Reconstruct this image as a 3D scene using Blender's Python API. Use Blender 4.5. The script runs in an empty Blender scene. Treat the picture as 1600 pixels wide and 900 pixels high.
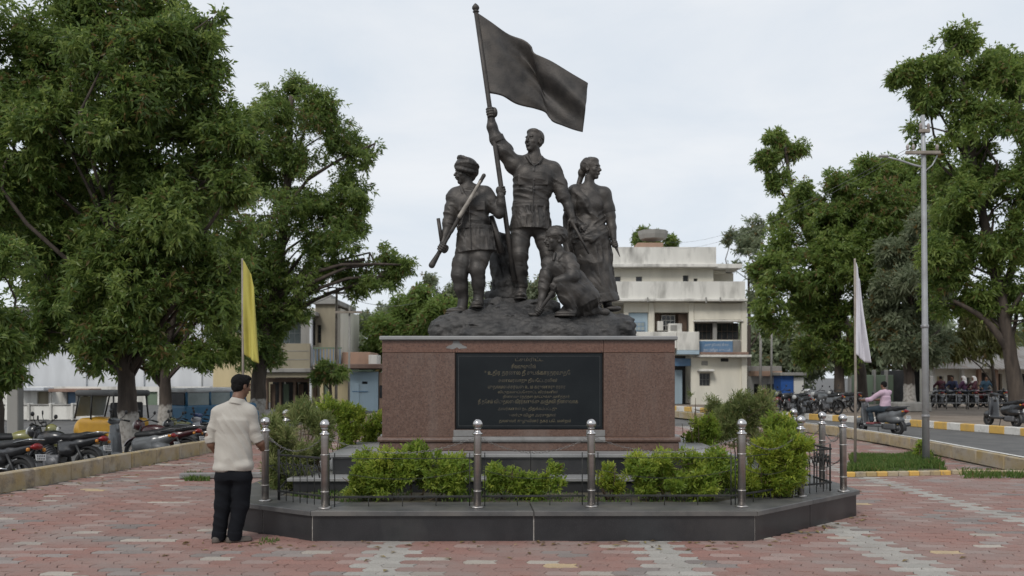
import bpy, math, random
import numpy as np
from mathutils import Vector, Matrix
R = math.radians
scene = bpy.context.scene
COL = scene.collection

# ---------------------------------------------------------------- camera, sky, sun, exposure
FPX, CAMZ, HOR = 1400.0, 1.66, 590.0        # focal length in photo pixels, eye height, horizon row
cam_d = bpy.data.cameras.new("camera"); cam = bpy.data.objects.new("camera", cam_d); COL.objects.link(cam)
cam.location = (0, 0, CAMZ); cam.rotation_euler = (R(90), 0, 0)
cam_d.sensor_width = 36; cam_d.lens = 36 * FPX / 1600; cam_d.shift_y = (HOR - 450) / 1600
cam_d.clip_start = 0.1; cam_d.clip_end = 3000
cam_d.dof.use_dof = True; cam_d.dof.focus_distance = 11.5; cam_d.dof.aperture_fstop = 2.0
scene.camera = cam

SUN_EL, SUN_AZ = R(44), R(205)              # azimuth measured from +Y towards +X
w = bpy.data.worlds.new("World"); scene.world = w; w.use_nodes = True
nt = w.node_tree; nt.nodes.clear()
def N(tree, typ, **kw):
    n = tree.nodes.new(typ)
    for k, v in kw.items():
        if k in n.inputs: n.inputs[k].default_value = v
        else: setattr(n, k, v)
    return n
sky = N(nt, 'ShaderNodeTexSky'); sky.sky_type = 'NISHITA'; sky.sun_disc = False
sky.sun_elevation = SUN_EL; sky.sun_rotation = SUN_AZ
bg1 = N(nt, 'ShaderNodeBackground', Strength=0.1); nt.links.new(sky.outputs[0], bg1.inputs[0])
tc = N(nt, 'ShaderNodeTexCoord'); mp = N(nt, 'ShaderNodeMapping'); mp.inputs['Scale'].default_value = (1.0, 1.0, 3.2)
nt.links.new(tc.outputs['Generated'], mp.inputs[0])
nz = N(nt, 'ShaderNodeTexNoise', Scale=2.3, Detail=7.0, Roughness=0.55, Distortion=0.35); nt.links.new(mp.outputs[0], nz.inputs['Vector'])
cr = N(nt, 'ShaderNodeValToRGB'); nt.links.new(nz.outputs['Fac'], cr.inputs[0])
cr.color_ramp.elements[0].position = 0.33; cr.color_ramp.elements[0].color = (0.605, 0.67, 0.745, 1)
cr.color_ramp.elements[1].position = 0.68; cr.color_ramp.elements[1].color = (0.78, 0.80, 0.825, 1)
bg2 = N(nt, 'ShaderNodeBackground', Strength=1.0); nt.links.new(cr.outputs[0], bg2.inputs[0])
mx = N(nt, 'ShaderNodeMixShader'); mx.inputs[0].default_value = 0.93
nt.links.new(bg1.outputs[0], mx.inputs[1]); nt.links.new(bg2.outputs[0], mx.inputs[2])
wo = N(nt, 'ShaderNodeOutputWorld'); nt.links.new(mx.outputs[0], wo.inputs[0])

sd = bpy.data.lights.new("sun", 'SUN'); sd.energy = 1.5; sd.angle = R(16); sd.color = (1.0, 0.96, 0.90)
sun = bpy.data.objects.new("sun", sd); COL.objects.link(sun)
to_sun = Vector((math.sin(SUN_AZ) * math.cos(SUN_EL), math.cos(SUN_AZ) * math.cos(SUN_EL), math.sin(SUN_EL)))
sun.rotation_euler = to_sun.to_track_quat('Z', 'Y').to_euler(); sun.location = to_sun * 60
vs = scene.view_settings; vs.view_transform = 'Standard'; vs.look = 'None'; vs.exposure = 0.2; vs.gamma = 1.0; vs.use_curve_mapping = False
scene.cycles.max_bounces = 8; scene.cycles.diffuse_bounces = 5; scene.cycles.glossy_bounces = 3; scene.cycles.transmission_bounces = 6
scene.cycles.use_denoising = True

# ---------------------------------------------------------------- helpers: places, tagging
def at(px, py, Y): return np.array(((px - 800) / FPX * Y, Y, CAMZ + (HOR - py) / FPX * Y))
def gnd(px, py, z=0.0):
    Y = FPX * (CAMZ - z) / (py - HOR); return np.array(((px - 800) / FPX * Y, Y, z))
def tag(o, label=None, cat=None, group=None, kind=None):
    if label: o['label'] = label
    if cat: o['category'] = cat
    if group: o['group'] = group
    if kind: o['kind'] = kind
    return o
def empty(name, loc=(0, 0, 0), rz=0.0, label=None, cat=None, group=None):
    o = bpy.data.objects.new(name, None); COL.objects.link(o); o.location = [float(c) for c in loc]; o.rotation_euler = (0, 0, rz)
    o.empty_display_size = 0.2
    return tag(o, label, cat, group)
def origin(o):
    v = Vector((0, 0, 0))
    while o is not None: v += o.location; o = o.parent
    return v
KIDS = {}
def link(name, me, parent=None):
    o = bpy.data.objects.new(name, me); COL.objects.link(o)
    if parent is not None: o.parent = parent; KIDS.setdefault(parent.name, []).append(o)
    return o
def copy_tree(o, parent=None):
    c = o.copy(); COL.objects.link(c)
    if parent is not None: c.parent = parent; KIDS.setdefault(parent.name, []).append(c)
    for ch in list(KIDS.get(o.name, [])): copy_tree(ch, c)
    return c
def set_mat(root, part, m):
    for ch in KIDS.get(root.name, []):
        if ch.name.split('.')[0] == part:
            s = ch.material_slots[0]; s.link = 'OBJECT'; s.material = m

# ---------------------------------------------------------------- helpers: meshes
def np_mesh(name, V, groups, mats=(), smooth=False):
    """V (n,3); groups: list of (faces (m,k) int array, material index)."""
    me = bpy.data.meshes.new(name); V = np.asarray(V, np.float32)
    groups = [(np.asarray(f, np.int32), mi) for f, mi in groups if len(f)]
    me.vertices.add(len(V)); me.vertices.foreach_set('co', V.ravel())
    flat = np.concatenate([f.ravel() for f, _ in groups]); tot = np.concatenate([np.full(len(f), f.shape[1], np.int32) for f, _ in groups])
    mi = np.concatenate([np.full(len(f), m, np.int32) for f, m in groups])
    me.loops.add(len(flat)); me.loops.foreach_set('vertex_index', flat)
    me.polygons.add(len(tot)); st = np.concatenate(([0], np.cumsum(tot)[:-1])).astype(np.int32)
    me.polygons.foreach_set('loop_start', st); me.polygons.foreach_set('loop_total', tot)
    me.polygons.foreach_set('material_index', mi); me.polygons.foreach_set('use_smooth', np.full(len(tot), smooth, bool))
    for m in mats: me.materials.append(m)
    me.update(calc_edges=True); me.validate()
    return me
def attr(me, name, vals, domain='FACE', typ='FLOAT'):
    a = me.attributes.new(name, typ, domain)
    a.data.foreach_set('value' if typ == 'FLOAT' else 'color', np.asarray(vals, np.float32).ravel())

def rotm(rz=0, rx=0, ry=0): return Matrix.Rotation(rz, 3, 'Z') @ Matrix.Rotation(rx, 3, 'X') @ Matrix.Rotation(ry, 3, 'Y')
class MB:
    def __init__(s): s.v = []; s.f = []; s.m = []; s.s = []
    def add(s, vs, fs, mi=0, sm=False):
        b = len(s.v); s.v += [tuple(float(c) for c in p) for p in vs]
        for f in fs: s.f.append(tuple(b + i for i in f)); s.m.append(mi); s.s.append(sm)
        return s
    def box(s, c, size, rot=None, b=0.0, mi=0):
        hx, hy, hz = size[0] / 2, size[1] / 2, size[2] / 2
        c = Vector([float(q) for q in c]); tr = (lambda p: c + (rot @ Vector(p) if rot is not None else Vector(p)))
        if b <= 0:
            P = [tr((x * hx, y * hy, z * hz)) for x in (-1, 1) for y in (-1, 1) for z in (-1, 1)]
            return s.add(P, [(0, 1, 3, 2), (4, 6, 7, 5), (0, 4, 5, 1), (2, 3, 7, 6), (0, 2, 6, 4), (1, 5, 7, 3)], mi)
        b = min(b, hx * .9, hy * .9, hz * .9); P = []; I = {}
        for x in (-1, 1):
            for y in (-1, 1):
                for z in (-1, 1):
                    for a in range(3):
                        q = [x * (hx - b), y * (hy - b), z * (hz - b)]; q[a] = (x, y, z)[a] * (hx, hy, hz)[a]
                        I[(x, y, z, a)] = len(P); P.append(tr(q))
        F = []
        for a in range(3):
            o1, o2 = [k for k in range(3) if k != a]
            for sgn in (-1, 1):
                q = []
                for u, v in ((-1, -1), (1, -1), (1, 1), (-1, 1)):
                    k = [0, 0, 0]; k[a] = sgn; k[o1] = u; k[o2] = v; q.append(I[(k[0], k[1], k[2], a)])
                F.append(q if (sgn > 0) == (a != 1) else q[::-1])
            for u in (-1, 1):
                for v in (-1, 1):
                    k1 = [0, 0, 0]; k1[o1] = u; k1[o2] = v; k2 = list(k1); k1[a] = -1; k2[a] = 1
                    F.append((I[(*k1, o1)], I[(*k2, o1)], I[(*k2, o2)], I[(*k1, o2)]))
        for x in (-1, 1):
            for y in (-1, 1):
                for z in (-1, 1): F.append([I[(x, y, z, a)] for a in range(3)])
        return s.add(P, F, mi)
    def tube(s, pts, rad, n=8, cap=True, mi=0, sm=True, sq=None):
        pts = [Vector([float(c) for c in p]) for p in pts]; rad = rad if hasattr(rad, '__len__') else [rad] * len(pts)
        P = []; F = []; up = Vector((0, 0, 1)); prev = None
        for i, p in enumerate(pts):
            t = (pts[min(i + 1, len(pts) - 1)] - pts[max(i - 1, 0)]).normalized()
            if prev is None: u = t.cross(up if abs(t.z) < .95 else Vector((1, 0, 0))).normalized()
            else: u = (prev - t * prev.dot(t)).normalized()
            prev = u; v = t.cross(u)
            for k in range(n):
                a = 2 * math.pi * k / n; P.append(p + (u * math.cos(a) + v * math.sin(a)) * rad[i])
        for i in range(len(pts) - 1):
            for k in range(n): F.append((i * n + k, i * n + (k + 1) % n, (i + 1) * n + (k + 1) % n, (i + 1) * n + k))
        if cap: F.append(tuple(range(n - 1, -1, -1))); F.append(tuple((len(pts) - 1) * n + k for k in range(n)))
        return s.add(P, F, mi, sm)
    def lathe(s, c, prof, n=20, mi=0, sm=True, axis=None):
        c = Vector([float(q) for q in c]); P = []; F = []
        A = axis if axis is not None else Matrix.Identity(3)
        for r, z in prof:
            for k in range(n):
                a = 2 * math.pi * k / n; P.append(c + A @ Vector((r * math.cos(a), r * math.sin(a), z)))
        for i in range(len(prof) - 1):
            for k in range(n): F.append((i * n + k, i * n + (k + 1) % n, (i + 1) * n + (k + 1) % n, (i + 1) * n + k))
        F.append(tuple(range(n - 1, -1, -1))); F.append(tuple((len(prof) - 1) * n + k for k in range(n)))
        return s.add(P, F, mi, sm)
    def prism(s, poly, z0, z1, mi=0):
        n = len(poly); P = [(x, y, z0) for x, y in poly] + [(x, y, z1) for x, y in poly]
        return s.add(P, [tuple(range(n - 1, -1, -1)), tuple(range(n, 2 * n))] + [(i, (i + 1) % n, n + (i + 1) % n, n + i) for i in range(n)], mi)
    def torus(s, c, Rr, r, axis=None, n=24, m=8, mi=0):
        c = Vector([float(q) for q in c]); A = axis if axis is not None else Matrix.Identity(3); P = []; F = []
        for i in range(n):
            a = 2 * math.pi * i / n
            for k in range(m):
                b = 2 * math.pi * k / m; rr = Rr + r * math.cos(b)
                P.append(c + A @ Vector((rr * math.cos(a), rr * math.sin(a), r * math.sin(b))))
        for i in range(n):
            for k in range(m): F.append((i * m + k, ((i + 1) % n) * m + k, ((i + 1) % n) * m + (k + 1) % m, i * m + (k + 1) % m))
        return s.add(P, F, mi, True)
    def build(s, name, mats, parent=None, world=True):
        me = bpy.data.meshes.new(name); off = origin(parent) if (world and parent is not None) else Vector((0, 0, 0))
        me.from_pydata([(x - off.x, y - off.y, z - off.z) for x, y, z in s.v], [], s.f)
        for m in (mats if isinstance(mats, (list, tuple)) else [mats]): me.materials.append(m)
        me.polygons.foreach_set('material_index', s.m); me.polygons.foreach_set('use_smooth', s.s); me.update()
        return link(name, me, parent)

# ---------------------------------------------------------------- helpers: value noise
def _hash(ix, iy, iz, seed):
    h = (ix.astype(np.int64) * 374761393 + iy.astype(np.int64) * 668265263 + iz.astype(np.int64) * 2147483647 + seed * 1274126177) & 0xffffffff
    h = ((h ^ (h >> 13)) * 1274126177) & 0xffffffff
    return ((h ^ (h >> 16)) & 0xffff) / 65535.0
def vnoise(x, y, z, seed=0):
    x, y, z = np.broadcast_arrays(np.asarray(x, float), np.asarray(y, float), np.asarray(z, float))
    ix, iy, iz = np.floor(x), np.floor(y), np.floor(z); fx, fy, fz = x - ix, y - iy, z - iz
    fx, fy, fz = [f * f * (3 - 2 * f) for f in (fx, fy, fz)]; r = 0
    for a in (0, 1):
        for b in (0, 1):
            for c in (0, 1):
                r = r + _hash(ix + a, iy + b, iz + c, seed) * (fx if a else 1 - fx) * (fy if b else 1 - fy) * (fz if c else 1 - fz)
    return r * 2 - 1

# ---------------------------------------------------------------- materials
def mat(name, c1, c2=None, scale=6.0, rough=0.7, metal=0.0, bump=0.0, bscale=None, detail=6.0, lo=0.35, hi=0.65, stretch=(1, 1, 1), c3=None, s3=1.0, lo3=.5, hi3=.7, spec=0.5, coat=0.0, objcol=False, rvar=0.0, c4=None, s4=1.5, lo4=.5, hi4=.8, st4=(1, 1, .2)):
    m = bpy.data.materials.new(name); m.use_nodes = True; t = m.node_tree; b = t.nodes['Principled BSDF']
    b.inputs['Roughness'].default_value = rough; b.inputs['Metallic'].default_value = metal
    b.inputs['Specular IOR Level'].default_value = spec; b.inputs['Coat Weight'].default_value = coat
    tc = N(t, 'ShaderNodeTexCoord'); mp = N(t, 'ShaderNodeMapping'); mp.inputs['Scale'].default_value = stretch
    t.links.new(tc.outputs['Object'], mp.inputs[0]); oi = N(t, 'ShaderNodeObjectInfo')
    ad = N(t, 'ShaderNodeVectorMath'); ad.operation = 'ADD'; t.links.new(mp.outputs[0], ad.inputs[0])
    cmb = N(t, 'ShaderNodeMath'); cmb.operation = 'MULTIPLY'; cmb.inputs[1].default_value = 37.0; t.links.new(oi.outputs['Random'], cmb.inputs[0])
    t.links.new(cmb.outputs[0], ad.inputs[1])
    def ns(sc, d=detail):
        n = N(t, 'ShaderNodeTexNoise', Scale=sc, Detail=d, Roughness=0.6); t.links.new(ad.outputs[0], n.inputs['Vector']); return n
    def ramp(n, lo, hi):
        r = N(t, 'ShaderNodeMapRange'); r.inputs['From Min'].default_value = lo; r.inputs['From Max'].default_value = hi
        t.links.new(n.outputs['Fac'], r.inputs['Value']); return r
    def mix(f, a, bcol):
        x = N(t, 'ShaderNodeMix'); x.data_type = 'RGBA'; t.links.new(f, x.inputs['Factor'])
        for k, q in ((6, a), (7, bcol)):
            if isinstance(q, (tuple, list)): x.inputs[k].default_value = (*q, 1)
            else: t.links.new(q, x.inputs[k])
        return x.outputs[2]
    col = None
    base = c1
    if c2 is not None:
        n1 = ns(scale); col = mix(ramp(n1, lo, hi).outputs[0], c1, c2)
        if rvar:
            r = N(t, 'ShaderNodeMapRange'); t.links.new(n1.outputs['Fac'], r.inputs['Value'])
            r.inputs['To Min'].default_value = max(rough - rvar, .05); r.inputs['To Max'].default_value = rough + rvar; t.links.new(r.outputs[0], b.inputs['Roughness'])
    if c3 is not None: col = mix(ramp(ns(s3), lo3, hi3).outputs[0], col if col else c1, c3)
    if c4 is not None:   # weathering: rain streaks and dust with a shape of their own
        mq = N(t, 'ShaderNodeMapping'); mq.inputs['Scale'].default_value = st4; t.links.new(tc.outputs['Object'], mq.inputs[0]); nq = N(t, 'ShaderNodeTexNoise', Scale=s4, Detail=7.0, Roughness=.62); t.links.new(mq.outputs[0], nq.inputs['Vector'])
        col = mix(ramp(nq, lo4, hi4).outputs[0], col if col else c1, c4)
    if objcol:
        x = N(t, 'ShaderNodeMix'); x.data_type = 'RGBA'; x.blend_type = 'MULTIPLY'; x.inputs['Factor'].default_value = 1
        t.links.new(oi.outputs['Color'], x.inputs[6])
        if col: t.links.new(col, x.inputs[7])
        else: x.inputs[7].default_value = (*c1, 1)
        col = x.outputs[2]
    if col: t.links.new(col, b.inputs['Base Color'])
    else: b.inputs['Base Color'].default_value = (*c1, 1)
    if bump > 0:
        bn = N(t, 'ShaderNodeBump', Strength=bump, Distance=0.02); t.links.new(ns(bscale or scale * 4, 4).outputs['Fac'], bn.inputs['Height']); t.links.new(bn.outputs[0], b.inputs['Normal'])
    return m
def leaf_mat(name, a, bcol, c, trans=0.35, rough=0.45):
    """three leaf greens by the leaf's own tone attribute, part of the light shining through"""
    m = bpy.data.materials.new(name); m.use_nodes = True; t = m.node_tree; p = t.nodes['Principled BSDF']; out = t.nodes['Material Output']
    at_ = N(t, 'ShaderNodeAttribute'); at_.attribute_name = 'tone'; r = N(t, 'ShaderNodeValToRGB'); t.links.new(at_.outputs['Fac'], r.inputs[0])
    e = r.color_ramp.elements; e[0].color = (*a, 1); e[1].color = (*c, 1); k = e.new(0.5); k.color = (*bcol, 1); k = e.new(0.035); k.color = (*a, 1); e[0].color = (.17, .125, .045, 1)
    t.links.new(r.outputs[0], p.inputs['Base Color']); p.inputs['Roughness'].default_value = rough; p.inputs['Specular IOR Level'].default_value = 0.4
    tr = N(t, 'ShaderNodeBsdfTranslucent'); hs = N(t, 'ShaderNodeHueSaturation'); hs.inputs['Value'].default_value = 1.5; hs.inputs['Hue'].default_value = .485
    t.links.new(r.outputs[0], hs.inputs['Color']); t.links.new(hs.outputs[0], tr.inputs[0])
    ms = N(t, 'ShaderNodeMixShader'); ms.inputs[0].default_value = trans; t.links.new(p.outputs[0], ms.inputs[1]); t.links.new(tr.outputs[0], ms.inputs[2]); t.links.new(ms.outputs[0], out.inputs[0])
    return m
def paver_mat(name, single):
    m = bpy.data.materials.new(name); m.use_nodes = True; t = m.node_tree; b = t.nodes['Principled BSDF']; b.inputs['Roughness'].default_value = .8
    if single: src = N(t, 'ShaderNodeObjectInfo').outputs['Color']
    else: a = N(t, 'ShaderNodeAttribute'); a.attribute_name = 'tone'; src = a.outputs['Color']
    g = N(t, 'ShaderNodeNewGeometry')
    n1 = N(t, 'ShaderNodeTexNoise', Scale=55.0, Detail=5.0, Roughness=.7); n2 = N(t, 'ShaderNodeTexNoise', Scale=0.9, Detail=7.0, Roughness=.65)
    t.links.new(g.outputs['Position'], n1.inputs['Vector']); t.links.new(g.outputs['Position'], n2.inputs['Vector'])
    r1 = N(t, 'ShaderNodeMapRange'); r1.inputs['From Min'].default_value = .3; r1.inputs['From Max'].default_value = .7; r1.inputs['To Min'].default_value = .72; r1.inputs['To Max'].default_value = 1.22
    t.links.new(n1.outputs['Fac'], r1.inputs['Value'])
    mu = N(t, 'ShaderNodeMix'); mu.data_type = 'RGBA'; mu.blend_type = 'MULTIPLY'; mu.inputs['Factor'].default_value = 1; t.links.new(src, mu.inputs[6]); t.links.new(r1.outputs[0], mu.inputs[7])
    r2 = N(t, 'ShaderNodeMapRange'); r2.inputs['From Min'].default_value = .42; r2.inputs['From Max'].default_value = .72; r2.inputs['To Max'].default_value = .75
    t.links.new(n2.outputs['Fac'], r2.inputs['Value'])
    dm = N(t, 'ShaderNodeMix'); dm.data_type = 'RGBA'; t.links.new(r2.outputs[0], dm.inputs['Factor']); t.links.new(mu.outputs[2], dm.inputs[6]); dm.inputs[7].default_value = (.235, .20, .18, 1)
    t.links.new(dm.outputs[2], b.inputs['Base Color'])
    bp = N(t, 'ShaderNodeBump', Strength=.35, Distance=.01); t.links.new(n1.outputs['Fac'], bp.inputs['Height']); t.links.new(bp.outputs[0], b.inputs['Normal'])
    return m
def bark_mat(name, c1, c2, wash=None):
    """bark, with an optional lime-wash coat painted up to a ragged line at the height wash"""
    m = mat(name, c1, c2, scale=5, rough=.9, bump=.9, bscale=14, stretch=(1, 1, .25))
    if wash:
        t = m.node_tree; b = t.nodes['Principled BSDF']; src = b.inputs['Base Color'].links[0].from_socket
        tc = N(t, 'ShaderNodeTexCoord'); sp = N(t, 'ShaderNodeSeparateXYZ'); t.links.new(tc.outputs['Object'], sp.inputs[0])
        n = N(t, 'ShaderNodeTexNoise', Scale=4.0, Detail=5.0); t.links.new(tc.outputs['Object'], n.inputs['Vector'])
        ma = N(t, 'ShaderNodeMath'); ma.operation = 'MULTIPLY_ADD'; t.links.new(n.outputs['Fac'], ma.inputs[0]); ma.inputs[1].default_value = .35; t.links.new(sp.outputs[2], ma.inputs[2])
        r = N(t, 'ShaderNodeMapRange'); t.links.new(ma.outputs[0], r.inputs['Value']); r.inputs['From Min'].default_value = wash + .14; r.inputs['From Max'].default_value = wash + .22
        r.inputs['To Min'].default_value = .8; r.inputs['To Max'].default_value = 0
        n2 = N(t, 'ShaderNodeTexNoise', Scale=9.0, Detail=6.0); t.links.new(tc.outputs['Object'], n2.inputs['Vector'])
        r2 = N(t, 'ShaderNodeMapRange'); t.links.new(n2.outputs['Fac'], r2.inputs['Value']); r2.inputs['From Min'].default_value = .3; r2.inputs['From Max'].default_value = .55; r2.inputs['To Min'].default_value = .35
        mm = N(t, 'ShaderNodeMath'); mm.operation = 'MULTIPLY'; t.links.new(r.outputs[0], mm.inputs[0]); t.links.new(r2.outputs[0], mm.inputs[1])
        x = N(t, 'ShaderNodeMix'); x.data_type = 'RGBA'; t.links.new(mm.outputs[0], x.inputs['Factor']); t.links.new(src, x.inputs[6]); x.inputs[7].default_value = (.46, .43, .39, 1)
        t.links.new(x.outputs[2], b.inputs['Base Color'])
    return m
M = {}
M['asphalt'] = mat('asphalt', (.085, .084, .082), (.13, .125, .12), scale=1.3, rough=.9, bump=.4, bscale=60)
M['dirt'] = mat('dirt', (.15, .115, .085), (.24, .195, .155), scale=.8, rough=.95, bump=.5, bscale=20)
M['grout'] = mat('grout', (.085, .075, .065), (.14, .12, .10), scale=3, rough=.95)
M['paver'] = paver_mat('paver_single', True); M['pavers'] = paver_mat('paver_many', False)
M['kerb'] = mat('kerb_concrete', (.36, .27, .13), (.38, .33, .26), scale=2.6, rough=.9, bump=.4, bscale=25, c3=(.17, .14, .11), s3=5, lo3=.52, hi3=.75)
M['kerb_white'] = mat('kerb_white_paint', (.62, .60, .56), (.42, .40, .36), scale=3, rough=.8, lo=.5, hi=.75, c3=(.25, .22, .18), s3=8, lo3=.6, hi3=.75)
M['kerb_yellow'] = mat('kerb_yellow_paint', (.60, .37, .09), (.46, .31, .12), scale=3, rough=.8, lo=.45, hi=.75, c3=(.26, .2, .13), s3=8, lo3=.6, hi3=.75)
M['line_white'] = mat('white_line_paint', (.66, .64, .6), (.4, .37, .32), scale=5, rough=.8, lo=.5, hi=.7)
M['black_granite'] = mat('black_granite', (.016, .017, .019), (.028, .028, .03), scale=2.5, rough=.33, c3=(.055, .055, .057), s3=130, lo3=.55, hi3=.75, rvar=.1, c4=(.075, .07, .065), s4=1.6, lo4=.52, hi4=1.0, st4=(1, 1, .5))
M['coping'] = mat('grey_granite_coping', (.062, .062, .063), (.115, .11, .105), scale=2.2, rough=.45, c3=(.17, .165, .155), s3=90, lo3=.6, hi3=.8, rvar=.15, c4=(.17, .155, .135), s4=1.3, lo4=.48, hi4=.8, st4=(1, 1, 1))
M['step_top'] = mat('step_slab', (.20, .20, .20), (.27, .265, .26), scale=2, rough=.5, c3=(.12, .12, .12), s3=100, lo3=.58, hi3=.78, rvar=.15)
M['joint'] = mat('white_joint', (.42, .40, .37), (.3, .28, .25), scale=20, rough=.9)
M['red_granite'] = mat('red_granite', (.093, .050, .036), (.146, .088, .066), scale=36, rough=.42, detail=3, c3=(.04, .028, .026), s3=52, lo3=.54, hi3=.70, rvar=.08, c4=(.18, .14, .12), s4=2.2, lo4=.52, hi4=.95)
M['red_granite_top'] = mat('red_granite_course', (.12, .056, .037), (.17, .092, .065), scale=36, rough=.38, detail=3, c3=(.04, .022, .02), s3=52, lo3=.54, hi3=.68, rvar=.08)
M['cement'] = mat('cement_patch', (.23, .225, .22), (.16, .155, .15), scale=6, rough=.8)
M['plaque'] = mat('plaque_black', (.006, .008, .010), (.010, .013, .015), scale=2.2, rough=.42, rvar=.1, spec=.25)
M['gold'] = mat('faded_gold_paint', (.13, .108, .064), (.05, .045, .037), scale=9, rough=.7, lo=.42, hi=.66)
M['bronze'] = mat('dark_bronze', (.036, .033, .031), (.078, .069, .062), scale=5, rough=.54, metal=.38, bump=.2, bscale=45, c3=(.10, .085, .072), s3=2.2, lo3=.52, hi3=.8, rvar=.12, c4=(.12, .115, .105), s4=7, lo4=.58, hi4=.95, st4=(1, 1, .16))
M['bronze_rock'] = mat('bronze_rock', (.032, .031, .031), (.075, .07, .066), scale=4, rough=.62, metal=.3, bump=.8, bscale=18, rvar=.12)
M['bronze_worn'] = mat('worn_bronze', (.40, .36, .31), (.17, .15, .13), scale=7, rough=.5, metal=.1)
M['steel'] = mat('stainless_steel', (.46, .44, .42), (.36, .33, .31), scale=3, rough=.42, metal=1.0, stretch=(1, 1, 6), rvar=.08)
M['steel_ball'] = mat('polished_steel', (.52, .5, .49), None, rough=.24, metal=1.0)
M['iron'] = mat('black_iron', (.022, .024, .024), (.05, .048, .045), scale=12, rough=.6, metal=.4)
M['chain'] = mat('grey_chain', (.26, .25, .24), (.14, .13, .12), scale=30, rough=.4, metal=.8)
M['galv'] = mat('galvanised_pipe', (.34, .34, .35), (.22, .21, .2), scale=5, rough=.5, metal=.6)
M['soil'] = mat('soil', (.06, .05, .038), (.10, .09, .05), scale=3, rough=.95, bump=.6, bscale=20)
M['bark'] = bark_mat('bark', (.035, .027, .022), (.085, .066, .052))
M['bark_wash'] = bark_mat('bark_limewashed', (.04, .03, .024), (.09, .07, .056), wash=1.25)
M['twig'] = mat('twig', (.07, .05, .03), (.11, .08, .05), scale=9, rough=.9)
M['glass_dark'] = mat('dark_window_glass', (.02, .022, .025), (.04, .042, .045), scale=2, rough=.15)
# ================================================================ THE SETTING
rng = np.random.default_rng(7)
def sheet(name, poly, z, m):
    o = MB().add([(x, y, z) for x, y in poly], [tuple(range(len(poly)))]).build(name, m); return tag(o, kind='structure')
def kerbline_left(d): return -7.43 + .094 * (d - 13)
def ss(t): t = np.clip(t, 0, 1); return t * t * (3 - 2 * t)
def park_z(x, d):   # the parking strip lies lower than the plaza and dips further back
    return -.05 - (.17 + .30 * ss((d - 16) / 11)) * ss((46 - d) / 9) * ss((d - 4) / 2) * ss((x + 40) / 6)
kl = kerbline_left
tag(MB().add([(-900, -900, -.05), (900, -900, -.05), (900, 4, -.05), (kl(4), 4, -.05), (-40, 4, -.05), (-900, 4, -.05), (-900, 46, -.05), (-40, 46, -.05), (kl(46), 46, -.05), (900, 46, -.05), (900, 2200, -.05), (-900, 2200, -.05)],
    [(0, 1, 2, 3, 4, 5), (5, 4, 7, 6), (3, 2, 9, 8), (6, 7, 8, 9, 10, 11)]).build('ground', M['asphalt']), kind='structure')
NEAR_KERB = [(4, 7.8), (10, 8.37), (15.5, 8.86), (21, 9.28), (25, 9.25), (30, 8.6), (38, 6.6), (48, 3.0)]
FAR_KERB = [(4, 18.5), (20, 15.7), (25.8, 14.7), (31.4, 13.6), (35.7, 11.9), (42, 9.6), (52, 5.4)]
def interp(L, d): return float(np.interp(d, [q[0] for q in L], [q[1] for q in L]))
ds = list(np.arange(4, 49, 2.0))
sheet('road', [(interp(NEAR_KERB, d) + .1, d) for d in ds] + [(interp(FAR_KERB, d), d) for d in ds[::-1]], -0.02, M['asphalt'])
sheet('dirt_verge', [(interp(FAR_KERB, d) + .1, d) for d in np.arange(4, 53, 3.0)] + [(60, 52), (60, 4)], 0.10, M['dirt'])
gx, gy_ = np.linspace(0, 1, 14), np.linspace(4, 46, 43); GV = np.array([(kl(d) + (-40 - kl(d)) * u, d, float(park_z(kl(d) + (-40 - kl(d)) * u, d))) for d in gy_ for u in gx])
tag(link('parking_ground', np_mesh('parking_ground', GV, [(np.array([(j * 14 + i, j * 14 + i + 1, (j + 1) * 14 + i + 1, (j + 1) * 14 + i) for j in range(42) for i in range(13)])[:, ::-1], 0)], [M['asphalt']], True)), kind='structure')

# ---- the paved plaza: a bed, and the interlocking pavers on it
plaza = sheet('plaza', [(kerbline_left(4), 4), (interp(NEAR_KERB, 4), 4), (interp(NEAR_KERB, 15.5), 15.5), (interp(NEAR_KERB, 25), 25), (8.2, 31), (kerbline_left(31), 31)], -0.010, M['grout'])
PW, PH, PA, PB = .285, .155, .011, .032
def platform_poly(inset=0.0):
    Q = np.array([(-2.03, 9.10), (2.47, 9.10), (4.14, 10.77), (4.14, 15.27), (2.47, 16.94), (-2.03, 16.94), (-3.28, 16.06), (-3.28, 9.98)]); n = len(Q); out = []
    L = []
    for i in range(n): d = Q[(i + 1) % n] - Q[i]; d /= np.linalg.norm(d); nn = np.array((-d[1], d[0])); L.append((nn, nn @ Q[i] + inset))
    for i in range(n): (a, ca), (b, cb) = L[i - 1], L[i]; out.append(tuple(np.linalg.solve(np.array((a, b)), np.array((ca, cb)))))
    return out
outline = np.array([(0, 0), (PW / 4, PA), (PW / 2, 0), (PW * 3 / 4, -PA), (PW, 0), (PW - PB, PH / 2), (PW, PH), (PW * 3 / 4, PH - PA), (PW / 2, PH), (PW / 4, PH + PA), (0, PH), (-PB, PH / 2)]) - (PW / 2 - PB / 2, PH / 2)
n12 = len(outline)
ring_top = np.c_[outline * .955, np.zeros(n12)]; ring_low = np.c_[outline * .985, np.full(n12, -.008)]
unit = np.vstack((ring_top, ring_low))
Qh = [np.array(q) for q in platform_poly(.08)]; HOLE = []
for i in range(8): d = Qh[(i + 1) % 8] - Qh[i]; nn = np.array((-d[1], d[0])); HOLE.append((nn, nn @ Qh[i]))
spots = []
row = 0; y = 6.2
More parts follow.
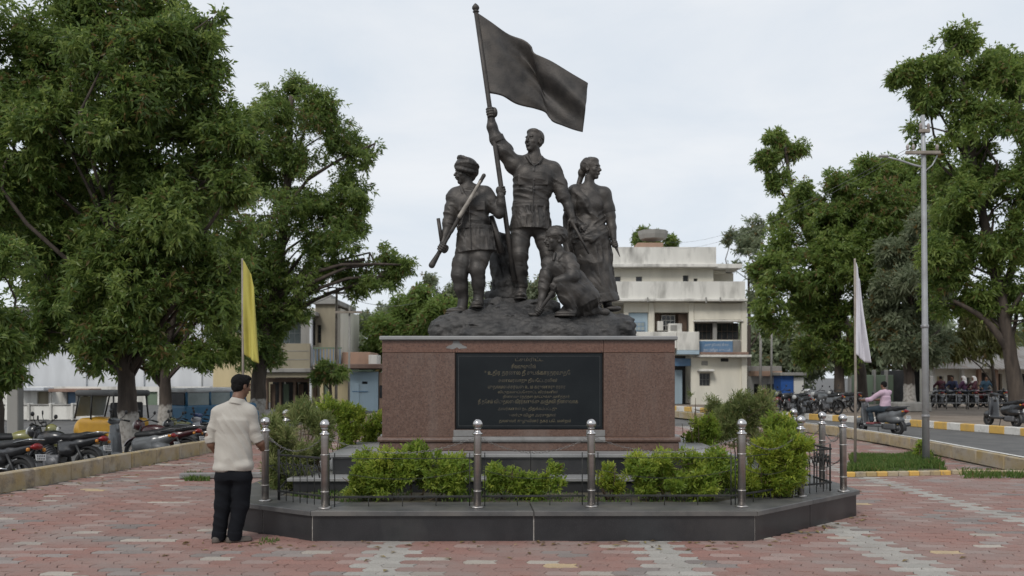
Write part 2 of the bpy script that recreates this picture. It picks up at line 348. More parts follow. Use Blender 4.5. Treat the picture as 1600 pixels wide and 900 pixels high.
while y < 30.5:
    xo = (PW / 2 if row % 2 else 0) + rng.uniform(-.004, .004); x0 = kerbline_left(y) + .22; x1 = interp(NEAR_KERB, y) - .22
    for x in np.arange(math.floor(x0 / PW) * PW + xo, x1, PW):
        if x < x0: continue
        if all(nn @ (x, y) > cc for nn, cc in HOLE): continue
        if abs((x) / (y)) > .62: continue
        spots.append((x, y))
    y += PH; row += 1
spots = np.array(spots); ns_ = len(spots)
def paver_colours(S):
    X, Y = S[:, 0], S[:, 1]; n = len(S); u = rng.random(n); q = rng.random(n)
    red = np.array((.272, .143, .116)); red2 = np.array((.22, .124, .103)); pale = np.array((.29, .20, .175)); grey = np.array((.205, .172, .158)); cream = np.array((.38, .335, .285)); lt = np.array((.325, .305, .275))
    C = red[None] * (1 - u[:, None]) + red2[None] * u[:, None]
    k = q < .13; C[k] = pale * (.9 + .2 * u[k, None])
    gn = vnoise(X * 1.9, Y * 2.6, 0, 3) + .55 * vnoise(X * 5, Y * 6, 2, 4)
    k = (gn > .58) & (q > .2); C[k] = grey * (.8 + .5 * u[k, None])
    far = np.clip((Y - 9.5) / 4, 0, 1)
    cn = vnoise(X * 1.1, Y * 4.5, 7, 9); k = (cn > .7) & (q < .4); C[k] = cream * (.8 + .35 * u[k, None])
    k = q > .983; C[k] = cream * (.85 + .3 * u[k, None])
    k = (q > .962) & (q < .965); C[k] = np.array((.5, .36, .19))
    for xs in (-1.2, 1.42, 3.62, 5.9):
        k = (np.abs(X - xs - .02 * np.sin(Y * 20)) < .19) ; C[k] = lt * (.9 + .25 * q[k, None])
    return np.clip(C, 0, 1)
pc = paver_colours(spots)
zj = rng.uniform(-.0025, .0025, ns_); tilt = rng.uniform(-.006, .006, (ns_, 2)); rot = rng.normal(0, .008, ns_)
inframe = (np.abs(spots[:, 0] / spots[:, 1]) < .565) & (spots[:, 1] > 7.5)
order = np.lexsort((spots[:, 1], ~inframe)); single = order[:300]; rest = order[300:]
quads = np.array([(i, (i + 1) % n12, n12 + (i + 1) % n12, n12 + i) for i in range(n12)])[:, ::-1]
pme = np_mesh('paver', unit, [(np.arange(n12)[None], 0), (quads, 0)], [M['paver']])
for i in single:
    o = link('paver', pme, plaza); o.location = (spots[i, 0], spots[i, 1], zj[i]); o.rotation_euler = (tilt[i, 0], tilt[i, 1], rot[i]); o.color = (*pc[i], 1)
S = spots[rest]; ca, sa = np.cos(rot[rest])[:, None], np.sin(rot[rest])[:, None]
VX = unit[None, :, 0] * ca - unit[None, :, 1] * sa; VY = unit[None, :, 0] * sa + unit[None, :, 1] * ca
VZ = unit[None, :, 2] + zj[rest][:, None] + VX * tilt[rest, 0][:, None] + VY * tilt[rest, 1][:, None]
V = np.stack((VX + S[:, :1], VY + S[:, 1:], VZ), -1).reshape(-1, 3); base = (np.arange(len(S)) * 24)[:, None, None]
me = np_mesh('paving', V, [((np.arange(n12)[None, None] + base).reshape(-1, n12), 0), ((quads[None] + base).reshape(-1, 4), 0)], [M['pavers']])
cc = np.c_[pc[rest], np.ones(len(rest))]; attr(me, 'tone', np.vstack((cc, np.repeat(cc, n12, 0))), 'FACE', 'FLOAT_COLOR')
tag(link('paving', me, plaza), kind='stuff')

# ---- kerbs: every stone its own piece
def kerb(name, line, d0, d1, step, size, mats, z=0.0, jit=.006, flip=0):
    root = tag(bpy.data.objects.new(name, None), kind='structure'); COL.objects.link(root); i = 0; d = d0
    protos = [None] * len(mats)
    while d < d1:
        L = step
        a = np.array((line(d), d)); b = np.array((line(d + L), d + L)); c = (a + b) / 2; ang = math.atan2(b[1] - a[1], b[0] - a[0]); ln = np.linalg.norm(b - a)
        mi = i % len(mats)
        if protos[mi] is None:
            mb = MB().box((0, 0, size[1] / 2), (1, size[0], size[1]), b=.018); o = mb.build('kerb_stone', mats[mi], root); protos[mi] = o.data
        else: o = link('kerb_stone', protos[mi], root)
        o.location = (c[0], c[1], z + rng.uniform(-jit, jit)); o.rotation_euler = (rng.uniform(-.01, .01), 0, ang + rng.uniform(-.004, .004)); o.scale = (ln - .008, 1, 1)
        d += L; i += 1
    return root
kerb('parking_kerb', kerbline_left, 8.0, 46, .95, (.15, .87), [M['kerb']], z=-.6)
kn = kerb('roadside_kerb', lambda d: interp(NEAR_KERB, d), 8.0, 38, 1.15, (.17, .27), [M['kerb']])
mb = MB()
for d in np.arange(8, 38, 1.0):
    a, b = interp(NEAR_KERB, d), interp(NEAR_KERB, d + 1)
    mb.add([(a - .02, d, .281), (a + .075, d, .281), (b + .075, d + 1, .281), (b - .02, d + 1, .281)], [(0, 1, 2, 3)])
mb.build('painted_line', M['line_white'], kn)
kerb('striped_kerb', lambda d: interp(FAR_KERB, d), 14, 46, .62, (.2, .24), [M['kerb_yellow'], M['kerb_white']], z=-.02)

# ---- grass patch by the lamp pole, its low kerb
def grass(name, poly, n, h, m, seed, z=0.0):
    rg = np.random.default_rng(seed); P = np.array(poly); lo, hi = P.min(0), P.max(0); pts = rg.uniform(lo, hi, (n * 3, 2))
    ins = np.ones(len(pts), bool) ; c = P.mean(0)
    for i in range(len(P)):
        a, b = P[i], P[(i + 1) % len(P)]; s_ = (b[0] - a[0]) * (c[1] - a[1]) - (b[1] - a[1]) * (c[0] - a[0])
        ins &= ((b[0] - a[0]) * (pts[:, 1] - a[1]) - (b[1] - a[1]) * (pts[:, 0] - a[0])) * np.sign(s_) > 0
    pts = pts[ins][:n]; den = vnoise(pts[:, 0] * 2.2, pts[:, 1] * 2.2, 0, seed); pts = pts[den > -.35]; n = len(pts)
    a = rg.uniform(0, 6.28, n); hh = h * rg.uniform(.4, 1.15, n) * (1 + .5 * vnoise(pts[:, 0] * 1.5, pts[:, 1] * 1.5, 3, seed)); lean = rg.uniform(.1, .7, n) * hh; wd = .006 + .005 * rg.random(n)
    b0 = np.c_[pts, np.full(n, z)]; dx = np.c_[np.cos(a), np.sin(a), np.zeros(n)]; sx = np.c_[-np.sin(a), np.cos(a), np.zeros(n)]
    mid = b0 + dx * (lean * .35)[:, None] + np.c_[np.zeros((n, 2)), hh * .6]; tip = b0 + dx * lean[:, None] + np.c_[np.zeros((n, 2)), hh]
    V = np.stack((b0 - sx * wd[:, None], b0 + sx * wd[:, None], mid + sx * wd[:, None] * .8, tip, mid - sx * wd[:, None] * .8), 1).reshape(-1, 3)
    me = np_mesh(name, V, [(np.arange(n * 5).reshape(n, 5), 0)], [m]); attr(me, 'tone', np.clip(rg.normal(.5, .25, n), 0, 1))
    return tag(link(name, me), kind='stuff')
M['grass'] = leaf_mat('grass_blades', (.05, .10, .02), (.085, .15, .03), (.16, .19, .06), .3, .6)
q = [gnd(1322, 744)[:2], gnd(1480, 742)[:2], gnd(1452, 712)[:2], gnd(1330, 712)[:2]]
tag(MB().prism([tuple(p) for p in q], -.005, .02).build('grass_bed', M['soil']), kind='structure')
grass('grass', q, 9000, .12, M['grass'], 5, .02)
root = tag(empty('grass_kerb'), kind='structure')
A, B = gnd(1318, 745), gnd(1484, 742); A2, B2 = gnd(1440, 741), gnd(1640, 741)
for (a, b, n, first) in ((A, B, 10, 0), (gnd(1486, 741), gnd(1660, 743), 9, 0)):
    for i in range(n):
        p0 = a + (b - a) * i / n; p1 = a + (b - a) * (i + 1) / n; c = (p0 + p1) / 2; ang = math.atan2(p1[1] - p0[1], p1[0] - p0[0])
        m_ = [M['kerb_yellow'], M['kerb'], M['kerb']][(i + first) % 3] if first == 0 and a is A else M['kerb']
        MB().box((c[0], c[1], .035), (np.linalg.norm(p1 - p0) - .01, .11, .09), rot=rotm(ang + rng.uniform(-.02, .02)), b=.015).build('kerb_stone', m_, root, world=False)
grass('weeds', [gnd(1500, 748)[:2], gnd(1640, 748)[:2], gnd(1640, 738)[:2], gnd(1500, 738)[:2]], 900, .12, M['grass'], 8)
grass('joint_weeds', [gnd(400, 853)[:2], gnd(500, 850)[:2], gnd(490, 846)[:2], gnd(405, 843)[:2]], 130, .035, M['grass'], 9)
grass('tuft', [gnd(288, 752)[:2], gnd(328, 752)[:2], gnd(328, 745)[:2], gnd(288, 745)[:2]], 500, .1, M['grass'], 10)
root = tag(empty('path_kerb'), kind='structure'); c = gnd(318, 748)
MB().box((c[0], c[1], .05), (.75, .12, .1), rot=rotm(.1), b=.02).build('kerb_stone', M['cement'], root, world=False)
MB().box((c[0] + .78, c[1] + .09, .048), (.72, .12, .1), rot=rotm(.12), b=.02).build('kerb_stone', M['cement'], root, world=False)

# ---- dry leaves blown about the paving
def litter(name, n, seed):
    rg = np.random.default_rng(seed); P = []
    while len(P) < n:
        d = rg.uniform(7.4, 20); u = rg.random()
        x = kl(d) + .1 + rg.exponential(.35) if u < .45 else rg.uniform(-.6, .6) * d if u < .75 else rg.uniform(-3.3, 4.3)
        if u >= .75: d = 9.05 - rg.exponential(.18) if x < 2.4 else 9.05 + max(x - 2.5, 0) - rg.exponential(.18)
        if x < kl(d) + .09 or x > interp(NEAR_KERB, d) - .12 or all(nn @ (x, d) > cc - .15 for nn, cc in HOLE): continue
        P.append((x, d))
    P = np.array(P); a = rg.uniform(0, 6.28, n); L = rg.uniform(.02, .055, n); w_ = L * rg.uniform(.3, .45, n); dx = np.c_[np.cos(a), np.sin(a)]; sx = np.c_[-dx[:, 1], dx[:, 0]]; c0 = rg.uniform(.004, .018, n)
    V = np.stack([np.c_[P - dx * L[:, None], .005 + 0 * c0], np.c_[P + sx * w_[:, None], .005 + c0], np.c_[P + dx * L[:, None], .006 + c0 * .4], np.c_[P - sx * w_[:, None], .005 + c0]], 1).reshape(-1, 3)
    me = np_mesh(name, V, [(np.arange(4 * n).reshape(n, 4), 0)], [leaf_mat('dry_leaf', (.10, .065, .03), (.20, .14, .06), (.30, .25, .10), .2, .8)]); attr(me, 'tone', rg.random(n)); return tag(link(name, me), kind='stuff')
litter('fallen_leaves', 420, 31)

# ================================================================ PLATFORM (octagonal planter kerb round the monument)
P0 = platform_poly(); H0 = .31
plat = empty('planter_platform', (.22, 13.02, 0), label='low octagonal black granite planter platform around the red granite pedestal', cat='platform')
def ring_piece(name, a, b, c, d, z0, z1, m, bev=True):
    mb = MB(); e = .008
    quad_ = [np.array(q, float) for q in (a, b, c, d)]; cen = sum(quad_) / 4
    top = [q + (cen - q) / max(np.linalg.norm(cen - q), 1e-6) * e for q in quad_]
    P = [(*q, z0) for q in quad_] + [(*q, z1 - e) for q in quad_] + [(*q, z1) for q in top]
    F = [(3, 2, 1, 0), (8, 9, 10, 11)] + [(i, (i + 1) % 4, 4 + (i + 1) % 4, 4 + i) for i in range(4)] + [(4 + i, 4 + (i + 1) % 4, 8 + (i + 1) % 4, 8 + i) for i in range(4)]
    return mb.add(P, F).build(name, m, plat)
Pi = platform_poly(.03); Pin = platform_poly(.62); Po = platform_poly(-.035)
core = MB().prism(platform_poly(.006), 0, H0 - .055).build('joint_bed', M['joint'], plat)
for k in range(8):
    a, b = np.array(P0[k]), np.array(P0[(k + 1) % 8]); ai, bi = np.array(platform_poly(.05)[k]), np.array(platform_poly(.05)[(k + 1) % 8])
    nseg = 2; L = np.linalg.norm(b - a); g_ = .006 / L
    for j in range(nseg):
        t0, t1 = j / nseg + g_, (j + 1) / nseg - g_
        ring_piece('granite_panel', a + (b - a) * t0, a + (b - a) * t1, ai + (bi - ai) * t1, ai + (bi - ai) * t0, 0.0, H0 - .052, M['black_granite'])
    ao, bo = np.array(Po[k]), np.array(Po[(k + 1) % 8]); an, bn = np.array(Pin[k]), np.array(Pin[(k + 1) % 8])
    g2 = .002
    for j in range(2):
        t0, t1 = j / 2 + g2 / 2, (j + 1) / 2 - g2 / 2
        ring_piece('coping_slab', ao + (bo - ao) * t0, ao + (bo - ao) * t1, an + (bn - an) * t1, an + (bn - an) * t0, H0 - .05, H0, M['coping'])
soil = tag(MB().prism(platform_poly(.625), .2, H0 - .012).build('planter_soil', M['soil'], plat), kind='stuff')
inner = platform_poly(.66)
grass('ground_cover', [inner[7], inner[0], inner[1], inner[2], (inner[2][0], 10.9), (inner[7][0], 10.9)], 2600, .045, M['grass'], 11, H0 - .015)

# ================================================================ PEDESTAL
ped = empty('pedestal', (.22, 13.1, 0), label='red granite pedestal with black inscription plaque on two wide grey steps', cat='pedestal')
def slab(name, x0, x1, y0, y1, z0, z1, m, b=.006, parent=None):
    return MB().box(((x0 + x1) / 2, (y0 + y1) / 2, (z0 + z1) / 2), (x1 - x0, y1 - y0, z1 - z0), b=b).build(name, m, parent or ped)
slab('step_core', -2.58, 3.02, 10.66, 15.6, .28, .43, M['black_granite'])
for i in range(4): slab('riser_panel', -2.6 + i * 1.41 + .002, -2.6 + (i + 1) * 1.41 - .002, 10.62, 10.655, .27, .428, M['black_granite'], .003)
for i in range(4): slab('tread_slab', -2.66 + i * 1.44 + .0015, -2.66 + (i + 1) * 1.44 - .0015, 10.58, 15.65, .43, .47, M['step_top'], .006)
slab('step_core', -2.19, 2.66, 11.06, 15.2, .47, .68, M['black_granite'])
for i in range(4): slab('riser_panel', -2.21 + i * 1.22 + .002, -2.21 + (i + 1) * 1.22 - .002, 11.02, 11.055, .47, .678, M['black_granite'], .003)
for i in range(4): slab('tread_slab', -2.27 + i * 1.25 + .0015, -2.27 + (i + 1) * 1.25 - .0015, 10.98, 15.25, .68, .72, M['step_top'], .006)
# base course with a rounded lip
slab('base_course', -1.70, 2.14, 11.47, 14.75, .72, .83, M['red_granite'], .008)
prof = [(0, .83), (-.045, .832), (-.06, .845), (-.066, .865), (-.06, .885), (-.035, .897), (0, .90)]
def lip(x0, x1, y0, m):
    mb = MB(); P = []
    for x in (x0, x1):
        for (u, z) in prof: P.append((x, y0 + u, z))
        P.append((x, y0 + .1, .90)); P.append((x, y0 + .1, .83))
    k = len(prof) + 2; mb.add(P, [(i, (i + 1) % k, k + (i + 1) % k, k + i)[::-1] for i in range(k)] + [tuple(range(k)), tuple(range(2 * k - 1, k - 1, -1))], 0, False)
    return mb.build('moulding', m, ped)
lip(-1.715, -.76, 11.5, M['red_granite']); lip(-.758, 1.19, 11.5, M['cement']); lip(1.192, 2.155, 11.5, M['red_granite'])
slab('moulding_core', -1.71, 2.15, 11.602, 14.78, .831, .899, M['red_granite'], .01)
XL, XR, ZT = -1.675, 2.10, 2.14
yf = 11.55; xa, xb = at(711, 0, yf)[0], at(943, 0, yf)[0]; zt, zb = at(0, 551, yf)[2], at(0, 671, yf)[2]
slab('core_block', XL + .05, XR - .05, yf + .06, 14.7, .90, ZT, M['red_granite'])
slab('granite_panel', XL, xa - .003, yf, yf + .057, .90, zt - .002, M['red_granite'], .003); slab('granite_panel', xb + .003, XR, yf, yf + .057, .90, zt - .002, M['red_granite'], .003)
slab('granite_panel', xa, xb, yf + .004, yf + .057, .90, zb - .004, M['red_granite'], .003)
slab('granite_panel', XL, xa - .003, yf, yf + .057, zt + .002, ZT, M['red_granite_top'], .003); slab('granite_panel', xb + .003, XR, yf, yf + .057, zt + .002, ZT, M['red_granite_top'], .003)
slab('granite_panel', xa, xb, yf + .002, yf + .057, zt + .002, ZT, M['red_granite_top'], .003)
for y0_ in np.arange(11.612, 14.6, 1.02):
    slab('granite_panel', XL - .002, XL + .045, y0_, min(y0_ + 1.016, 14.69), .90, ZT, M['red_granite'], .003); slab('granite_panel', XR - .045, XR + .002, y0_, min(y0_ + 1.016, 14.69), .90, ZT, M['red_granite'], .003)
slab('top_slab', XL - .03, XR + .03, 11.50, 14.75, ZT + .001, ZT + .055, M['step_top'], .012)
# smears of cement where joints were patched
def blotch(cx, cz, rx, rz, seed):
    rg = np.random.default_rng(seed); n = 26; P = []
    for k in range(n):
        a = 6.283 * k / n; q = 1 + .35 * math.sin(3 * a + seed) + rg.uniform(-.2, .2); P.append((cx + rx * q * math.cos(a), cz + rz * q * math.sin(a)))
    mb = MB(); y0_ = yf - .002
    mb.add([(x, y0_, z) for x, z in P] + [(x, y0_ + .006, z) for x, z in P], [tuple(range(n))] + [(i, (i + 1) % n, n + (i + 1) % n, n + i) for i in range(n)])
    return mb.build('cement_patch', M['cement'], ped)
c = at(711, 541, yf); blotch(c[0] + .02, c[2] + .01, .10, .05, 3)
slab('sill_patch', xa - .02, xa + .25, yf - .006, yf + .003, .905, .985, M['cement'], .002); slab('sill_patch', xb - .22, xb + .02, yf - .006, yf + .003, .905, .985, M['cement'], .002)
# plaque and its frame line and lettering
slab('plaque', xa + .012, xb - .012, yf + .018, yf + .056, zb + .005, zt - .006, M['plaque'], .004)
plq = KIDS[ped.name][-1]
fy = yf + .0165
def lettering(text, px, py, hpx, wpx=None, Y=fy, m=None, parent=None, depth=.0):
    c = bpy.data.curves.new('t', 'FONT'); c.body = text; c.size = 1; c.align_x = 'CENTER'; c.align_y = 'CENTER'; c.resolution_u = 3
    o = bpy.data.objects.new('t', c); COL.objects.link(o); dg = bpy.context.evaluated_depsgraph_get()
    me = bpy.data.meshes.new_from_object(o.evaluated_get(dg)); bpy.data.objects.remove(o)
    n = len(me.vertices); co = np.empty(n * 3); me.vertices.foreach_get('co', co); co = co.reshape(-1, 3)
    lo, hi = co.min(0), co.max(0); s = hpx / FPX * Y / (hi[1] - lo[1]); sx = s if wpx is None else wpx / FPX * Y / (hi[0] - lo[0])
    p = at(px, py, Y); off = origin(parent)
    q = np.c_[(co[:, 0] - (lo[0] + hi[0]) / 2) * sx + p[0] - off.x, np.full(n, Y - off.y), (co[:, 1] - (lo[1] + hi[1]) / 2) * s + p[2] - off.z]
    me.vertices.foreach_set('co', q.ravel()); me.materials.clear(); me.materials.append(m); me.update()
    return link('lettering', me, parent)
for (t_, px, py, h_, w_) in (('ட்சம்ரிட்ட', 827, 562, 7, 44), ('சிலவுவுவில்', 818, 572, 7, 38),
        ('* உதிர தரணல தீ சுபக்காரதரவுதே', 824, 583, 10, 134), ('சணவரலாறு தியேட்டரவின்', 825, 595, 8, 92), ('முதலமைச்சரவை உ ம கருணாரு ரரார', 823, 605, 8, 121),
        ('விடுதலைப்போராட்ட வீரர்களின்', 825, 613, 6, 94), ('நினைவு ரதத்தை நாட்டுக்கு அளித்தார்', 838, 620, 6, 104), ('நீ தேசம் விடுதலை வீரர்களுக்கு அஞ்சலி நினைவாக', 825, 628, 9, 156),
        ('அவர்களால் நட திறக்கப்பட்டது', 824, 639, 7, 92), ('ஆண்டு விழா அரசுநாள்', 830, 649, 7, 78), ('தலைவர் குழுவினர் நகர பெ. மன்றம்', 836, 658, 7, 112)):
    lettering(t_, px, py, h_, w_, fy, M['gold'], plq)
M['frame_line'] = mat('engraved_line', (.05, .052, .054), (.03, .032, .034), scale=12, rough=.5)
fl = MB(); x0, x1, z0, z1 = xa + .045, xb - .045, zb + .045, zt - .045; t = .006
for (c, s) in ((((x0 + x1) / 2, z0), (x1 - x0, t)), (((x0 + x1) / 2, z1), (x1 - x0, t)), ((x0, (z0 + z1) / 2), (t, z1 - z0 - t * 1.1)), ((x1, (z0 + z1) / 2), (t, z1 - z0 - t * 1.1))):
    fl.box((c[0], yf + .0165, c[1]), (s[0], .003, s[1]))
fl.build('border_line', M['frame_line'], plq)
# ================================================================ SCULPTING: distance field on a grid, meshed by surface nets
class Sculpt:
    """axes: x right, y away, z up, any unit; add() unions a primitive, k rounds the joint"""
    def __init__(s, lo, hi, vox):
        s.lo = np.array(lo, float); s.vox = vox; s.n = np.ceil((np.array(hi) - s.lo) / vox).astype(int) + 1
        s.ax = [s.lo[i] + vox * np.arange(s.n[i]) for i in range(3)]; s.F = np.full(s.n, 8 * vox, np.float32)
    def op(s, fn, lo, hi, k=0.0, cut=False, fold=None):
        m = k + 3 * s.vox; i0 = np.clip(np.floor((np.array(lo) - m - s.lo) / s.vox).astype(int), 0, s.n); i1 = np.clip(np.ceil((np.array(hi) + m - s.lo) / s.vox).astype(int) + 1, 0, s.n)
        if np.any(i1 <= i0): return
        sl = tuple(slice(a, b) for a, b in zip(i0, i1)); X = s.ax[0][sl[0]][:, None, None]; Y = s.ax[1][sl[1]][None, :, None]; Z = s.ax[2][sl[2]][None, None, :]
        d = fn(X, Y, Z)
        if fold is not None: d = d + fold(X, Y, Z)
        f = s.F[sl]
        if cut: d = -d; h = np.maximum(k - np.abs(f - d), 0) / max(k, 1e-9); s.F[sl] = np.maximum(f, d) + h * h * k / 4
        else: h = np.maximum(k - np.abs(f - d), 0) / max(k, 1e-9); s.F[sl] = np.minimum(f, d) - h * h * k / 4
    def cone(s, a, b, ra, rb, k=0.0, fold=None, cut=False, sq=(1, 1, 1)):
        a = np.array(a, float); b = np.array(b, float); sq = np.array(sq, float); ab = (b - a) * sq; L2 = max(ab @ ab, 1e-12)
        def fn(X, Y, Z):
            x, y, z = (X - a[0]) * sq[0], (Y - a[1]) * sq[1], (Z - a[2]) * sq[2]
            t = np.clip((x * ab[0] + y * ab[1] + z * ab[2]) / L2, 0, 1)
            return (np.sqrt((x - t * ab[0]) ** 2 + (y - t * ab[1]) ** 2 + (z - t * ab[2]) ** 2) - (ra + (rb - ra) * t)) / sq.max()
        r = max(ra, rb) / sq; s.op(fn, np.minimum(a, b) - r, np.maximum(a, b) + r, k, cut, fold)
    def chain(s, pts, rad, k=0.0, fold=None, sq=(1, 1, 1)):
        for i in range(len(pts) - 1): s.cone(pts[i], pts[i + 1], rad[i], rad[i + 1], k, fold, sq=sq)
    def ell(s, c, r, k=0.0, rot=None, fold=None, cut=False):
        c = np.array(c, float); r = np.array(r, float); A = np.array(rot) if rot is not None else np.eye(3)
        def fn(X, Y, Z):
            x, y, z = X - c[0], Y - c[1], Z - c[2]
            u = [(A[0, i] * x + A[1, i] * y + A[2, i] * z) / r[i] for i in range(3)]
            k0 = np.sqrt(u[0] ** 2 + u[1] ** 2 + u[2] ** 2); k1 = np.sqrt((u[0] / r[0]) ** 2 + (u[1] / r[1]) ** 2 + (u[2] / r[2]) ** 2)
            return k0 * (k0 - 1) / np.maximum(k1, 1e-9)
        e = np.sqrt(((A * r) ** 2).sum(1)); s.op(fn, c - e, c + e, k, cut, fold)
    def econe(s, a, b, A, B, side=(1, 0, 0), k=0.0, fold=None, cut=False, hollow=None):
        """flat-ended elliptical cone: half-widths A at a, B at b, the first along side"""
        a = np.array(a, float); b = np.array(b, float); n = b - a; L = np.linalg.norm(n); n = n / L
        u = np.array(side, float); u = u - n * (u @ n); u /= np.linalg.norm(u); v = np.cross(n, u)
        def fn(X, Y, Z):
            x, y, z = X - a[0], Y - a[1], Z - a[2]; q = x * n[0] + y * n[1] + z * n[2]; t = np.clip(q / L, 0, 1)
            pu = x * u[0] + y * u[1] + z * u[2]; pv = x * v[0] + y * v[1] + z * v[2]; ru = A[0] + (B[0] - A[0]) * t; rv = A[1] + (B[1] - A[1]) * t
            dr = (np.sqrt((pu / ru) ** 2 + (pv / rv) ** 2) - 1) * np.minimum(ru, rv)
            if fold is not None: dr = dr + fold(X, Y, Z)
            if hollow: dr = np.abs(dr) - hollow
            da = np.abs(q - L / 2) - L / 2
            return np.sqrt(np.maximum(dr, 0) ** 2 + np.maximum(da, 0) ** 2) + np.minimum(np.maximum(dr, da), 0)
        e = max(*A, *B); s.op(fn, np.minimum(a, b) - e, np.maximum(a, b) + e, k, cut)
    def box(s, c, h, r=0.0, k=0.0, rot=None, cut=False):
        c = np.array(c, float); h = np.array(h, float); A = np.array(rot) if rot is not None else np.eye(3)
        def fn(X, Y, Z):
            x, y, z = X - c[0], Y - c[1], Z - c[2]; u = [np.abs(A[0, i] * x + A[1, i] * y + A[2, i] * z) - h[i] + r for i in range(3)]
            return np.sqrt(sum(np.maximum(q, 0) ** 2 for q in u)) + np.minimum(np.maximum(np.maximum(u[0], u[1]), u[2]), 0) - r
        e = np.abs(A) @ h; s.op(fn, c - e, c + e, k, cut)
    def noise(s, amp, freq, seed=0, lo=None, hi=None, stretch=(1, 1, 1)):
        i0 = np.zeros(3, int) if lo is None else np.clip(((np.array(lo) - s.lo) / s.vox).astype(int), 0, s.n); i1 = s.n if hi is None else np.clip(((np.array(hi) - s.lo) / s.vox).astype(int) + 1, 0, s.n)
        sl = tuple(slice(a, b) for a, b in zip(i0, i1)); near = np.abs(s.F[sl]) < amp * 2 + 3 * s.vox; ix = np.argwhere(near); p = (ix + i0) * s.vox + s.lo
        q = p * freq * np.array(stretch); f = s.F[sl]; f[near] += amp * (vnoise(q[:, 0], q[:, 1], q[:, 2], seed) + .5 * vnoise(q[:, 0] * 2.1, q[:, 1] * 2.1, q[:, 2] * 2.1, seed + 1)); s.F[sl] = f
    def mesh(s, name, mats, scale=1.0, offset=(0, 0, 0), smooth=True, keep=False):
        F = s.F; S = F < 0; n = F.shape
        cs = np.zeros([q - 1 for q in n], np.int8)
        for a in (0, 1):
            for b in (0, 1):
                for c in (0, 1): cs += S[a:n[0] - 1 + a, b:n[1] - 1 + b, c:n[2] - 1 + c]
        act = np.argwhere((cs > 0) & (cs < 8)); idx = np.full(cs.shape, -1, np.int32); idx[tuple(act.T)] = np.arange(len(act))
        acc = np.zeros((len(act), 3)); cnt = np.zeros(len(act)); cor = {}
        for a in (0, 1):
            for b in (0, 1):
                for c in (0, 1): cor[(a, b, c)] = F[act[:, 0] + a, act[:, 1] + b, act[:, 2] + c]
        for ax in range(3):
            for p in ((0, 0), (0, 1), (1, 0), (1, 1)):
                k0 = list(p); k0.insert(ax, 0); k1 = list(p); k1.insert(ax, 1); f0, f1 = cor[tuple(k0)], cor[tuple(k1)]
                m = (f0 < 0) != (f1 < 0); t = np.where(m, f0 / np.where(m, f0 - f1, 1), 0)
                pos = np.tile(np.array(k0, float), (len(act), 1)); pos[:, ax] += t; acc += pos * m[:, None]; cnt += m
        V = (act + acc / cnt[:, None]) * s.vox + s.lo; faces = []
        for ax in range(3):
            o1, o2 = (ax + 1) % 3, (ax + 2) % 3
            A = [slice(1, -1)] * 3; A[ax] = slice(0, -1); B = list(A); B[ax] = slice(1, None); s0 = S[tuple(A)]; s1 = S[tuple(B)]; e = np.argwhere(s0 != s1)
            if not len(e): continue
            flip = s0[tuple(e.T)]; e = e + 1; e[:, ax] -= 1
            q = []
            for d1, d2 in ((-1, -1), (0, -1), (0, 0), (-1, 0)):
                c = e.copy(); c[:, o1] += d1; c[:, o2] += d2; q.append(idx[tuple(c.T)])
            q = np.stack(q, 1); q[~flip] = q[~flip][:, ::-1]; faces.append(q)
        faces = np.concatenate(faces)
        return np_mesh(name, V * scale + np.array(offset), [(faces, 0)], mats if isinstance(mats, (list, tuple)) else [mats], smooth)

def folds(amp, v, wv=(0, 0, 0), ph=0.0, wob=1.4):
    """creases of cloth: ridged noise, fast along v, slow across it"""
    v = np.array(v, float); L = np.linalg.norm(v); n = v / L; wv = np.array(wv, float)
    a = np.cross(n, (0.3, 0.9, 0.2)); a /= np.linalg.norm(a); b = np.cross(n, a); f1 = L * .36; f2 = L * .11
    def fn(X, Y, Z):
        q = n[0] * X + n[1] * Y + n[2] * Z; r = a[0] * X + a[1] * Y + a[2] * Z; t = b[0] * X + b[1] * Y + b[2] * Z
        q = q + 3.0 * np.sin(r * .05 + ph) + 2.0 * np.sin(t * .07 + 2 * ph)
        m = vnoise(q * f1 + ph * 7, r * f2, t * f2, 11)
        m2 = vnoise(q * f1 * 2.1 + r * f2 * 1.5, r * f2 * 2.2 - q * f2, t * f2 * 2.0, 23)
        return .78 * amp * (np.abs(m) * 3.2 - 1.0 + (.5 - np.abs(m2) * 1.9) * .4)
    return fn
def unit(v): v = np.array(v, float); return v / np.linalg.norm(v)
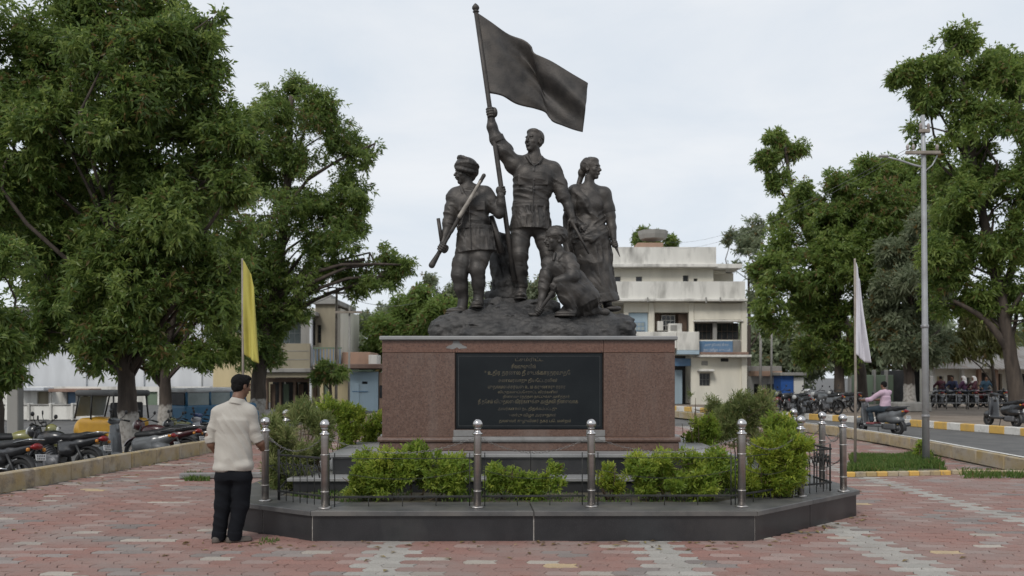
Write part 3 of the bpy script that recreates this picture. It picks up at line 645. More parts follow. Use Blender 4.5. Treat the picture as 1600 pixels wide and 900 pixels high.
def head(s, c, fwd, H, up=(0, 0, 1), k=None, ears=True, nose=1.0):
    """head with brow, eyes, nose, lips, chin, ears; c: centre at eye level, H: chin to crown"""
    f = unit(fwd); u = np.array(up, float); u = unit(u - f * (u @ f)); sd = np.cross(f, u); c = np.array(c, float); A = np.stack((sd, f, u), 1); k = .05 * H if k is None else k
    L = lambda x, y, z: c + sd * x * H + f * y * H + u * z * H
    s.ell(L(0, -.07, .12), np.array((.315, .41, .37)) * H, 0, A)
    s.ell(L(0, .06, -.14), np.array((.25, .29, .34)) * H, k * 1.6, A)
    s.ell(L(0, .22, -.42), np.array((.10, .08, .075)) * H, k * 1.6, A)
    for x in (-1, 1):
        s.ell(L(.15 * x, .22, -.10), np.array((.10, .09, .09)) * H, k, A)
        s.ell(L(.125 * x, .36, .015), np.array((.085, .07, .05)) * H, k * .6, A, cut=True)
    s.ell(L(0, .31, .10), np.array((.20, .06, .04)) * H, k, A)
    for x in (-1, 1): s.ell(L(.12 * x, .295, .01), np.array((.06, .045, .035)) * H, k * .3, A)
    s.cone(L(0, .33, .06), L(0, .43 * nose, -.13), .03 * H, .055 * H, k * .7); s.ell(L(0, .37, -.15), np.array((.085, .06, .045)) * H, k * .5, A)
    s.ell(L(0, .345, -.245), np.array((.10, .05, .026)) * H, k * .4, A); s.ell(L(0, .335, -.295), np.array((.085, .05, .03)) * H, k * .3, A)
    if ears:
        for x in (-1, 1): s.ell(L(.315 * x, -.06, -.03), np.array((.045, .09, .135)) * H, k * .4, A); s.ell(L(.345 * x, -.03, -.02), np.array((.025, .045, .07)) * H, k * .3, A, cut=True)
    return L, A
def grip(s, c, axis, palm, rp, sc, k=None, span=4.6):
    """a fist closed round a rod: c on the rod axis, palm = direction from the rod to the palm"""
    c = np.array(c, float); n = unit(axis); e1 = unit(np.array(palm, float) - n * (np.array(palm, float) @ n)); e2 = np.cross(n, e1); k = .6 * sc if k is None else k
    A = np.stack((e1, e2, n), 1)
    s.ell(c + e1 * (rp + 2.0 * sc) + e2 * .6 * sc, np.array((2.4, 3.4, 4.4)) * sc, k * 2, A)
    for i in range(4):
        off = (i - 1.5) * 2.15 * sc; rf = (1.12, 1.2, 1.15, .98)[i] * sc; n_ = 7; P = []
        for j in range(n_):
            a = .55 + (span - (.0, .15, .1, -.1)[i]) * j / (n_ - 1); P.append(c + n * off + (e1 * math.cos(a) + e2 * math.sin(a)) * (rp + rf * .9))
        s.chain(P, list(np.linspace(rf * 1.1, rf * .85, n_)), .25 * sc)
    P = [c + e1 * (rp + 2.2 * sc) - n * 2.5 * sc - e2 * 1.5 * sc] + [c + n * (3.2 - .7 * j) * sc * .6 + (e1 * math.cos(a) + e2 * math.sin(a)) * (rp + 1.3 * sc) for j, a in enumerate((-.9, -1.6, -2.3))]
    s.chain(P, [1.6 * sc, 1.4 * sc, 1.25 * sc, 1.05 * sc], k)
def hand(s, wr, d, nrm, sc, curl=.5, thumb=1):
    """open relaxed hand: wrist, pointing direction, palm normal; four unequal bent fingers and a thumb off the palm's side"""
    wr = np.array(wr, float); d = unit(d); n = unit(np.array(nrm, float) - d * (np.array(nrm, float) @ d)); sd = np.cross(d, n) * thumb; A = np.stack((sd, d, n), 1)
    s.ell(wr + d * 3.8 * sc, np.array((3.5, 4.6, 1.7)) * sc, 1.2 * sc, A)
    for i, L in enumerate((6.3, 7.2, 6.7, 5.2)):
        p = wr + d * 6.9 * sc + sd * (2.7 - 1.8 * i) * sc; P = [p]; a = .15 + .1 * i * curl
        for j in range(3):
            a += curl * (.6, .75, .5)[j]; p = p + (d * math.cos(a) + n * math.sin(a)) * L * (.45, .32, .23)[j] * sc; P.append(p)
        s.chain(P, [1.05 * sc, .98 * sc, .9 * sc, .75 * sc], .3 * sc)
    p = wr + d * 1.8 * sc + sd * 2.2 * sc; s.chain([p, p + (d * .6 + sd * .75 + n * .25) * 3.0 * sc, p + (d * 1.1 + sd * .8 + n * .6) * 4.6 * sc], [1.5 * sc, 1.2 * sc, .85 * sc], .8 * sc)
# ================================================================ THE BRONZE MONUMENT  (figures authored as px = photo pixel columns/rows at their own distance)
mon = empty('bronze_monument', (.25, 13.0, 2.195), label='dark bronze freedom fighter monument of figures under a raised flag on rock', cat='monument')
def px_sculpt(x0, x1, y0, y1, dep, vox): return Sculpt((x0, -dep, -y1), (x1, dep, -y0), vox)
def p(x, y, d=0.0): return (x, d, -y)
def finish(s, name, d0, m, parent, label=None):
    sc_ = d0 / FPX; off = origin(parent)
    me = s.mesh(name, m, sc_, (-800 * sc_ - off.x, d0 - off.y, CAMZ + HOR * sc_ - off.z)); o = link(name, me, parent)
    if label: o['label'] = label
    return o
def W(x, y, d, d0): sc_ = d0 / FPX; return np.array(((x - 800) * sc_, d0 + d * sc_, CAMZ + (HOR - y) * sc_))
BZ = M['bronze']
# ---- rock
s = px_sculpt(655, 1010, 455, 540, 125, 1.7)
s.ell(p(832, 528, 10), (158, 96, 36), 0); s.ell(p(716, 512, 0), (44, 50, 18), 12); s.ell(p(748, 508, 8), (55, 60, 24), 14); s.ell(p(806, 502, 18), (62, 66, 31), 14)
s.ell(p(860, 520, -30), (70, 55, 23), 14); s.ell(p(932, 514, 10), (55, 60, 28), 12); s.ell(p(975, 515, 5), (17, 52, 24), 8); s.ell(p(690, 522, 0), (17, 50, 14), 8)
s.ell(p(848, 479, 12), (30, 20, 14), 10); s.ell(p(775, 478, 26), (40, 22, 14), 8)
s.noise(2.6, .04, 3); s.noise(2.0, .09, 5, stretch=(1, 1, 2.4)); s.noise(.7, .22, 8)
finish(s, 'rock_base', 12.9, M['bronze_rock'], mon)

# ---- flag bearer
D1 = 13.1; s = px_sculpt(748, 930, 165, 482, 48, .85)
tf = folds(1.3, (.10, .05, .34), (.09, 0, .05)); vf = folds(1.5, (.42, .25, .04), (0, 0, .06)); tr = folds(1.0, (.12, .1, .22), (.15, .1, .02), 1.0); slf = folds(1.1, (.2, .1, .3), (.1, 0, .1))
s.ell(p(834, 284), (32.5, 21, 33), 0, fold=tf); s.ell(p(830, 312), (28, 19, 28), 10, fold=tf); s.ell(p(823, 276, -13), (15, 10, 14), 9); s.ell(p(846, 278, -13), (15, 10, 14), 9)
s.ell(p(804, 258), (14, 13, 13), 9); s.ell(p(863, 267), (13.5, 13, 13), 9); s.cone(p(834, 246, 2), p(806, 257, 2), 9, 10, 8); s.cone(p(834, 248, 2), p(860, 263, 2), 9, 10, 8)
s.econe(p(829, 324), p(828, 359), (28.5, 20.5), (32, 23.5), k=3, fold=vf); s.econe(p(829.5, 318), p(829.5, 325), (29, 20.5), (29, 20.5), k=1.0)
s.ell(p(829, 345), (29, 21, 22), 3)
s.chain([p(804, 257, 0), p(788, 236, -3), p(776, 219, -5)], [14.5, 12.5, 11.2], 4, fold=slf); s.chain([p(775, 218, -5), p(769, 200, -6), p(767.5, 187, -6.5)], [9.3, 8.2, 5.8], 3)
s.econe(p(779, 224, -5), p(775, 215, -5.5), (11.6, 11), (11.6, 11), k=1)
s.chain([p(864, 268, 0), p(874, 290, -1), p(881, 309, -3)], [13.8, 11.8, 10.6], 4, fold=slf); s.chain([p(881, 308, -3), p(888, 324, -6), p(893, 341, -10)], [8.6, 7.4, 5.2], 3); s.econe(p(877, 303, -2.5), p(881.5, 312, -3.2), (11.2, 10.5), (11.4, 10.6), k=1)
hand(s, p(893.5, 341, -10), (.25, -.25, -1), (-.3, .9, 0), 1.5, .95, -1)
s.cone(p(835, 252, 0), p(835, 236, -1), 10, 9, 4)
s.cone(p(824, 247, -8), p(829, 258, -18), 2.8, 1.8, 1.0); s.cone(p(846, 248, -8), p(841, 259, -18), 2.8, 1.8, 1.0); s.cone(p(822, 245, 4), p(824, 247, -8), 2.8, 2.8, 1.0); s.cone(p(847, 246, 4), p(846, 248, -8), 2.8, 2.8, 1.0); s.cone(p(829, 258, -18), p(834, 264, -20), 1.6, 1.2, 1.0); s.cone(p(841, 259, -18), p(834, 264, -20), 1.6, 1.2, 1.0)
s.cone(p(834, 262, -21), p(831, 350, -24), .9, .9, 1.5)
for yy in (272, 286, 300): s.ell(p(834, yy, -22.5), (1.6, 1.6, 1.6), .3)
s.box(p(848, 285, -19), (8, 2.2, 8.5), 1.2, 1.0); s.box(p(816, 285, -18), (7, 2.2, 8.5), 1.2, 1.0)
Lh, A = head(s, p(833.5, 222, -3), (-.62, -.76, .20), 38)
s.ell(Lh(0, -.12, .20), np.array((.345, .405, .345)) * 38, 1.0, A, fold=folds(.8, (.5, .3, .5), (.2, .2, 0))); s.ell(Lh(0, .10, .37), np.array((.29, .22, .14)) * 38, 2.5, A)
for sx in (-1, 1): s.ell(Lh(.12 * sx, .335, .075), np.array((.085, .03, .02)) * 38, .5, A)
s.chain([p(815, 352, 0), p(812, 380, -4), p(812, 400, -9)], [17, 15, 12.8], 5, fold=tr); s.chain([p(812, 400, -9), p(813, 424, -4), p(815, 446, 0)], [12.8, 11.6, 9.2], 4, fold=tr); s.econe(p(815, 442, 0), p(815, 449, 0), (9.9, 9.9), (9.6, 9.6), k=1)
s.cone(p(815, 448, 0), p(814, 461, -1), 7.8, 8.5, 2); s.ell(p(812.5, 463, -10), (9, 18, 6.2), 3); s.ell(p(812.5, 468, -10), (9.8, 19.5, 2.4), 1)
s.chain([p(845, 352, 2), p(853, 376, 1), p(857, 398, -2)], [17, 15, 12.8], 5, fold=tr); s.chain([p(857, 398, -2), p(858, 424, 4), p(856, 446, 8)], [12.8, 11.4, 9.2], 4, fold=tr)
s.cone(p(856, 446, 8), p(857, 458, 7), 7.8, 8.5, 2); s.ell(p(859, 461, -2), (9.5, 17, 6.2), 3)
polea, poleb = np.array(p(744, 21, -8)), np.array(p(804, 440, -14)); PN = unit(poleb - polea)
pole_at = lambda y: polea + (poleb - polea) * ((y - 21) / 419.)
grip(s, pole_at(179), PN, (.9, .3, 0), 3.2, 1.75)
finish(s, 'flag_bearer', D1, BZ, mon, 'man in shirt and trousers holding the flagpole aloft')
mb = MB(); q = [pole_at(y) for y in (20, 120, 240, 340, 442)]
mb.tube([W(c[0], -c[2], c[1], D1) for c in q], [.034, .034, .036, .036, .037], 12); fp = mb.build('flagpole', BZ, mon)
c = W(744, 21, -8, D1); mb = MB().lathe(c, [(.036, -.02), (.05, -.005), (.03, .012), (.045, .025), (.055, .045), (.05, .07), (.03, .095), (.006, .118)], 14, axis=Matrix.Rotation(-.08, 3, 'Y')); mb.build('finial', BZ, fp)
# ---- flag, cast in bronze: curved sheet with thickness
def curve(P, t):
    P = np.array(P, float); n = len(P) - 1; u = np.clip(t * n, 0, n - 1e-6); i = int(u); f = u - i
    g_ = lambda k: P[min(max(k, 0), n)]
    return .5 * ((2 * g_(i)) + (-g_(i - 1) + g_(i + 1)) * f + (2 * g_(i - 1) - 5 * g_(i) + 4 * g_(i + 1) - g_(i + 2)) * f * f + (-g_(i - 1) + 3 * g_(i) - 3 * g_(i + 1) + g_(i + 2)) * f ** 3)
TOP = [(748, 25), (770, 38), (795, 53), (818, 62), (829, 75), (834, 88), (862, 103), (892, 121), (917, 135)]; BOT = [(763, 148), (785, 153), (806, 163), (832, 168), (852, 175), (862, 189), (878, 197), (895, 205), (909, 210)]
def cloth(name, top, bot, wave, nu, nv, d0, thick, m, parent):
    G = np.zeros((nu + 1, nv + 1, 3))
    for i in range(nu + 1):
        a, b = curve(top, i / nu), curve(bot, i / nu)
        for j in range(nv + 1):
            t = j / nv; q = a + (b - a) * t; G[i, j] = (q[0], wave(i / nu, t), -q[1])
    du = np.gradient(G, axis=0); dv = np.gradient(G, axis=1); nn = np.cross(du, dv); nn /= np.linalg.norm(nn, axis=2)[..., None]
    V = np.concatenate(((G + nn * thick / 2).reshape(-1, 3), (G - nn * thick / 2).reshape(-1, 3))); K = (nu + 1) * (nv + 1); F = []
    ix = lambda i, j: i * (nv + 1) + j
    for i in range(nu):
        for j in range(nv): f = (ix(i, j), ix(i + 1, j), ix(i + 1, j + 1), ix(i, j + 1)); F.append(f); F.append(tuple(K + q for q in f[::-1]))
    E = [(ix(i, 0), ix(i + 1, 0)) for i in range(nu)] + [(ix(i + 1, nv), ix(i, nv)) for i in range(nu)] + [(ix(0, j + 1), ix(0, j)) for j in range(nv)] + [(ix(nu, j), ix(nu, j + 1)) for j in range(nv)]
    for a, b in E: F.append((b, a, a + K, b + K))
    sc_ = d0 / FPX; off = origin(parent); V = V * sc_ + np.array((-800 * sc_ - off.x, d0 - off.y, CAMZ + HOR * sc_ - off.z))
    return link(name, np_mesh(name, V, [(np.array(F), 0)], [m], True), parent)
def wv(u, t):
    d = u + .28 * t
    w_ = min(u * 3, 1); r = 12 * math.sin(5.2 * u - 1.6 * t + .3) * w_ + 4.0 * math.sin(9.5 * (u * .75 - .8 * t) + 1.6 * u) * w_ + 1.6 * math.sin(17 * (u * .5 - t * .9) + 2 + 2 * u) * w_ + .6 * math.sin(29 * (u * .6 - t * .7) + 3 * t) * w_
    return -8 + r
cloth('flag', TOP, BOT, wv, 72, 40, D1, 2.6, BZ, fp)

# ---- turbaned man with the rifle
D2 = 12.9; s = px_sculpt(664, 800, 236, 500, 45, .85)
s.ell(p(735, 320), (27.5, 20, 29), 0, fold=tf); s.ell(p(740, 345), (26, 18, 22), 9, fold=tf); s.ell(p(726, 318, -11), (13, 9, 12), 8); s.ell(p(748, 318, -11), (13, 9, 12), 8)
s.ell(p(712, 306), (11.5, 12, 11.5), 8); s.ell(p(758, 304), (11.5, 12, 11.5), 8); s.cone(p(731, 294, 2), p(713, 303, 2), 8.5, 9.5, 8); s.cone(p(734, 294, 2), p(756, 301, 2), 8.5, 9.5, 8)
s.econe(p(742, 358), p(744, 394), (26.5, 19.5), (31.5, 22.5), k=3, fold=vf); s.econe(p(741.5, 353), p(741.5, 359.5), (27.5, 20.5), (27.5, 20.5), k=.6); s.ell(p(743, 380), (28, 20, 20), 3)
s.cone(p(731, 304, -1), p(729, 284, -1), 9.2, 8.3, 4)
s.cone(p(721, 293, -6), p(724, 304, -16), 2.8, 2, 1.2); s.cone(p(744, 293, -6), p(739, 305, -17), 2.8, 2, 1.2); s.cone(p(720, 292, 5), p(721, 293, -6), 2.8, 2.8, 1.2); s.cone(p(745, 292, 5), p(744, 293, -6), 2.8, 2.8, 1.2); s.cone(p(724, 304, -16), p(731, 313, -19), 1.8, 1.2, 1.2); s.cone(p(739, 305, -17), p(733, 313, -19), 1.8, 1.2, 1.2); s.cone(p(733, 314, -20), p(737, 392, -24), .9, .9, 1.5)
s.box(p(752, 325, -18), (6.5, 2, 7), 1, 1); s.box(p(724, 326, -17), (6.5, 2, 7), 1, 1)
Lh, A = head(s, p(725, 271, -3), (-.86, -.5, -.02), 36, nose=1.05)
tw = lambda X, Y, Z: .9 * np.abs(np.sin(.42 * (Z * .9 + X * .55 + 0 * Y))) - .5
th_ = R(14); TA = np.array(((math.cos(th_), 0, math.sin(th_)), (0, 1, 0), (-math.sin(th_), 0, math.cos(th_))))
s.ell(p(729.5, 260.5, -2), (18.4, 19.0, 14.2), 1.0, TA); s.ell(p(739, 268, 3), (9, 11, 9), 3)
for q_, (dz_, k_) in enumerate(((-5.5, .93), (0, 1.0), (6, .93))):
    c_ = np.array(p(729.5, 260.5, -2)) + TA[:, 2] * dz_; P_ = [c_ + TA[:, 0] * math.cos(a) * 16.2 * k_ + TA[:, 1] * math.sin(a) * 16.8 * k_ + TA[:, 2] * (4.0 * math.sin(a + 2.2 * q_)) for a in np.linspace(0, 6.283, 19)]
    s.chain(P_, [3.2] * 19, 1.2)
s.ell(Lh(0, -.36, -.08), np.array((.26, .19, .26)) * 36, 2, A); s.cone(Lh(.1, .36, -.215), Lh(-.1, .36, -.215), 1.3, 1.3, .6)
s.chain([p(710, 310, 0), p(705, 332, -1), p(702, 350, -3)], [13, 11.2, 10.2], 4, fold=slf); s.econe(p(703, 344, -2), p(701.5, 352, -3.2), (10.8, 10.2), (10.9, 10.3), k=1); s.chain([p(702, 350, -3), p(697, 368, -8), p(693, 383, -14)], [8.4, 7.2, 5.2], 3)
s.chain([p(759, 305, 0), p(767, 316, -2), p(773, 325, -4)], [12.2, 11, 10.2], 4, fold=slf); s.econe(p(769.5, 320, -3), p(774, 327, -5), (10.6, 10), (10.4, 9.8), k=.8); s.chain([p(773, 325, -4), p(780, 335, -8)], [8.6, 8.2], 3); s.chain([p(780, 335, -8), p(783, 320, -11), p(783, 308, -13)], [7.8, 6.8, 5.0], 3)
ra, rb = np.array(p(757, 281, -30)), np.array(p(676, 416, -14)); RN = unit(rb - ra); r_at = lambda t: ra + (rb - ra) * t
grip(s, r_at(.80), RN, (.7, .4, .3), 3.4, 1.6)
pc_ = pole_at(301); pc_ = np.array((pc_[0], pc_[1] * 1.0 + (D1 - D2) / (D2 / FPX), pc_[2]))  # same pole, this figure's depth scale
sc1, sc2 = D1 / FPX, D2 / FPX; wpos = W(pole_at(301)[0], 301, pole_at(301)[1], D1); loc2 = np.array(((wpos[0]) / sc2 + 800, (wpos[1] - D2) / sc2, (wpos[2] - CAMZ) / sc2 - HOR))
s.chain([p(783, 309, -13), loc2 + np.array((-2.5, -3, -9))], [5.2, 5.4], 2); grip(s, loc2, PN, (-.55, -.8, 0), 3.3, 1.6)
s.chain([p(731, 388, 0), p(722, 412, -3), p(718, 430, -6)], [15.5, 14, 12.4], 5, fold=tr); s.chain([p(718, 430, -6), p(720, 448, -2), p(724, 464, 3)], [12.4, 10.6, 8.2], 4, fold=tr); s.cone(p(724, 464, 3), p(722, 481, 2), 8, 8.6, 1.2); s.ell(p(713, 486, -3), (15.5, 9.5, 5.5), 3); s.ell(p(712, 490, -3), (17, 10.5, 2.3), 1)
s.chain([p(755, 386, 0), p(750, 404, -6), p(747, 422, -11)], [15.5, 14, 11.8], 5, fold=tr); s.chain([p(747, 422, -11), p(748, 444, -7), p(748, 460, -4)], [11.8, 9.8, 8.0], 4, fold=tr); s.cone(p(748, 460, -4), p(747, 475, -5), 8, 8.6, 1.2); s.ell(p(745.5, 477, -14), (9, 17, 5.8), 3); s.ell(p(745.5, 481, -14), (9.8, 18.5, 2.3), 1)
finish(s, 'turbaned_rifleman', D2, BZ, mon, 'turbaned man striding with a rifle across his chest')
s = px_sculpt(664, 772, 272, 426, 40, .9)
s.chain([r_at(0), r_at(.06), r_at(.30)], [3.2, 2.8, 2.3], 1.5); s.chain([r_at(.30), r_at(.42), r_at(.62)], [2.6, 3.9, 2.6], 2, sq=(1, 1, 1)); s.chain([r_at(.6), r_at(.85), r_at(1.0)], [2.4, 3.0, 5.0], 2)
s.chain([r_at(.44) + (3, -3, -5), r_at(.49) + (5, -3, -8), r_at(.54) + (2, -3, -6)], [1, 1, 1], .3); s.cone(r_at(.36) + (4, -2, 3), r_at(.36) + (8, -2, 5), 1.3, 1.3, .5)
finish(s, 'rifle', D2, BZ, mon)
s = px_sculpt(712, 762, 280, 352, 45, .9); q0, qm, q1 = r_at(.07) + (0, -2.6, 0), r_at(.26) + (.5, -3.4, 0), r_at(.46) + (0, -4.4, 0); s.chain([q0, qm, q1], [2.0, 3.0, 3.4], 0); finish(s, 'rifle_sling', D2, M['bronze_worn'], mon, 'pale worn strap along the rifle')
mb = MB().tube([W(686, 344, -16, D2), W(692, 384, -14, D2)], [.026, .03], 8); mb.build('baton', BZ, mon)
mb = MB().tube([W(766, 336, 10, D2), W(775, 365, 11, D2), W(783, 394, 12, D2)], [.05, .055, .05], 8); mb.build('scabbard', BZ, mon)
# ---- cloth bundle behind them
s = px_sculpt(745, 835, 335, 480, 55, 1.3); df = folds(2.6, (.34, .16, .1), (.05, .05, .09), .5, 2)
s.chain([p(779, 372, 24), p(783, 410, 24), p(790, 445, 20)], [13, 19, 21], 8, fold=df); s.chain([p(790, 385, 26), p(808, 440, 24)], [10, 15], 8, fold=df); s.ell(p(790, 462, 18), (34, 20, 14), 8); s.noise(1.6, .12, 4)
finish(s, 'draped_cloth', 13.2, M['bronze_rock'], mon)

# ---- woman in the sari
D3 = 13.3; s = px_sculpt(866, 985, 236, 496, 42, .85)
sf = folds(1.9, (.26, .14, .075), (.02, .02, .035), .8, 1.8); df = folds(1.5, (.22, .1, -.3), (.06, 0, .06))
s.ell(p(921, 316), (24.5, 17.5, 26), 0, fold=folds(.8, (.15, .1, .3))); s.ell(p(911, 322, -12), (10, 7.5, 10), 6); s.ell(p(930, 323, -12), (10, 7.5, 10), 6); s.ell(p(922, 345), (24.5, 17, 22), 8, fold=df); s.ell(p(923, 372), (28.5, 20, 26), 10, fold=df)
s.ell(p(899, 300), (11, 11, 11), 7); s.ell(p(943, 304), (11, 11, 11), 7); s.cone(p(920, 292, 2), p(900, 299, 2), 7.5, 8.5, 7); s.cone(p(921, 292, 2), p(942, 302, 2), 7.5, 8.5, 7)
s.econe(p(923, 362), p(938, 473), (27.5, 20), (27, 20), k=6, fold=sf); s.econe(p(936, 462), p(938, 474), (27.5, 20.5), (28.5, 21.5), k=1.5, fold=sf)
s.chain([p(897, 299, -5), p(911, 317, -17.5), p(929, 345, -13), p(945, 366, -8)], [5, 5, 4.5, 5], 4, fold=folds(1.0, (.5, .2, .4))); s.chain([p(896, 300, 6), p(892, 330, 16), p(888, 368, 16), p(890, 400, 12)], [8, 9, 10, 8], 5, fold=sf)
s.chain([p(900, 372, -16), p(922, 378, -22), p(946, 366, -12)], [4, 4, 4], 2, fold=df)
s.cone(p(920, 296), p(921, 278, -1), 8, 7.4, 4)
Lh, A = head(s, p(925, 264, -2), (.80, -.58, .02), 35, ears=True)
s.ell(Lh(0, -.14, .17), np.array((.36, .43, .37)) * 35, .8, A, fold=folds(.6, (.5, .3, .5), (.2, .2, 0))); s.ell(Lh(0, .06, .34), np.array((.28, .25, .16)) * 35, 2, A); s.ell(Lh(.02, -.52, -.10), np.array((.2, .18, .21)) * 35, 2, A)
s.chain([Lh(0, -.55, -.2), p(904, 289, 9), p(897, 296, 12)], [4.5, 4, 3], 2)
s.chain([p(898, 301, 0), p(893, 320, 0), p(890, 335, -1)], [11.5, 10.2, 9.2], 4); s.econe(p(891, 325, 0), p(890, 331, -.5), (10.4, 9.8), (10.4, 9.8), k=.8); s.chain([p(890, 335, -1), p(896, 347, -8), p(905, 354, -16)], [8, 6.8, 4.8], 3); hand(s, p(905, 354, -16), (.6, -.5, -.5), (0, .9, -.3), 1.25, .8, -1)
s.chain([p(944, 304, 0), p(950, 325, 0), p(953, 338, -1)], [11.3, 10, 9], 4); s.econe(p(950.5, 326, 0), p(952, 332, -.5), (10.4, 9.8), (10.4, 9.8), k=.8); s.chain([p(953, 338, -1), p(956, 356, -4), p(958, 374, -8)], [8, 6.6, 4.6], 3)
dg0, dg1 = np.array(p(957, 376, -11)), np.array(p(966, 402, -13)); grip(s, dg0 + (dg1 - dg0) * .25, unit(dg1 - dg0), (-.3, .6, .5), 2.0, 1.35)
s.ell(p(956, 483, -8), (14, 8.5, 5), 3); s.cone(p(948, 472, 0), p(950, 481, -2), 7, 7, 3); s.ell(p(930, 480, -16), (9, 13, 5), 3)
finish(s, 'sari_woman', D3, BZ, mon, 'woman in a draped sari looking to the side with a dagger in hand')
s = px_sculpt(948, 975, 366, 410, 24, .7); s.cone(p(957, 376, -11), p(961, 388, -12), 1.9, 2.0, 0); s.cone(p(961, 388, -12), p(967.5, 404, -13), 2.6, .5, .5, sq=(1, 2.2, 1)); s.ell(p(961, 387.5, -12), (4, 1.6, 1.4), .4); finish(s, 'dagger', D3, BZ, mon)
mb = MB().tube([W(893, 350, -16, D1), W(904, 372, -20, D1), W(918, 400, -24, D1)], [.022, .02, .012], 8); mb.build('baton', BZ, mon)

# ---- crouching man
D4 = 12.5; s = px_sculpt(824, 965, 342, 506, 50, .85)
kf = folds(1.2, (.22, .1, .26), (.1, .1, 0)); kt = folds(1.3, (.25, .12, .18), (.1, 0, .1), .7)
s.ell(p(878, 420, 0), (24, 19, 23), 0, fold=kf); s.ell(p(892, 441, 3), (26, 20, 24), 10, fold=kf); s.ell(p(909, 460, 4), (25, 21, 20), 10, fold=kf)
s.ell(p(858, 413, -4), (11.5, 12, 11.5), 7); s.ell(p(888, 408, -10), (12, 12, 12), 7); s.cone(p(876, 402, 0), p(860, 410, -3), 8.5, 9, 7); s.cone(p(877, 402, 0), p(888, 407, -8), 8.5, 9, 7)
s.cone(p(876, 408, -2), p(872, 390, -3), 9, 8.4, 4); s.cone(p(866, 398, -11), p(864, 408, -17), 2.6, 1.8, 2.2); s.cone(p(882, 400, -12), p(873, 410, -18), 2.6, 1.8, 2.2)
Lh, A = head(s, p(866.5, 375, -4), (-.90, -.42, .02), 38, nose=1.05)
s.ell(Lh(0, -.10, .20), np.array((.40, .47, .38)) * 38, .7, A, fold=folds(.8, (.45, .2, .5), (.1, .1, 0))); s.econe(Lh(0, -.07, .15), Lh(0, -.06, .25), (15.6, 17.2), (15.4, 17.0), side=A[:, 0], k=.8); s.cone(Lh(.1, .36, -.215), Lh(-.1, .36, -.215), 1.2, 1.2, .5)
s.chain([p(858, 414, -5), p(852, 434, -8), p(850, 452, -11)], [11.5, 10.2, 9.4], 4, fold=slf); s.econe(p(850.5, 446, -10), p(850, 454, -11), (10, 9.6), (10, 9.6), k=.8); s.chain([p(850, 452, -11), p(847, 468, -14), p(844, 481, -17)], [7.6, 6.6, 5.0], 3)
tl0, tl1 = np.array(p(871, 448, -30)), np.array(p(838, 492, -19)); TN = unit(tl1 - tl0); grip(s, tl0 + (tl1 - tl0) * .88, TN, (.1, .6, .8), 2.8, 1.5)
s.chain([p(887, 410, -11), p(893, 422, -18), p(893, 434, -24)], [12, 10.8, 10], 4, fold=slf); s.chain([p(893, 435, -24), p(880, 440, -29), p(868, 442, -31)], [9.4, 8.2, 6.0], 4); hand(s, p(869, 442, -31), (-.6, -.25, -.75), (.3, .9, 0), 1.4, .7, 1)
s.chain([p(912, 467, -4), p(896, 458, -13), p(878, 451, -22)], [17, 15.5, 13.2], 6, fold=kt); s.chain([p(878, 451, -22), p(885, 468, -19), p(892, 480, -17)], [13, 11.8, 9.2], 4, fold=kt); s.cone(p(892, 479, -17), p(893, 488, -17), 7.4, 7.4, 2); s.ell(p(882, 491, -20), (16, 8.5, 4.8), 3); s.ell(p(881, 494.5, -20), (17, 9.2, 2), 1)
s.chain([p(914, 468, 8), p(898, 480, 4), p(888, 488, 0)], [17, 14.5, 12], 6, fold=kt); s.chain([p(890, 488, 4), p(912, 487, 12), p(932, 484, 14)], [11.5, 11, 8.5], 4, fold=kt); s.ell(p(944, 487, 13), (11, 7, 6.5), 3)
s.ell(p(917, 466, 3), (20, 20, 17), 6, fold=kt); s.econe(p(906, 452, 3), p(918, 474, 3), (21.5, 19.5), (23, 20.5), k=4, side=(0, 1, 0), fold=kf)
finish(s, 'crouching_man', D4, BZ, mon, 'crouching man in a cap resting an arm on his knee')
s = px_sculpt(822, 882, 440, 502, 45, .9); s.chain([tl0, tl0 + (tl1 - tl0) * .3, tl1], [4.2, 3.0, 2.8], .5); s.ell(p(833, 493, -19), (9, 3.5, 3.0), 2, rot=np.array(rotm(0, 0, .1))); finish(s, 'tool', D4, BZ, mon)
# ================================================================ POSTS, CHAINS, RAILINGS ON THE PLATFORM
def make_post():
    r = empty('steel_post'); MB().lathe((0, 0, 0), [(.068, 0), (.068, .010), (.058, .016), (.046, .022)], 24).build('base_plate', M['steel'], r)
    MB().lathe((0, 0, 0), [(.0395, .018), (.0395, .76), (.0395, .763)], 24).build('tube', M['steel'], r)
    for z in (.165, .545): MB().lathe((0, 0, 0), [(.040, z), (.0455, z + .004), (.0455, z + .011), (.040, z + .015)], 24).build('ring', M['steel'], r)
    MB().lathe((0, 0, 0), [(.044, .755), (.053, .760), (.053, .772), (.040, .780), (.030, .790), (.027, .803), (.032, .815), (.04, .822)], 24).build('collar', M['steel_ball'], r)
    pf = [(.052 * math.sin(a), .866 - .052 * math.cos(a)) for a in np.linspace(.02, math.pi - .02, 15)]
    MB().lathe((0, 0, 0), pf, 24).build('ball', M['steel_ball'], r); return r
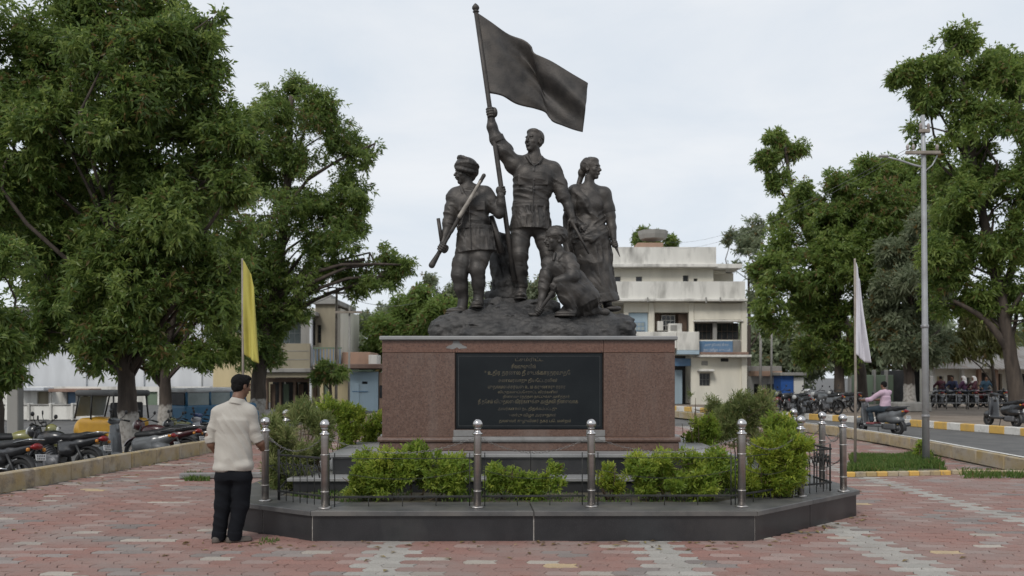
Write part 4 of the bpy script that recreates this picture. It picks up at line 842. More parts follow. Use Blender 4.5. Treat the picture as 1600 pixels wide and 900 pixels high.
POSTS = [(-2.70, 9.80, 'steel post with ball top closest to the standing man'), (-1.93, 9.24, 'steel post at the front left corner of the granite platform'),
         (-.36, 9.30, 'steel post in front of the left part of the black plaque'), (.83, 9.36, 'steel post in front of the right edge of the black plaque'), (2.40, 9.36, 'steel post at the front right corner before the yellow green shrub'),
         (3.28, 10.18, 'steel post against the right side of the yellow green shrub'), (3.93, 10.62, 'steel post at the far right corner of the platform'), (3.93, 11.35, 'second steel post back along the right edge of the platform'),
         (3.93, 12.5, 'third steel post back along the right edge, half behind the shrub'), (3.92, 14.4, 'steel post behind the tall shrubs on the right edge'), (2.9, 16.55, 'small steel post behind the right end of the pedestal'),
         (-3.08, 12.2, 'steel post among the left weeds, nearest of the left edge'), (-3.08, 14.2, 'steel post far back among the flowering weeds on the left')]
proto = make_post(); PO = []
for i, (x, y, l) in enumerate(POSTS):
    o = proto if i == 0 else copy_tree(proto); o.location = (x, y, H0 + .001); o.rotation_euler = (rng.normal(0, .006), rng.normal(0, .006), rng.uniform(0, 6)); tag(o, l, 'post', 'steel posts with ball tops round the platform'); PO.append((x, y))
def chain_mesh(a, b, sag, link_l=.052):
    a, b = np.array(a), np.array(b); L = np.linalg.norm(b - a); n = max(int(L * 1.04 / (link_l * .78)), 4); mb = MB()
    for i in range(n):
        t = (i + .5) / n; q = a + (b - a) * t; q = q - np.array((0, 0, sag * 4 * t * (1 - t))); tg = (b - a) / n - np.array((0, 0, sag * 4 * (1 - 2 * t) / n)); X = Vector(tg).normalized(); Z = X.cross(Vector((0, 0, 1))).normalized(); Yv = Z.cross(X)
        if i % 2: Yv, Z = Z, -Yv
        P = []; F = []
        nn, mm = 10, 5; hl, hw, r = link_l / 2 - .004, .25 * link_l - .002, .065 * link_l
        for u in range(nn):
            an = 2 * math.pi * u / nn; c = Vector(q) + X * (hl * math.cos(an)) + Yv * (hw * math.sin(an)); nr = (X * math.cos(an) + Yv * math.sin(an)).normalized()
            for k in range(mm): bb = 2 * math.pi * k / mm; P.append(c + nr * (r * math.cos(bb)) + Z * (r * math.sin(bb)))
        for u in range(nn):
            for k in range(mm): F.append((u * mm + k, ((u + 1) % nn) * mm + k, ((u + 1) % nn) * mm + (k + 1) % mm, u * mm + (k + 1) % mm))
        mb.add(P, F, 0, True)
    return mb
BAYS = [(0, 1, 'left corner bay'), (1, 2, 'front bay over the big left bush'), (2, 3, 'middle front bay before the plaque'), (3, 4, 'front bay over the right bush'), (4, 5, 'right corner bay beside the yellow shrub'), (5, 6, 'right bay ending at the far corner post'), (6, 7, 'short right edge bay'), (7, 8, 'right edge bay behind the lattice'), (11, 0, 'left edge bay in the weeds')]
for (i, j, where) in BAYS:
    for lvl, z, sag in (('upper', .72, .15), ('lower', .40, .10)):
        (x0, y0), (x1, y1) = PO[i], PO[j]; d = unit((x1 - x0, y1 - y0, 0)) * .045
        o = chain_mesh(np.array((x0, y0, H0 + z)) + d, np.array((x1, y1, H0 + z)) - d, sag, .044 if lvl == 'upper' else .030).build('chain', M['chain' if lvl == 'upper' else 'iron'])
        tag(o, f'{lvl} grey chain sagging between posts, {where}', 'chain', 'chains slung between the steel posts')
def railing(i, j, where, scroll=False):
    (x0, y0), (x1, y1) = PO[i], PO[j]; cx, cy = .22, 13.02; a, b = np.array((x0, y0, 0.)), np.array((x1, y1, 0.)); t = unit(b - a); nrm = np.array((-t[1], t[0], 0)); nrm *= np.sign(nrm @ (np.array((cx, cy, 0)) - a)); L = np.linalg.norm(b - a)
    a = a + nrm * .13 + t * .05; b = b + nrm * .13 - t * .05; L -= .1; r = empty('iron_railing', (*(a + b)[:2] / 2, H0), label=f'low black iron railing behind the chains, {where}', cat='railing', group='low iron railings round the planting')
    q = lambda s_, z: a + t * s_ + np.array((0, 0, H0 + z))
    for z in (.10, .50): MB().box((q(L / 2, z)), (L, .014, .022 if (scroll or z < .3) else .007), rot=rotm(math.atan2(t[1], t[0])), b=.003).build('rail', M['iron'], r)
    n = max(int(L / (.12 if scroll else .31)), 3)
    for k in range(n + 1):
        s_ = .03 + (L - .06) * k / n; post = k in (0, n); MB().tube([q(s_, .0), q(s_, .56 if post else (.5 if scroll else .10))], (.009 if scroll else .006) if post else .0045, 6).build('bar', M['iron'], r)
    if scroll:
        mb = MB()
        for k in range(n):
            c0 = .03 + (L - .06) * (k + .5) / n; P = [q(c0 + .055 * math.cos(u) * (1 - u / 14), .31 + .15 * math.sin(u * .5) * math.cos(u * .25) + .03 * math.sin(u * 2)) for u in np.linspace(0, 9.4, 22)]; mb.tube(P, .0055, 5)
        mb.build('scrollwork', M['iron'], r)
for (i, j, wh) in BAYS: railing(i, j, wh, (i, j) in ((0, 1), (6, 7), (5, 6)))

# ================================================================ LEAFY THINGS
def crown_mesh(name, blobs, n, leaf, nleaf, m, seed, sub=7, droop=.25, gap=-.15, gfreq=1.0, spread=(.6, 1.3), upbias=.2, inner=.45, parent=None, tones=(.5, .22)):
    rg = np.random.default_rng(seed); B = np.array([b[0] for b in blobs], float); Rr = np.array([b[1] if hasattr(b[1], '__len__') else (b[1],) * 3 for b in blobs], float)
    C2 = []; R2 = []
    for c, r in zip(B, Rr):
        for k in range(sub):
            d = rg.normal(size=3); d /= np.linalg.norm(d); f = rg.uniform(.3, .74); C2.append(c + d * r * f); R2.append(r * rg.uniform(.40, .66))
    C2, R2 = np.array(C2), np.array(R2); wgt = (R2.prod(1)) ** (2 / 3); P = np.empty((0, 3)); O = np.empty((0, 3)); T = np.empty(0)
    tone_b = rg.normal(0, .12, len(C2))
    while len(P) < n:
        k = rg.choice(len(C2), n, p=wgt / wgt.sum()); d = rg.normal(size=(n, 3)); d /= np.linalg.norm(d, axis=1)[:, None]; rad = inner + (1 - inner) * rg.random(n) ** .5
        q = C2[k] + d * R2[k] * rad[:, None]; g_ = vnoise(q[:, 0] * gfreq, q[:, 1] * gfreq, q[:, 2] * gfreq, seed) > gap
        P = np.vstack((P, q[g_])); O = np.vstack((O, d[g_])); T = np.concatenate((T, tone_b[k][g_]))
    P, O, T = P[:n], O[:n], T[:n]
    ax = O * .7 + rg.normal(0, .45, (n, 3)) + np.array((0, 0, upbias)); ax /= np.linalg.norm(ax, axis=1)[:, None]
    ref = np.where(np.abs(ax[:, 2:3]) < .9, np.array((0, 0, 1.)), np.array((1., 0, 0))); u = np.cross(ax, ref); u /= np.linalg.norm(u, axis=1)[:, None]; v = np.cross(ax, u)
    N_ = n * nleaf; i = np.repeat(np.arange(n), nleaf); ang = np.tile(np.arange(nleaf) * 2.4, n) + rg.uniform(0, 6.28, n)[i] + rg.normal(0, .3, N_); sp = rg.uniform(spread[0], spread[1], N_)
    sp = sp * rg.uniform(.55, 1.3, n)[i]; d = ax[i] * np.cos(sp)[:, None] + (u[i] * np.cos(ang)[:, None] + v[i] * np.sin(ang)[:, None]) * np.sin(sp)[:, None]; d[:, 2] -= droop * rg.uniform(.3, 1.3, N_); d /= np.linalg.norm(d, axis=1)[:, None]
    ln = leaf[0] * rg.uniform(.5, 1.25, N_) * (.62 + .7 * rg.random(n))[i]; wd = leaf[1] * rg.uniform(.7, 1.2, N_)
    b0 = P[i] + ax[i] * (np.tile(np.linspace(-1.0, .6, nleaf), n) * leaf[0] * rg.uniform(.3, 1.3, n)[i])[:, None] + d * (leaf[0] * .1)
    sd = np.cross(d, ax[i] + rg.normal(0, .3, (N_, 3))); sd /= np.maximum(np.linalg.norm(sd, axis=1), 1e-6)[:, None]; nn = np.cross(sd, d)
    tip = b0 + d * ln[:, None]; tip[:, 2] -= ln * droop * .5; mid = b0 + d * (ln * .45)[:, None]
    V = np.stack((b0, mid + sd * (wd / 2)[:, None] + nn * (wd * .18)[:, None], tip, mid - sd * (wd / 2)[:, None] + nn * (wd * .18)[:, None]), 1).reshape(-1, 3)
    if parent is not None: o_ = origin(parent); V = V - np.array((o_.x, o_.y, o_.z))
    me = np_mesh(name, V, [(np.arange(N_ * 4).reshape(N_, 4), 0)], [m]); attr(me, 'tone', np.clip(tones[0] + T[i] + rg.normal(0, tones[1] * .5, n)[i] + rg.normal(0, tones[1] * .6, N_), 0, 1))
    return link(name, me, parent), P
M['leaf_bright'] = leaf_mat('shrub_leaf_bright', (.085, .15, .022), (.20, .285, .042), (.40, .44, .08), .5, .5)
M['leaf_yellow'] = leaf_mat('shrub_leaf_yellowish', (.085, .15, .02), (.22, .29, .035), (.42, .42, .06), .42, .5)
M['leaf_weed'] = leaf_mat('weed_leaf', (.075, .115, .035), (.17, .21, .07), (.33, .32, .14), .4, .6)
M['petal'] = leaf_mat('small_petals', (.55, .45, .42), (.6, .38, .4), (.66, .6, .5), .3, .7)
def pb(px, py, r, Y, ry=None): c = at(px, py, Y); s_ = Y / FPX; return (c, (r * s_, (ry or r) * s_, r * s_))
def shrub(label, base, blobs, n, leaf, nleaf, m, seed, stems=5, cat='shrub', name='shrub', group='shrubs in the planter', **kw):
    r = empty(name, base, label=label, cat=cat, group=group); o, P = crown_mesh('foliage', blobs, n, leaf, nleaf, M[m], seed, parent=r, **kw)
    rg = np.random.default_rng(seed + 99); mb = MB(); b = np.array(base, float)
    for k in range(stems):
        e = np.array(blobs[k % len(blobs)][0]) + rg.normal(0, .05, 3); s0 = b + np.array((rg.normal(0, .05) + (e[0] - b[0]) * .6, rg.normal(0, .03), 0)); mb.tube([s0, (s0 + e) / 2 + rg.normal(0, .02, 3), e], [.010, .008, .004], 5)
    for k in range(stems * 3):
        e = P[rg.integers(len(P))]; c = np.array(blobs[rg.integers(len(blobs))][0]); mb.tube([c, (c + e) / 2 + rg.normal(0, .02, 3), e], [.004, .003, .002], 4)
    mb.build('stem', M['twig'], r); return r
ZB = H0 - .01
def gb(px, Y): return (at(px, 0, Y)[0], Y, ZB)
kw = dict(sub=9, droop=.1, gap=-.08, gfreq=6, upbias=.5, spread=(.35, 1.0))
shrub('wide dense green bush at the front left, longest bush in the planter', gb(630, 9.95), [pb(x, y - 2, r * 1.12, 9.95, 34) for x, y, r in ((560, 735, 30), (600, 742, 32), (640, 735, 36), (680, 742, 34), (712, 738, 26), (585, 752, 26), (660, 755, 26), (545, 748, 20), (700, 755, 20))], 3600, (.06, .022), 9, 'leaf_bright', 21, 9, **kw)
shrub('small sparse bush in the middle bay before the steps', gb(820, 10.0), [pb(x, y, r, 10.0, 22) for x, y, r in ((775, 745, 22), (815, 752, 24), (850, 745, 26), (800, 735, 15), (868, 752, 14), (832, 768, 16))], 1150, (.055, .02), 9, 'leaf_bright', 22, 6, **dict(kw, gap=0.0))
shrub('small yellow tipped sprig bush just right of the plaque post', gb(955, 9.95), [pb(x, y, r, 9.95, 15) for x, y, r in ((948, 750, 15), (962, 757, 15), (951, 735, 10))], 260, (.05, .017), 9, 'leaf_yellow', 23, 4, **kw)
shrub('broad dense green bush filling the front right bay', gb(1070, 9.95), [pb(x, y - 2, r * 1.12, 9.95, 34) for x, y, r in ((1000, 738, 26), (1035, 735, 30), (1075, 742, 34), (1115, 738, 30), (1095, 758, 24), (1045, 755, 24), (1010, 755, 20), (1135, 748, 20))], 3400, (.06, .022), 9, 'leaf_bright', 24, 9, **kw)
shrub('bright yellow green feathery shrub at the right corner, tallest in front', gb(1205, 10.15), [pb(x, y, r, 10.15, 36) for x, y, r in ((1200, 735, 36), (1225, 705, 34), (1235, 740, 26), (1190, 710, 24), (1180, 750, 20), (1215, 755, 22), (1240, 690, 20))], 2800, (.066, .016), 10, 'leaf_yellow', 25, 8, **dict(kw, spread=(.3, .9)))
wk = dict(sub=8, droop=.08, gap=-.25, gfreq=4, upbias=.9, spread=(.25, .9))
for k, (lab, px, Y, bl, n, m) in enumerate([
        ('tall pale weedy plant behind the post nearest the man', 440, 10.9, [(430, 690, 24), (450, 670, 26), (435, 715, 26), (460, 705, 22), (425, 740, 20), (452, 740, 20), (470, 735, 20), (440, 760, 18), (465, 760, 18), (425, 665, 16)], 1500, 'leaf_weed'),
        ('leggy yellowish weed left of the front left corner post', 480, 11.6, [(478, 650, 22), (490, 680, 24), (470, 675, 20), (485, 710, 20), (470, 720, 20), (500, 690, 20), (500, 660, 16)], 1000, 'leaf_weed'),
        ('tall bright weed clump left of the pedestal', 520, 12.6, [(515, 645, 22), (535, 665, 24), (520, 685, 20), (545, 640, 15), (550, 680, 18), (540, 695, 16), (560, 650, 14)], 1000, 'leaf_bright'),
        ('low rounded green bush touching the left of the pedestal', 570, 13.2, [(575, 668, 18), (588, 672, 16), (558, 675, 14), (575, 690, 14), (592, 655, 12)], 620, 'leaf_bright'),
        ('thin flowering weed far back on the left edge', 450, 14.2, [(440, 645, 18), (455, 655, 18), (470, 640, 14), (500, 640, 16), (485, 655, 18), (430, 665, 16), (520, 650, 16), (475, 630, 10)], 1000, 'leaf_weed'),
        ('low weed against the left step end', 500, 11.3, [(500, 702, 14), (488, 712, 12)], 220, 'leaf_weed'),
        ('tall feathery green plant beyond the right bushes', 1165, 13.4, [(1160, 640, 26), (1185, 630, 24), (1140, 655, 20), (1170, 665, 24), (1195, 655, 18), (1205, 640, 14), (1150, 680, 22), (1180, 685, 22), (1130, 675, 18), (1165, 622, 12)], 1500, 'leaf_weed'),
        ('upright green plant right behind the ball posts', 1215, 12.2, [(1210, 665, 20), (1228, 660, 16), (1220, 680, 18), (1235, 675, 14), (1205, 685, 16)], 700, 'leaf_bright'),
        ('low bright bush touching the right of the pedestal', 1085, 13.0, [(1075, 662, 14), (1090, 668, 16), (1108, 662, 14), (1080, 682, 12), (1115, 680, 14), (1100, 690, 12)], 600, 'leaf_bright'),
        ('sparse flowering weed close behind the right pedestal edge', 1100, 14.6, [(1085, 640, 15), (1110, 635, 18), (1130, 640, 15), (1095, 660, 16), (1125, 660, 16), (1075, 625, 10)], 700, 'leaf_weed')]):
    shrub(lab, gb(px, Y), [pb(x, y, r, Y) for x, y, r in bl], n, (.075, .013) if m == 'leaf_weed' else (.055, .018), 9, m, 40 + k, 7, name='weed' if m == 'leaf_weed' else 'shrub', cat='plant', group='weeds and low plants in the planter', **wk)
# ================================================================ TREES
M['leaf_dark'] = leaf_mat('leaf_dark', (.058, .105, .028), (.125, .19, .046), (.225, .285, .08), .5, .42)
M['leaf_mid'] = leaf_mat('leaf_mid', (.066, .115, .03), (.14, .21, .047), (.235, .295, .08), .5, .45)
M['leaf_light'] = leaf_mat('leaf_light', (.075, .13, .03), (.14, .21, .05), (.22, .28, .085), .5, .5)
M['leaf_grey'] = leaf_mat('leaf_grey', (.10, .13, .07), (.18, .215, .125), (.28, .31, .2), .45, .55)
M['leaf_olive'] = leaf_mat('leaf_olive', (.07, .085, .025), (.14, .155, .045), (.24, .23, .09), .38, .55)
def tree(label, Y, trunk, r0, blobs, n, leaf, nleaf, m, seed, bark='bark', z0=0.0, fork=(), name='tree', dep=.9, twigs=3, **kw):
    P = [at(x, y, Y) for x, y in trunk]; P[0][2] = z0; r = empty(name, P[0], label=label, cat='tree'); rg = np.random.default_rng(seed); s_ = Y / FPX
    bl = []
    for b in blobs:
        x, y, q = b[:3]; c = at(x, y, Y); c[1] += (b[3] if len(b) > 3 else rg.uniform(-dep, dep) * q) * s_; bl.append((c, (q * s_, q * s_ * 1.05, q * s_ * .92)))
    o, pts = crown_mesh('crown', bl, n, leaf, nleaf, M[m], seed, parent=r, **kw)
    n_ = len(P); Q = []; rad = []
    for i in range(4 * (n_ - 1) + 1): q = curve(P, i / (4 * (n_ - 1))); Q.append(q + rg.normal(0, .012, 3) * (i > 0)); t = i / (4 * (n_ - 1)); rad.append(r0 * (1 - .72 * t) * (1.35 if i == 0 else 1.12 if i == 1 else 1) * rg.uniform(.96, 1.05))
    mb = MB(); mb.tube(Q, rad, 12); mb.build('trunk', M[bark], r)
    lb = MB(); path = np.array(Q); zs = path[:, 2]
    for fk in fork: fp_ = [at(x, y, Y) for x, y in fk]; lb.tube([curve(fp_, k / 8) for k in range(9)], list(np.linspace(r0 * .55, r0 * .2, 9)), 8)
    for c, rr in bl:
        zc = np.clip(c[2] - .9 * np.hypot(*(c[:2] - path[len(path) // 2][:2])), zs[int(len(zs) * .42)], zs[-1]); k = int(np.argmin(np.abs(zs - zc))); a = path[k]; d = c - a
        mid = a + d * .5 + np.array((rg.normal(0, .1), rg.normal(0, .1), .08 * np.linalg.norm(d))); k = max(int(k - rg.integers(0, 4)), int(len(zs) * .35)); a = path[k]; d = c - a
        if rg.random() < .3: continue
        mid = a + d * .5 + np.array((rg.normal(0, .16), rg.normal(0, .16), .10)) * np.linalg.norm(d); R0 = min(rad[k] * .45, .025 + .014 * np.linalg.norm(d)); lb.tube([curve([a, mid, c], q / 5) for q in range(6)], list(np.linspace(R0, R0 * .35, 6)), 6)
        near = pts[np.argsort(((pts - c) ** 2).sum(1))[:max(len(pts) // len(bl), 8)]]
        for e in near[rg.choice(len(near), min(twigs, len(near)), False)]: lb.tube([c, (c + e) / 2 + rg.normal(0, .06, 3), e], [R0 * .35, R0 * .25, .008], 4)
    lb.build('limb', M[bark], r); return r
tk = dict(droop=.3, gap=-.22, gfreq=1.5, upbias=.15, spread=(.45, 1.35), sub=10, inner=.3, tones=(.5, .34))
tree('huge dark green tree filling the upper left, thick whitewashed trunk behind the scooters', 21.5, [(200, 684), (200, 640), (197, 590), (188, 500), (178, 380), (172, 230)], .27,
     [(60, 60, 85), (165, 40, 80), (250, 45, 62), (305, 25, 45), (318, 70, 35), (110, 150, 95), (225, 140, 85), (305, 130, 50), (330, 165, 42), (40, 250, 90), (150, 260, 100), (255, 250, 90), (340, 215, 50), (375, 215, 24), (60, 360, 95), (170, 370, 100), (280, 345, 80), (345, 290, 40), (100, 460, 90), (215, 470, 90), (300, 450, 65), (50, 510, 55), (160, 530, 50), (262, 530, 50), (0, 130, 80), (215, -30, 60), (-30, 40, 80), (-40, 200, 90), (-40, 350, 90), (110, -30, 60), (335, 30, 20), (345, 100, 16), (365, 185, 34), (385, 225, 20), (365, 300, 34), (350, 400, 46), (340, 480, 46), (180, 150, 60), (175, 80, 50), (240, 95, 55, -60), (185, 115, 55, -70), (285, 90, 45, -40), (250, 175, 58, -70), (200, 235, 60, -75), (45, 330, 62, -70), (120, 210, 55, -70), (275, 130, 40, -50)],
     22500, (0.181, 0.064), 9, 'leaf_dark', 101, 'bark_wash', z0=-.42, **tk)
tree('tree with pale whitewashed trunk behind the parked scooter', 31, [(258, 662), (258, 610), (260, 560), (275, 480)], .26, [(70, 300, 80), (150, 330, 90), (240, 330, 90), (320, 310, 60), (90, 440, 80), (180, 450, 80), (250, 440, 70), (50, 520, 50), (130, 545, 40), (190, 550, 40), (360, 460, 45), (375, 360, 36), (310, 470, 60), (340, 400, 50), (265, 545, 42), (345, 525, 45), (225, 520, 45), (325, 560, 26), (240, 572, 18), (300, 555, 30)], 9000, (0.193, 0.071), 9, 'leaf_mid', 102, 'bark_wash', z0=-.52, **tk)
tree('dark trunked tree cut by the left picture edge', 17.5, [(-8, 700), (-6, 640), (-10, 560), (-30, 440)], .17, [(0, 545, 45), (35, 570, 26), (-40, 500, 70), (-20, 420, 60), (20, 470, 45), (8, 598, 14), (50, 560, 18)], 2200, (0.160, 0.059), 9, 'leaf_dark', 103, z0=-.3, **tk)
tree('tall airy tree with spreading right branch behind the yellow flag', 38, [(402, 648), (404, 600), (415, 520), (432, 430), (446, 330), (452, 230), (455, 150)], .36,
     [(455, 132, 26), (428, 150, 30), (490, 178, 42), (422, 215, 50), (515, 210, 42), (560, 228, 36), (585, 222, 18), (470, 265, 60), (545, 285, 42), (395, 290, 50), (430, 345, 62), (510, 350, 58), (575, 392, 42), (615, 408, 28), (638, 415, 16), (535, 412, 50), (460, 430, 60), (395, 420, 58), (395, 500, 58), (455, 490, 38), (420, 545, 36), (365, 550, 40), (375, 480, 55), (590, 440, 26), (385, 180, 36), (560, 320, 22), (430, 185, 30), (480, 230, 50), (500, 310, 50), (540, 345, 40), (610, 430, 24), (560, 440, 34), (520, 450, 36), (425, 270, 50), (470, 380, 50), (370, 420, 50), (370, 350, 40)],
     11500, (0.218, 0.071), 8, 'leaf_dark', 104, 'bark_wash', z0=-.5, fork=[[(425, 470), (470, 432), (530, 415), (570, 405)]], **dict(tk, gap=-.12, gfreq=1.1))
tree('small dark sapling in front of the balcony house', 36, [(517, 642), (517, 610), (515, 582)], .10, [(515, 580, 17), (500, 588, 13), (531, 583, 12), (508, 570, 10)], 420, (.2, .08), 8, 'leaf_dark', 105, **tk)
tree('bright green bushy tree left of the pedestal top', 55, [(650, 640), (650, 560), (648, 500)], .25, [(640, 500, 40), (608, 522, 32), (680, 508, 36), (660, 472, 26), (585, 545, 22), (702, 482, 24), (630, 540, 32)], 3600, (.34, .13), 8, 'leaf_light', 106, **tk)
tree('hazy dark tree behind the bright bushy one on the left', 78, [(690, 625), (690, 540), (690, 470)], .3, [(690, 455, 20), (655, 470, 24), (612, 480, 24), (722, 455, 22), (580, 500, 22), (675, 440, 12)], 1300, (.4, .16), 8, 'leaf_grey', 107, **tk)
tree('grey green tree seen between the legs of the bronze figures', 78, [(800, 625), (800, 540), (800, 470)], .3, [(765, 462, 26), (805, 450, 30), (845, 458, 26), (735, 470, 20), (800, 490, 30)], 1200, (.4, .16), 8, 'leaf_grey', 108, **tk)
tree('treetop peeping over the roof tank of the cream building', 84, [(1022, 622), (1022, 450), (1022, 375)], .3, [(994, 374, 12), (1050, 376, 11), (1006, 362, 9), (1022, 372, 14)], 420, (.4, .16), 8, 'leaf_mid', 109, **tk)
tree('slender tree with a separate tall leafy top right of the cream building', 53, [(1347, 640), (1342, 560), (1290, 430), (1245, 330), (1226, 225)], .3, [(1222, 218, 24), (1203, 248, 22), (1250, 228, 20), (1215, 285, 22), (1232, 318, 22), (1268, 285, 12), (1198, 222, 12), (1212, 350, 20)], 1350, (0.286, 0.105), 8, 'leaf_mid', 110, **tk)
tree('broad dense green tree behind the white flag', 46, [(1312, 632), (1311, 570), (1306, 480), (1315, 380)], .32,
     [(1300, 300, 34), (1338, 270, 32), (1378, 268, 34), (1420, 290, 40), (1270, 335, 42), (1345, 335, 64), (1425, 360, 56), (1232, 385, 38), (1300, 415, 68), (1378, 425, 64), (1218, 455, 42), (1285, 495, 54), (1345, 505, 50), (1248, 525, 30), (1322, 555, 28), (1190, 415, 22), (1205, 500, 26), (1255, 300, 18), (1440, 420, 50), (1430, 300, 40), (1320, 370, 60), (1260, 440, 50), (1400, 340, 50), (1210, 420, 36), (1270, 555, 26), (1412, 265, 32), (1442, 280, 36), (1460, 330, 40), (1300, 350, 50)], 14500, (0.269, 0.101), 8, 'leaf_mid', 111, **tk)
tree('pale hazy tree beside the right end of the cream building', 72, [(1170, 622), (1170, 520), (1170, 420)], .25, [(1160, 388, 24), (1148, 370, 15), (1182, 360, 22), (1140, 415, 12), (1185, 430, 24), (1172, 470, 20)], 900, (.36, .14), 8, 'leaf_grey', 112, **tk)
tree('big leaning tree cut by the right picture edge', 33, [(1590, 656), (1586, 600), (1576, 540), (1562, 460), (1540, 360), (1520, 250), (1505, 130)], .30,
     [(1490, 72, 30), (1450, 98, 34), (1418, 120, 26), (1500, 125, 44), (1560, 112, 42), (1600, 108, 45), (1452, 155, 38), (1520, 195, 50), (1590, 200, 56), (1470, 232, 40), (1438, 195, 24), (1530, 285, 56), (1600, 300, 56), (1478, 318, 50), (1560, 375, 56), (1500, 415, 46), (1612, 420, 56), (1540, 465, 40), (1600, 500, 36), (1480, 470, 36), (1660, 200, 70), (1660, 350, 70), (1570, 78, 20), (1500, 350, 50), (1460, 400, 40), (1560, 330, 50), (1480, 270, 44), (1600, 450, 50), (1640, 520, 50), (1550, 240, 50), (1420, 160, 26), (1400, 130, 18)],
     14500, (0.210, 0.077), 8, 'leaf_mid', 113, fork=[[(1565, 470), (1590, 380), (1600, 250), (1592, 150)], [(1578, 550), (1540, 500), (1490, 470)]], **dict(tk, gap=-.15, gfreq=1.1))
tree('grey green tree with whitewashed trunk beside the road', 41, [(1421, 642), (1420, 590), (1416, 545), (1425, 470)], .30, [(1430, 415, 38), (1400, 445, 36), (1460, 445, 36), (1420, 485, 40), (1390, 395, 25), (1450, 380, 28), (1468, 515, 30), (1400, 515, 28), (1378, 475, 22), (1420, 540, 28), (1450, 550, 24), (1395, 545, 22), (1440, 350, 36), (1480, 400, 30)], 4200, (.3, .10), 9, 'leaf_grey', 114, 'bark_wash', z0=.1, **tk)
tree('olive drooping small tree before the shop row', 43, [(1556, 642), (1553, 590), (1546, 540)], .13, [(1530, 500, 30), (1500, 530, 26), (1560, 525, 26), (1540, 552, 18), (1480, 548, 16)], 900, (.3, .08), 8, 'leaf_olive', 115, z0=.1, **dict(tk, droop=.9))
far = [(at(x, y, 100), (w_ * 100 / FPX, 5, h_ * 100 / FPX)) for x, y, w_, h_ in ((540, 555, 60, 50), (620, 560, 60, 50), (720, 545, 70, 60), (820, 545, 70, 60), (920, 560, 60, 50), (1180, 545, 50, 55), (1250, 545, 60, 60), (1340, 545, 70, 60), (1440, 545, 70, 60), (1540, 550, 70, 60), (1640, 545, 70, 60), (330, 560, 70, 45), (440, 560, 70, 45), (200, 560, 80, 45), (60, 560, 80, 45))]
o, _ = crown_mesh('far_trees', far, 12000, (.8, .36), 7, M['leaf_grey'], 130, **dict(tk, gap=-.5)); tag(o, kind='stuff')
# ================================================================ PEOPLE
def plain(name, c, rough=.8, var=.18, **kw): M[name] = mat(name, c, tuple(q * (1 - var) for q in c), scale=7, rough=rough, **kw); return M[name]
plain('skin', (.17, .085, .052), .55); plain('hair', (.009, .008, .008), .85, spec=.15); plain('shirt_beige', (.43, .40, .355), .9, .06, bump=.25, bscale=140); plain('trousers_black', (.010, .011, .014), .95, spec=.15); plain('shoe_brown', (.085, .07, .058), .7)
plain('shirt_pink', (.50, .36, .44), .9, .1); plain('jeans', (.03, .045, .06), .9); plain('sandal_red', (.30, .09, .10), .7)
# ---- the visitor, seen from behind, reading the monument
vis = empty('person', (-2.83, 9.05, 0), label='man in pale beige shirt and black trousers standing with his back turned', cat='person')
DV = 9.05; kx = DV / FPX; gy = HOR + CAMZ / kx
s = px_sculpt(310, 420, 578, 850, 45, .9)
Lh, A = head(s, p(376.5, 603, 6), (.62, .77, -.16), 34.5)
s.chain([p(371, 634, -1), p(372, 622, 0), p(374, 611, 2)], [9.5, 8.3, 8.2], 4); s.chain([p(371, 634, 0), p(366, 690, 0), p(365, 742, 0)], [9, 12, 12], 3)
for a_ in ([p(340, 648, 0), p(333, 668, 0), p(328, 683, 2)], [p(392, 648, 0), p(397, 668, 2), p(399, 684, 5)]): s.chain([p(368, 640, 0)] + a_, [8, 8, 7, 6.8], 3)
s.chain([p(328, 682, 0), p(330, 694, 2), p(334, 705, 7)], [7.2, 6.6, 4.6], 3); hand(s, p(334, 705, 7), (.75, .6, -.1), (0, -.2, 1), .92, .8, 1)
s.chain([p(399, 683, 4), p(404, 693, 8), p(406, 702, 14)], [7.0, 6.4, 4.6], 3); hand(s, p(406, 702, 14), (-.3, .9, .05), (0, -.2, -1), .92, .9, 1)
for k, a_ in enumerate(([p(351, 745, 0), p(346, 790, 1), p(342, 838, 0)], [p(379, 745, 0), p(376, 790, 1), p(367, 838, -2)])):
    s.chain([p(365, 740, 0)] + a_, [9, 9, 8, 5.2], 3)
s.cone(p(342, 838, 0), p(341, 846, 10), 4.5, 3.2, 2); s.cone(p(367, 838, -2), p(380, 847, 2), 4.5, 3.2, 2)
finish(s, 'body', DV, M['skin'], vis)
s = px_sculpt(345, 410, 574, 632, 34, .8)
nh = folds(.5, (.6, .5, .6), (.2, .2, 0)); s.ell(Lh(0, -.12, .165), np.array((.365, .43, .365)) * 34.5, 0, A, fold=nh); s.ell(Lh(0, .12, .36), np.array((.30, .24, .17)) * 34.5, 2, A); s.ell(Lh(0, -.24, -.10), np.array((.31, .27, .24)) * 34.5, 3, A, fold=nh)
for sx in (-1, 1): s.ell(Lh(.30 * sx, .06, .08), np.array((.05, .07, .17)) * 34.5, 1, A); s.ell(Lh(.36 * sx, -.01, -.06), np.array((.08, .10, .13)) * 34.5, .3, A, cut=True)
s.noise(.5, .6, 3); finish(s, 'hair', DV, M['hair'], vis)
s = px_sculpt(305, 425, 606, 746, 42, .75)
bf = folds(.8, (.20, .1, .10), (.1, .05, .05), .4); af = folds(.7, (.15, .1, .3), (.1, 0, .1), 1.2)
s.ell(p(366, 656, 0), (26.5, 16.4, 28), 0, fold=bf); s.econe(p(366, 657, 0), p(364.5, 733, 0), (26, 16), (28.8, 19.5), k=10, fold=bf)
s.ell(p(352, 731, -3), (17, 17, 8), 5, fold=bf); s.ell(p(380, 727, -3), (16, 17, 9), 5)
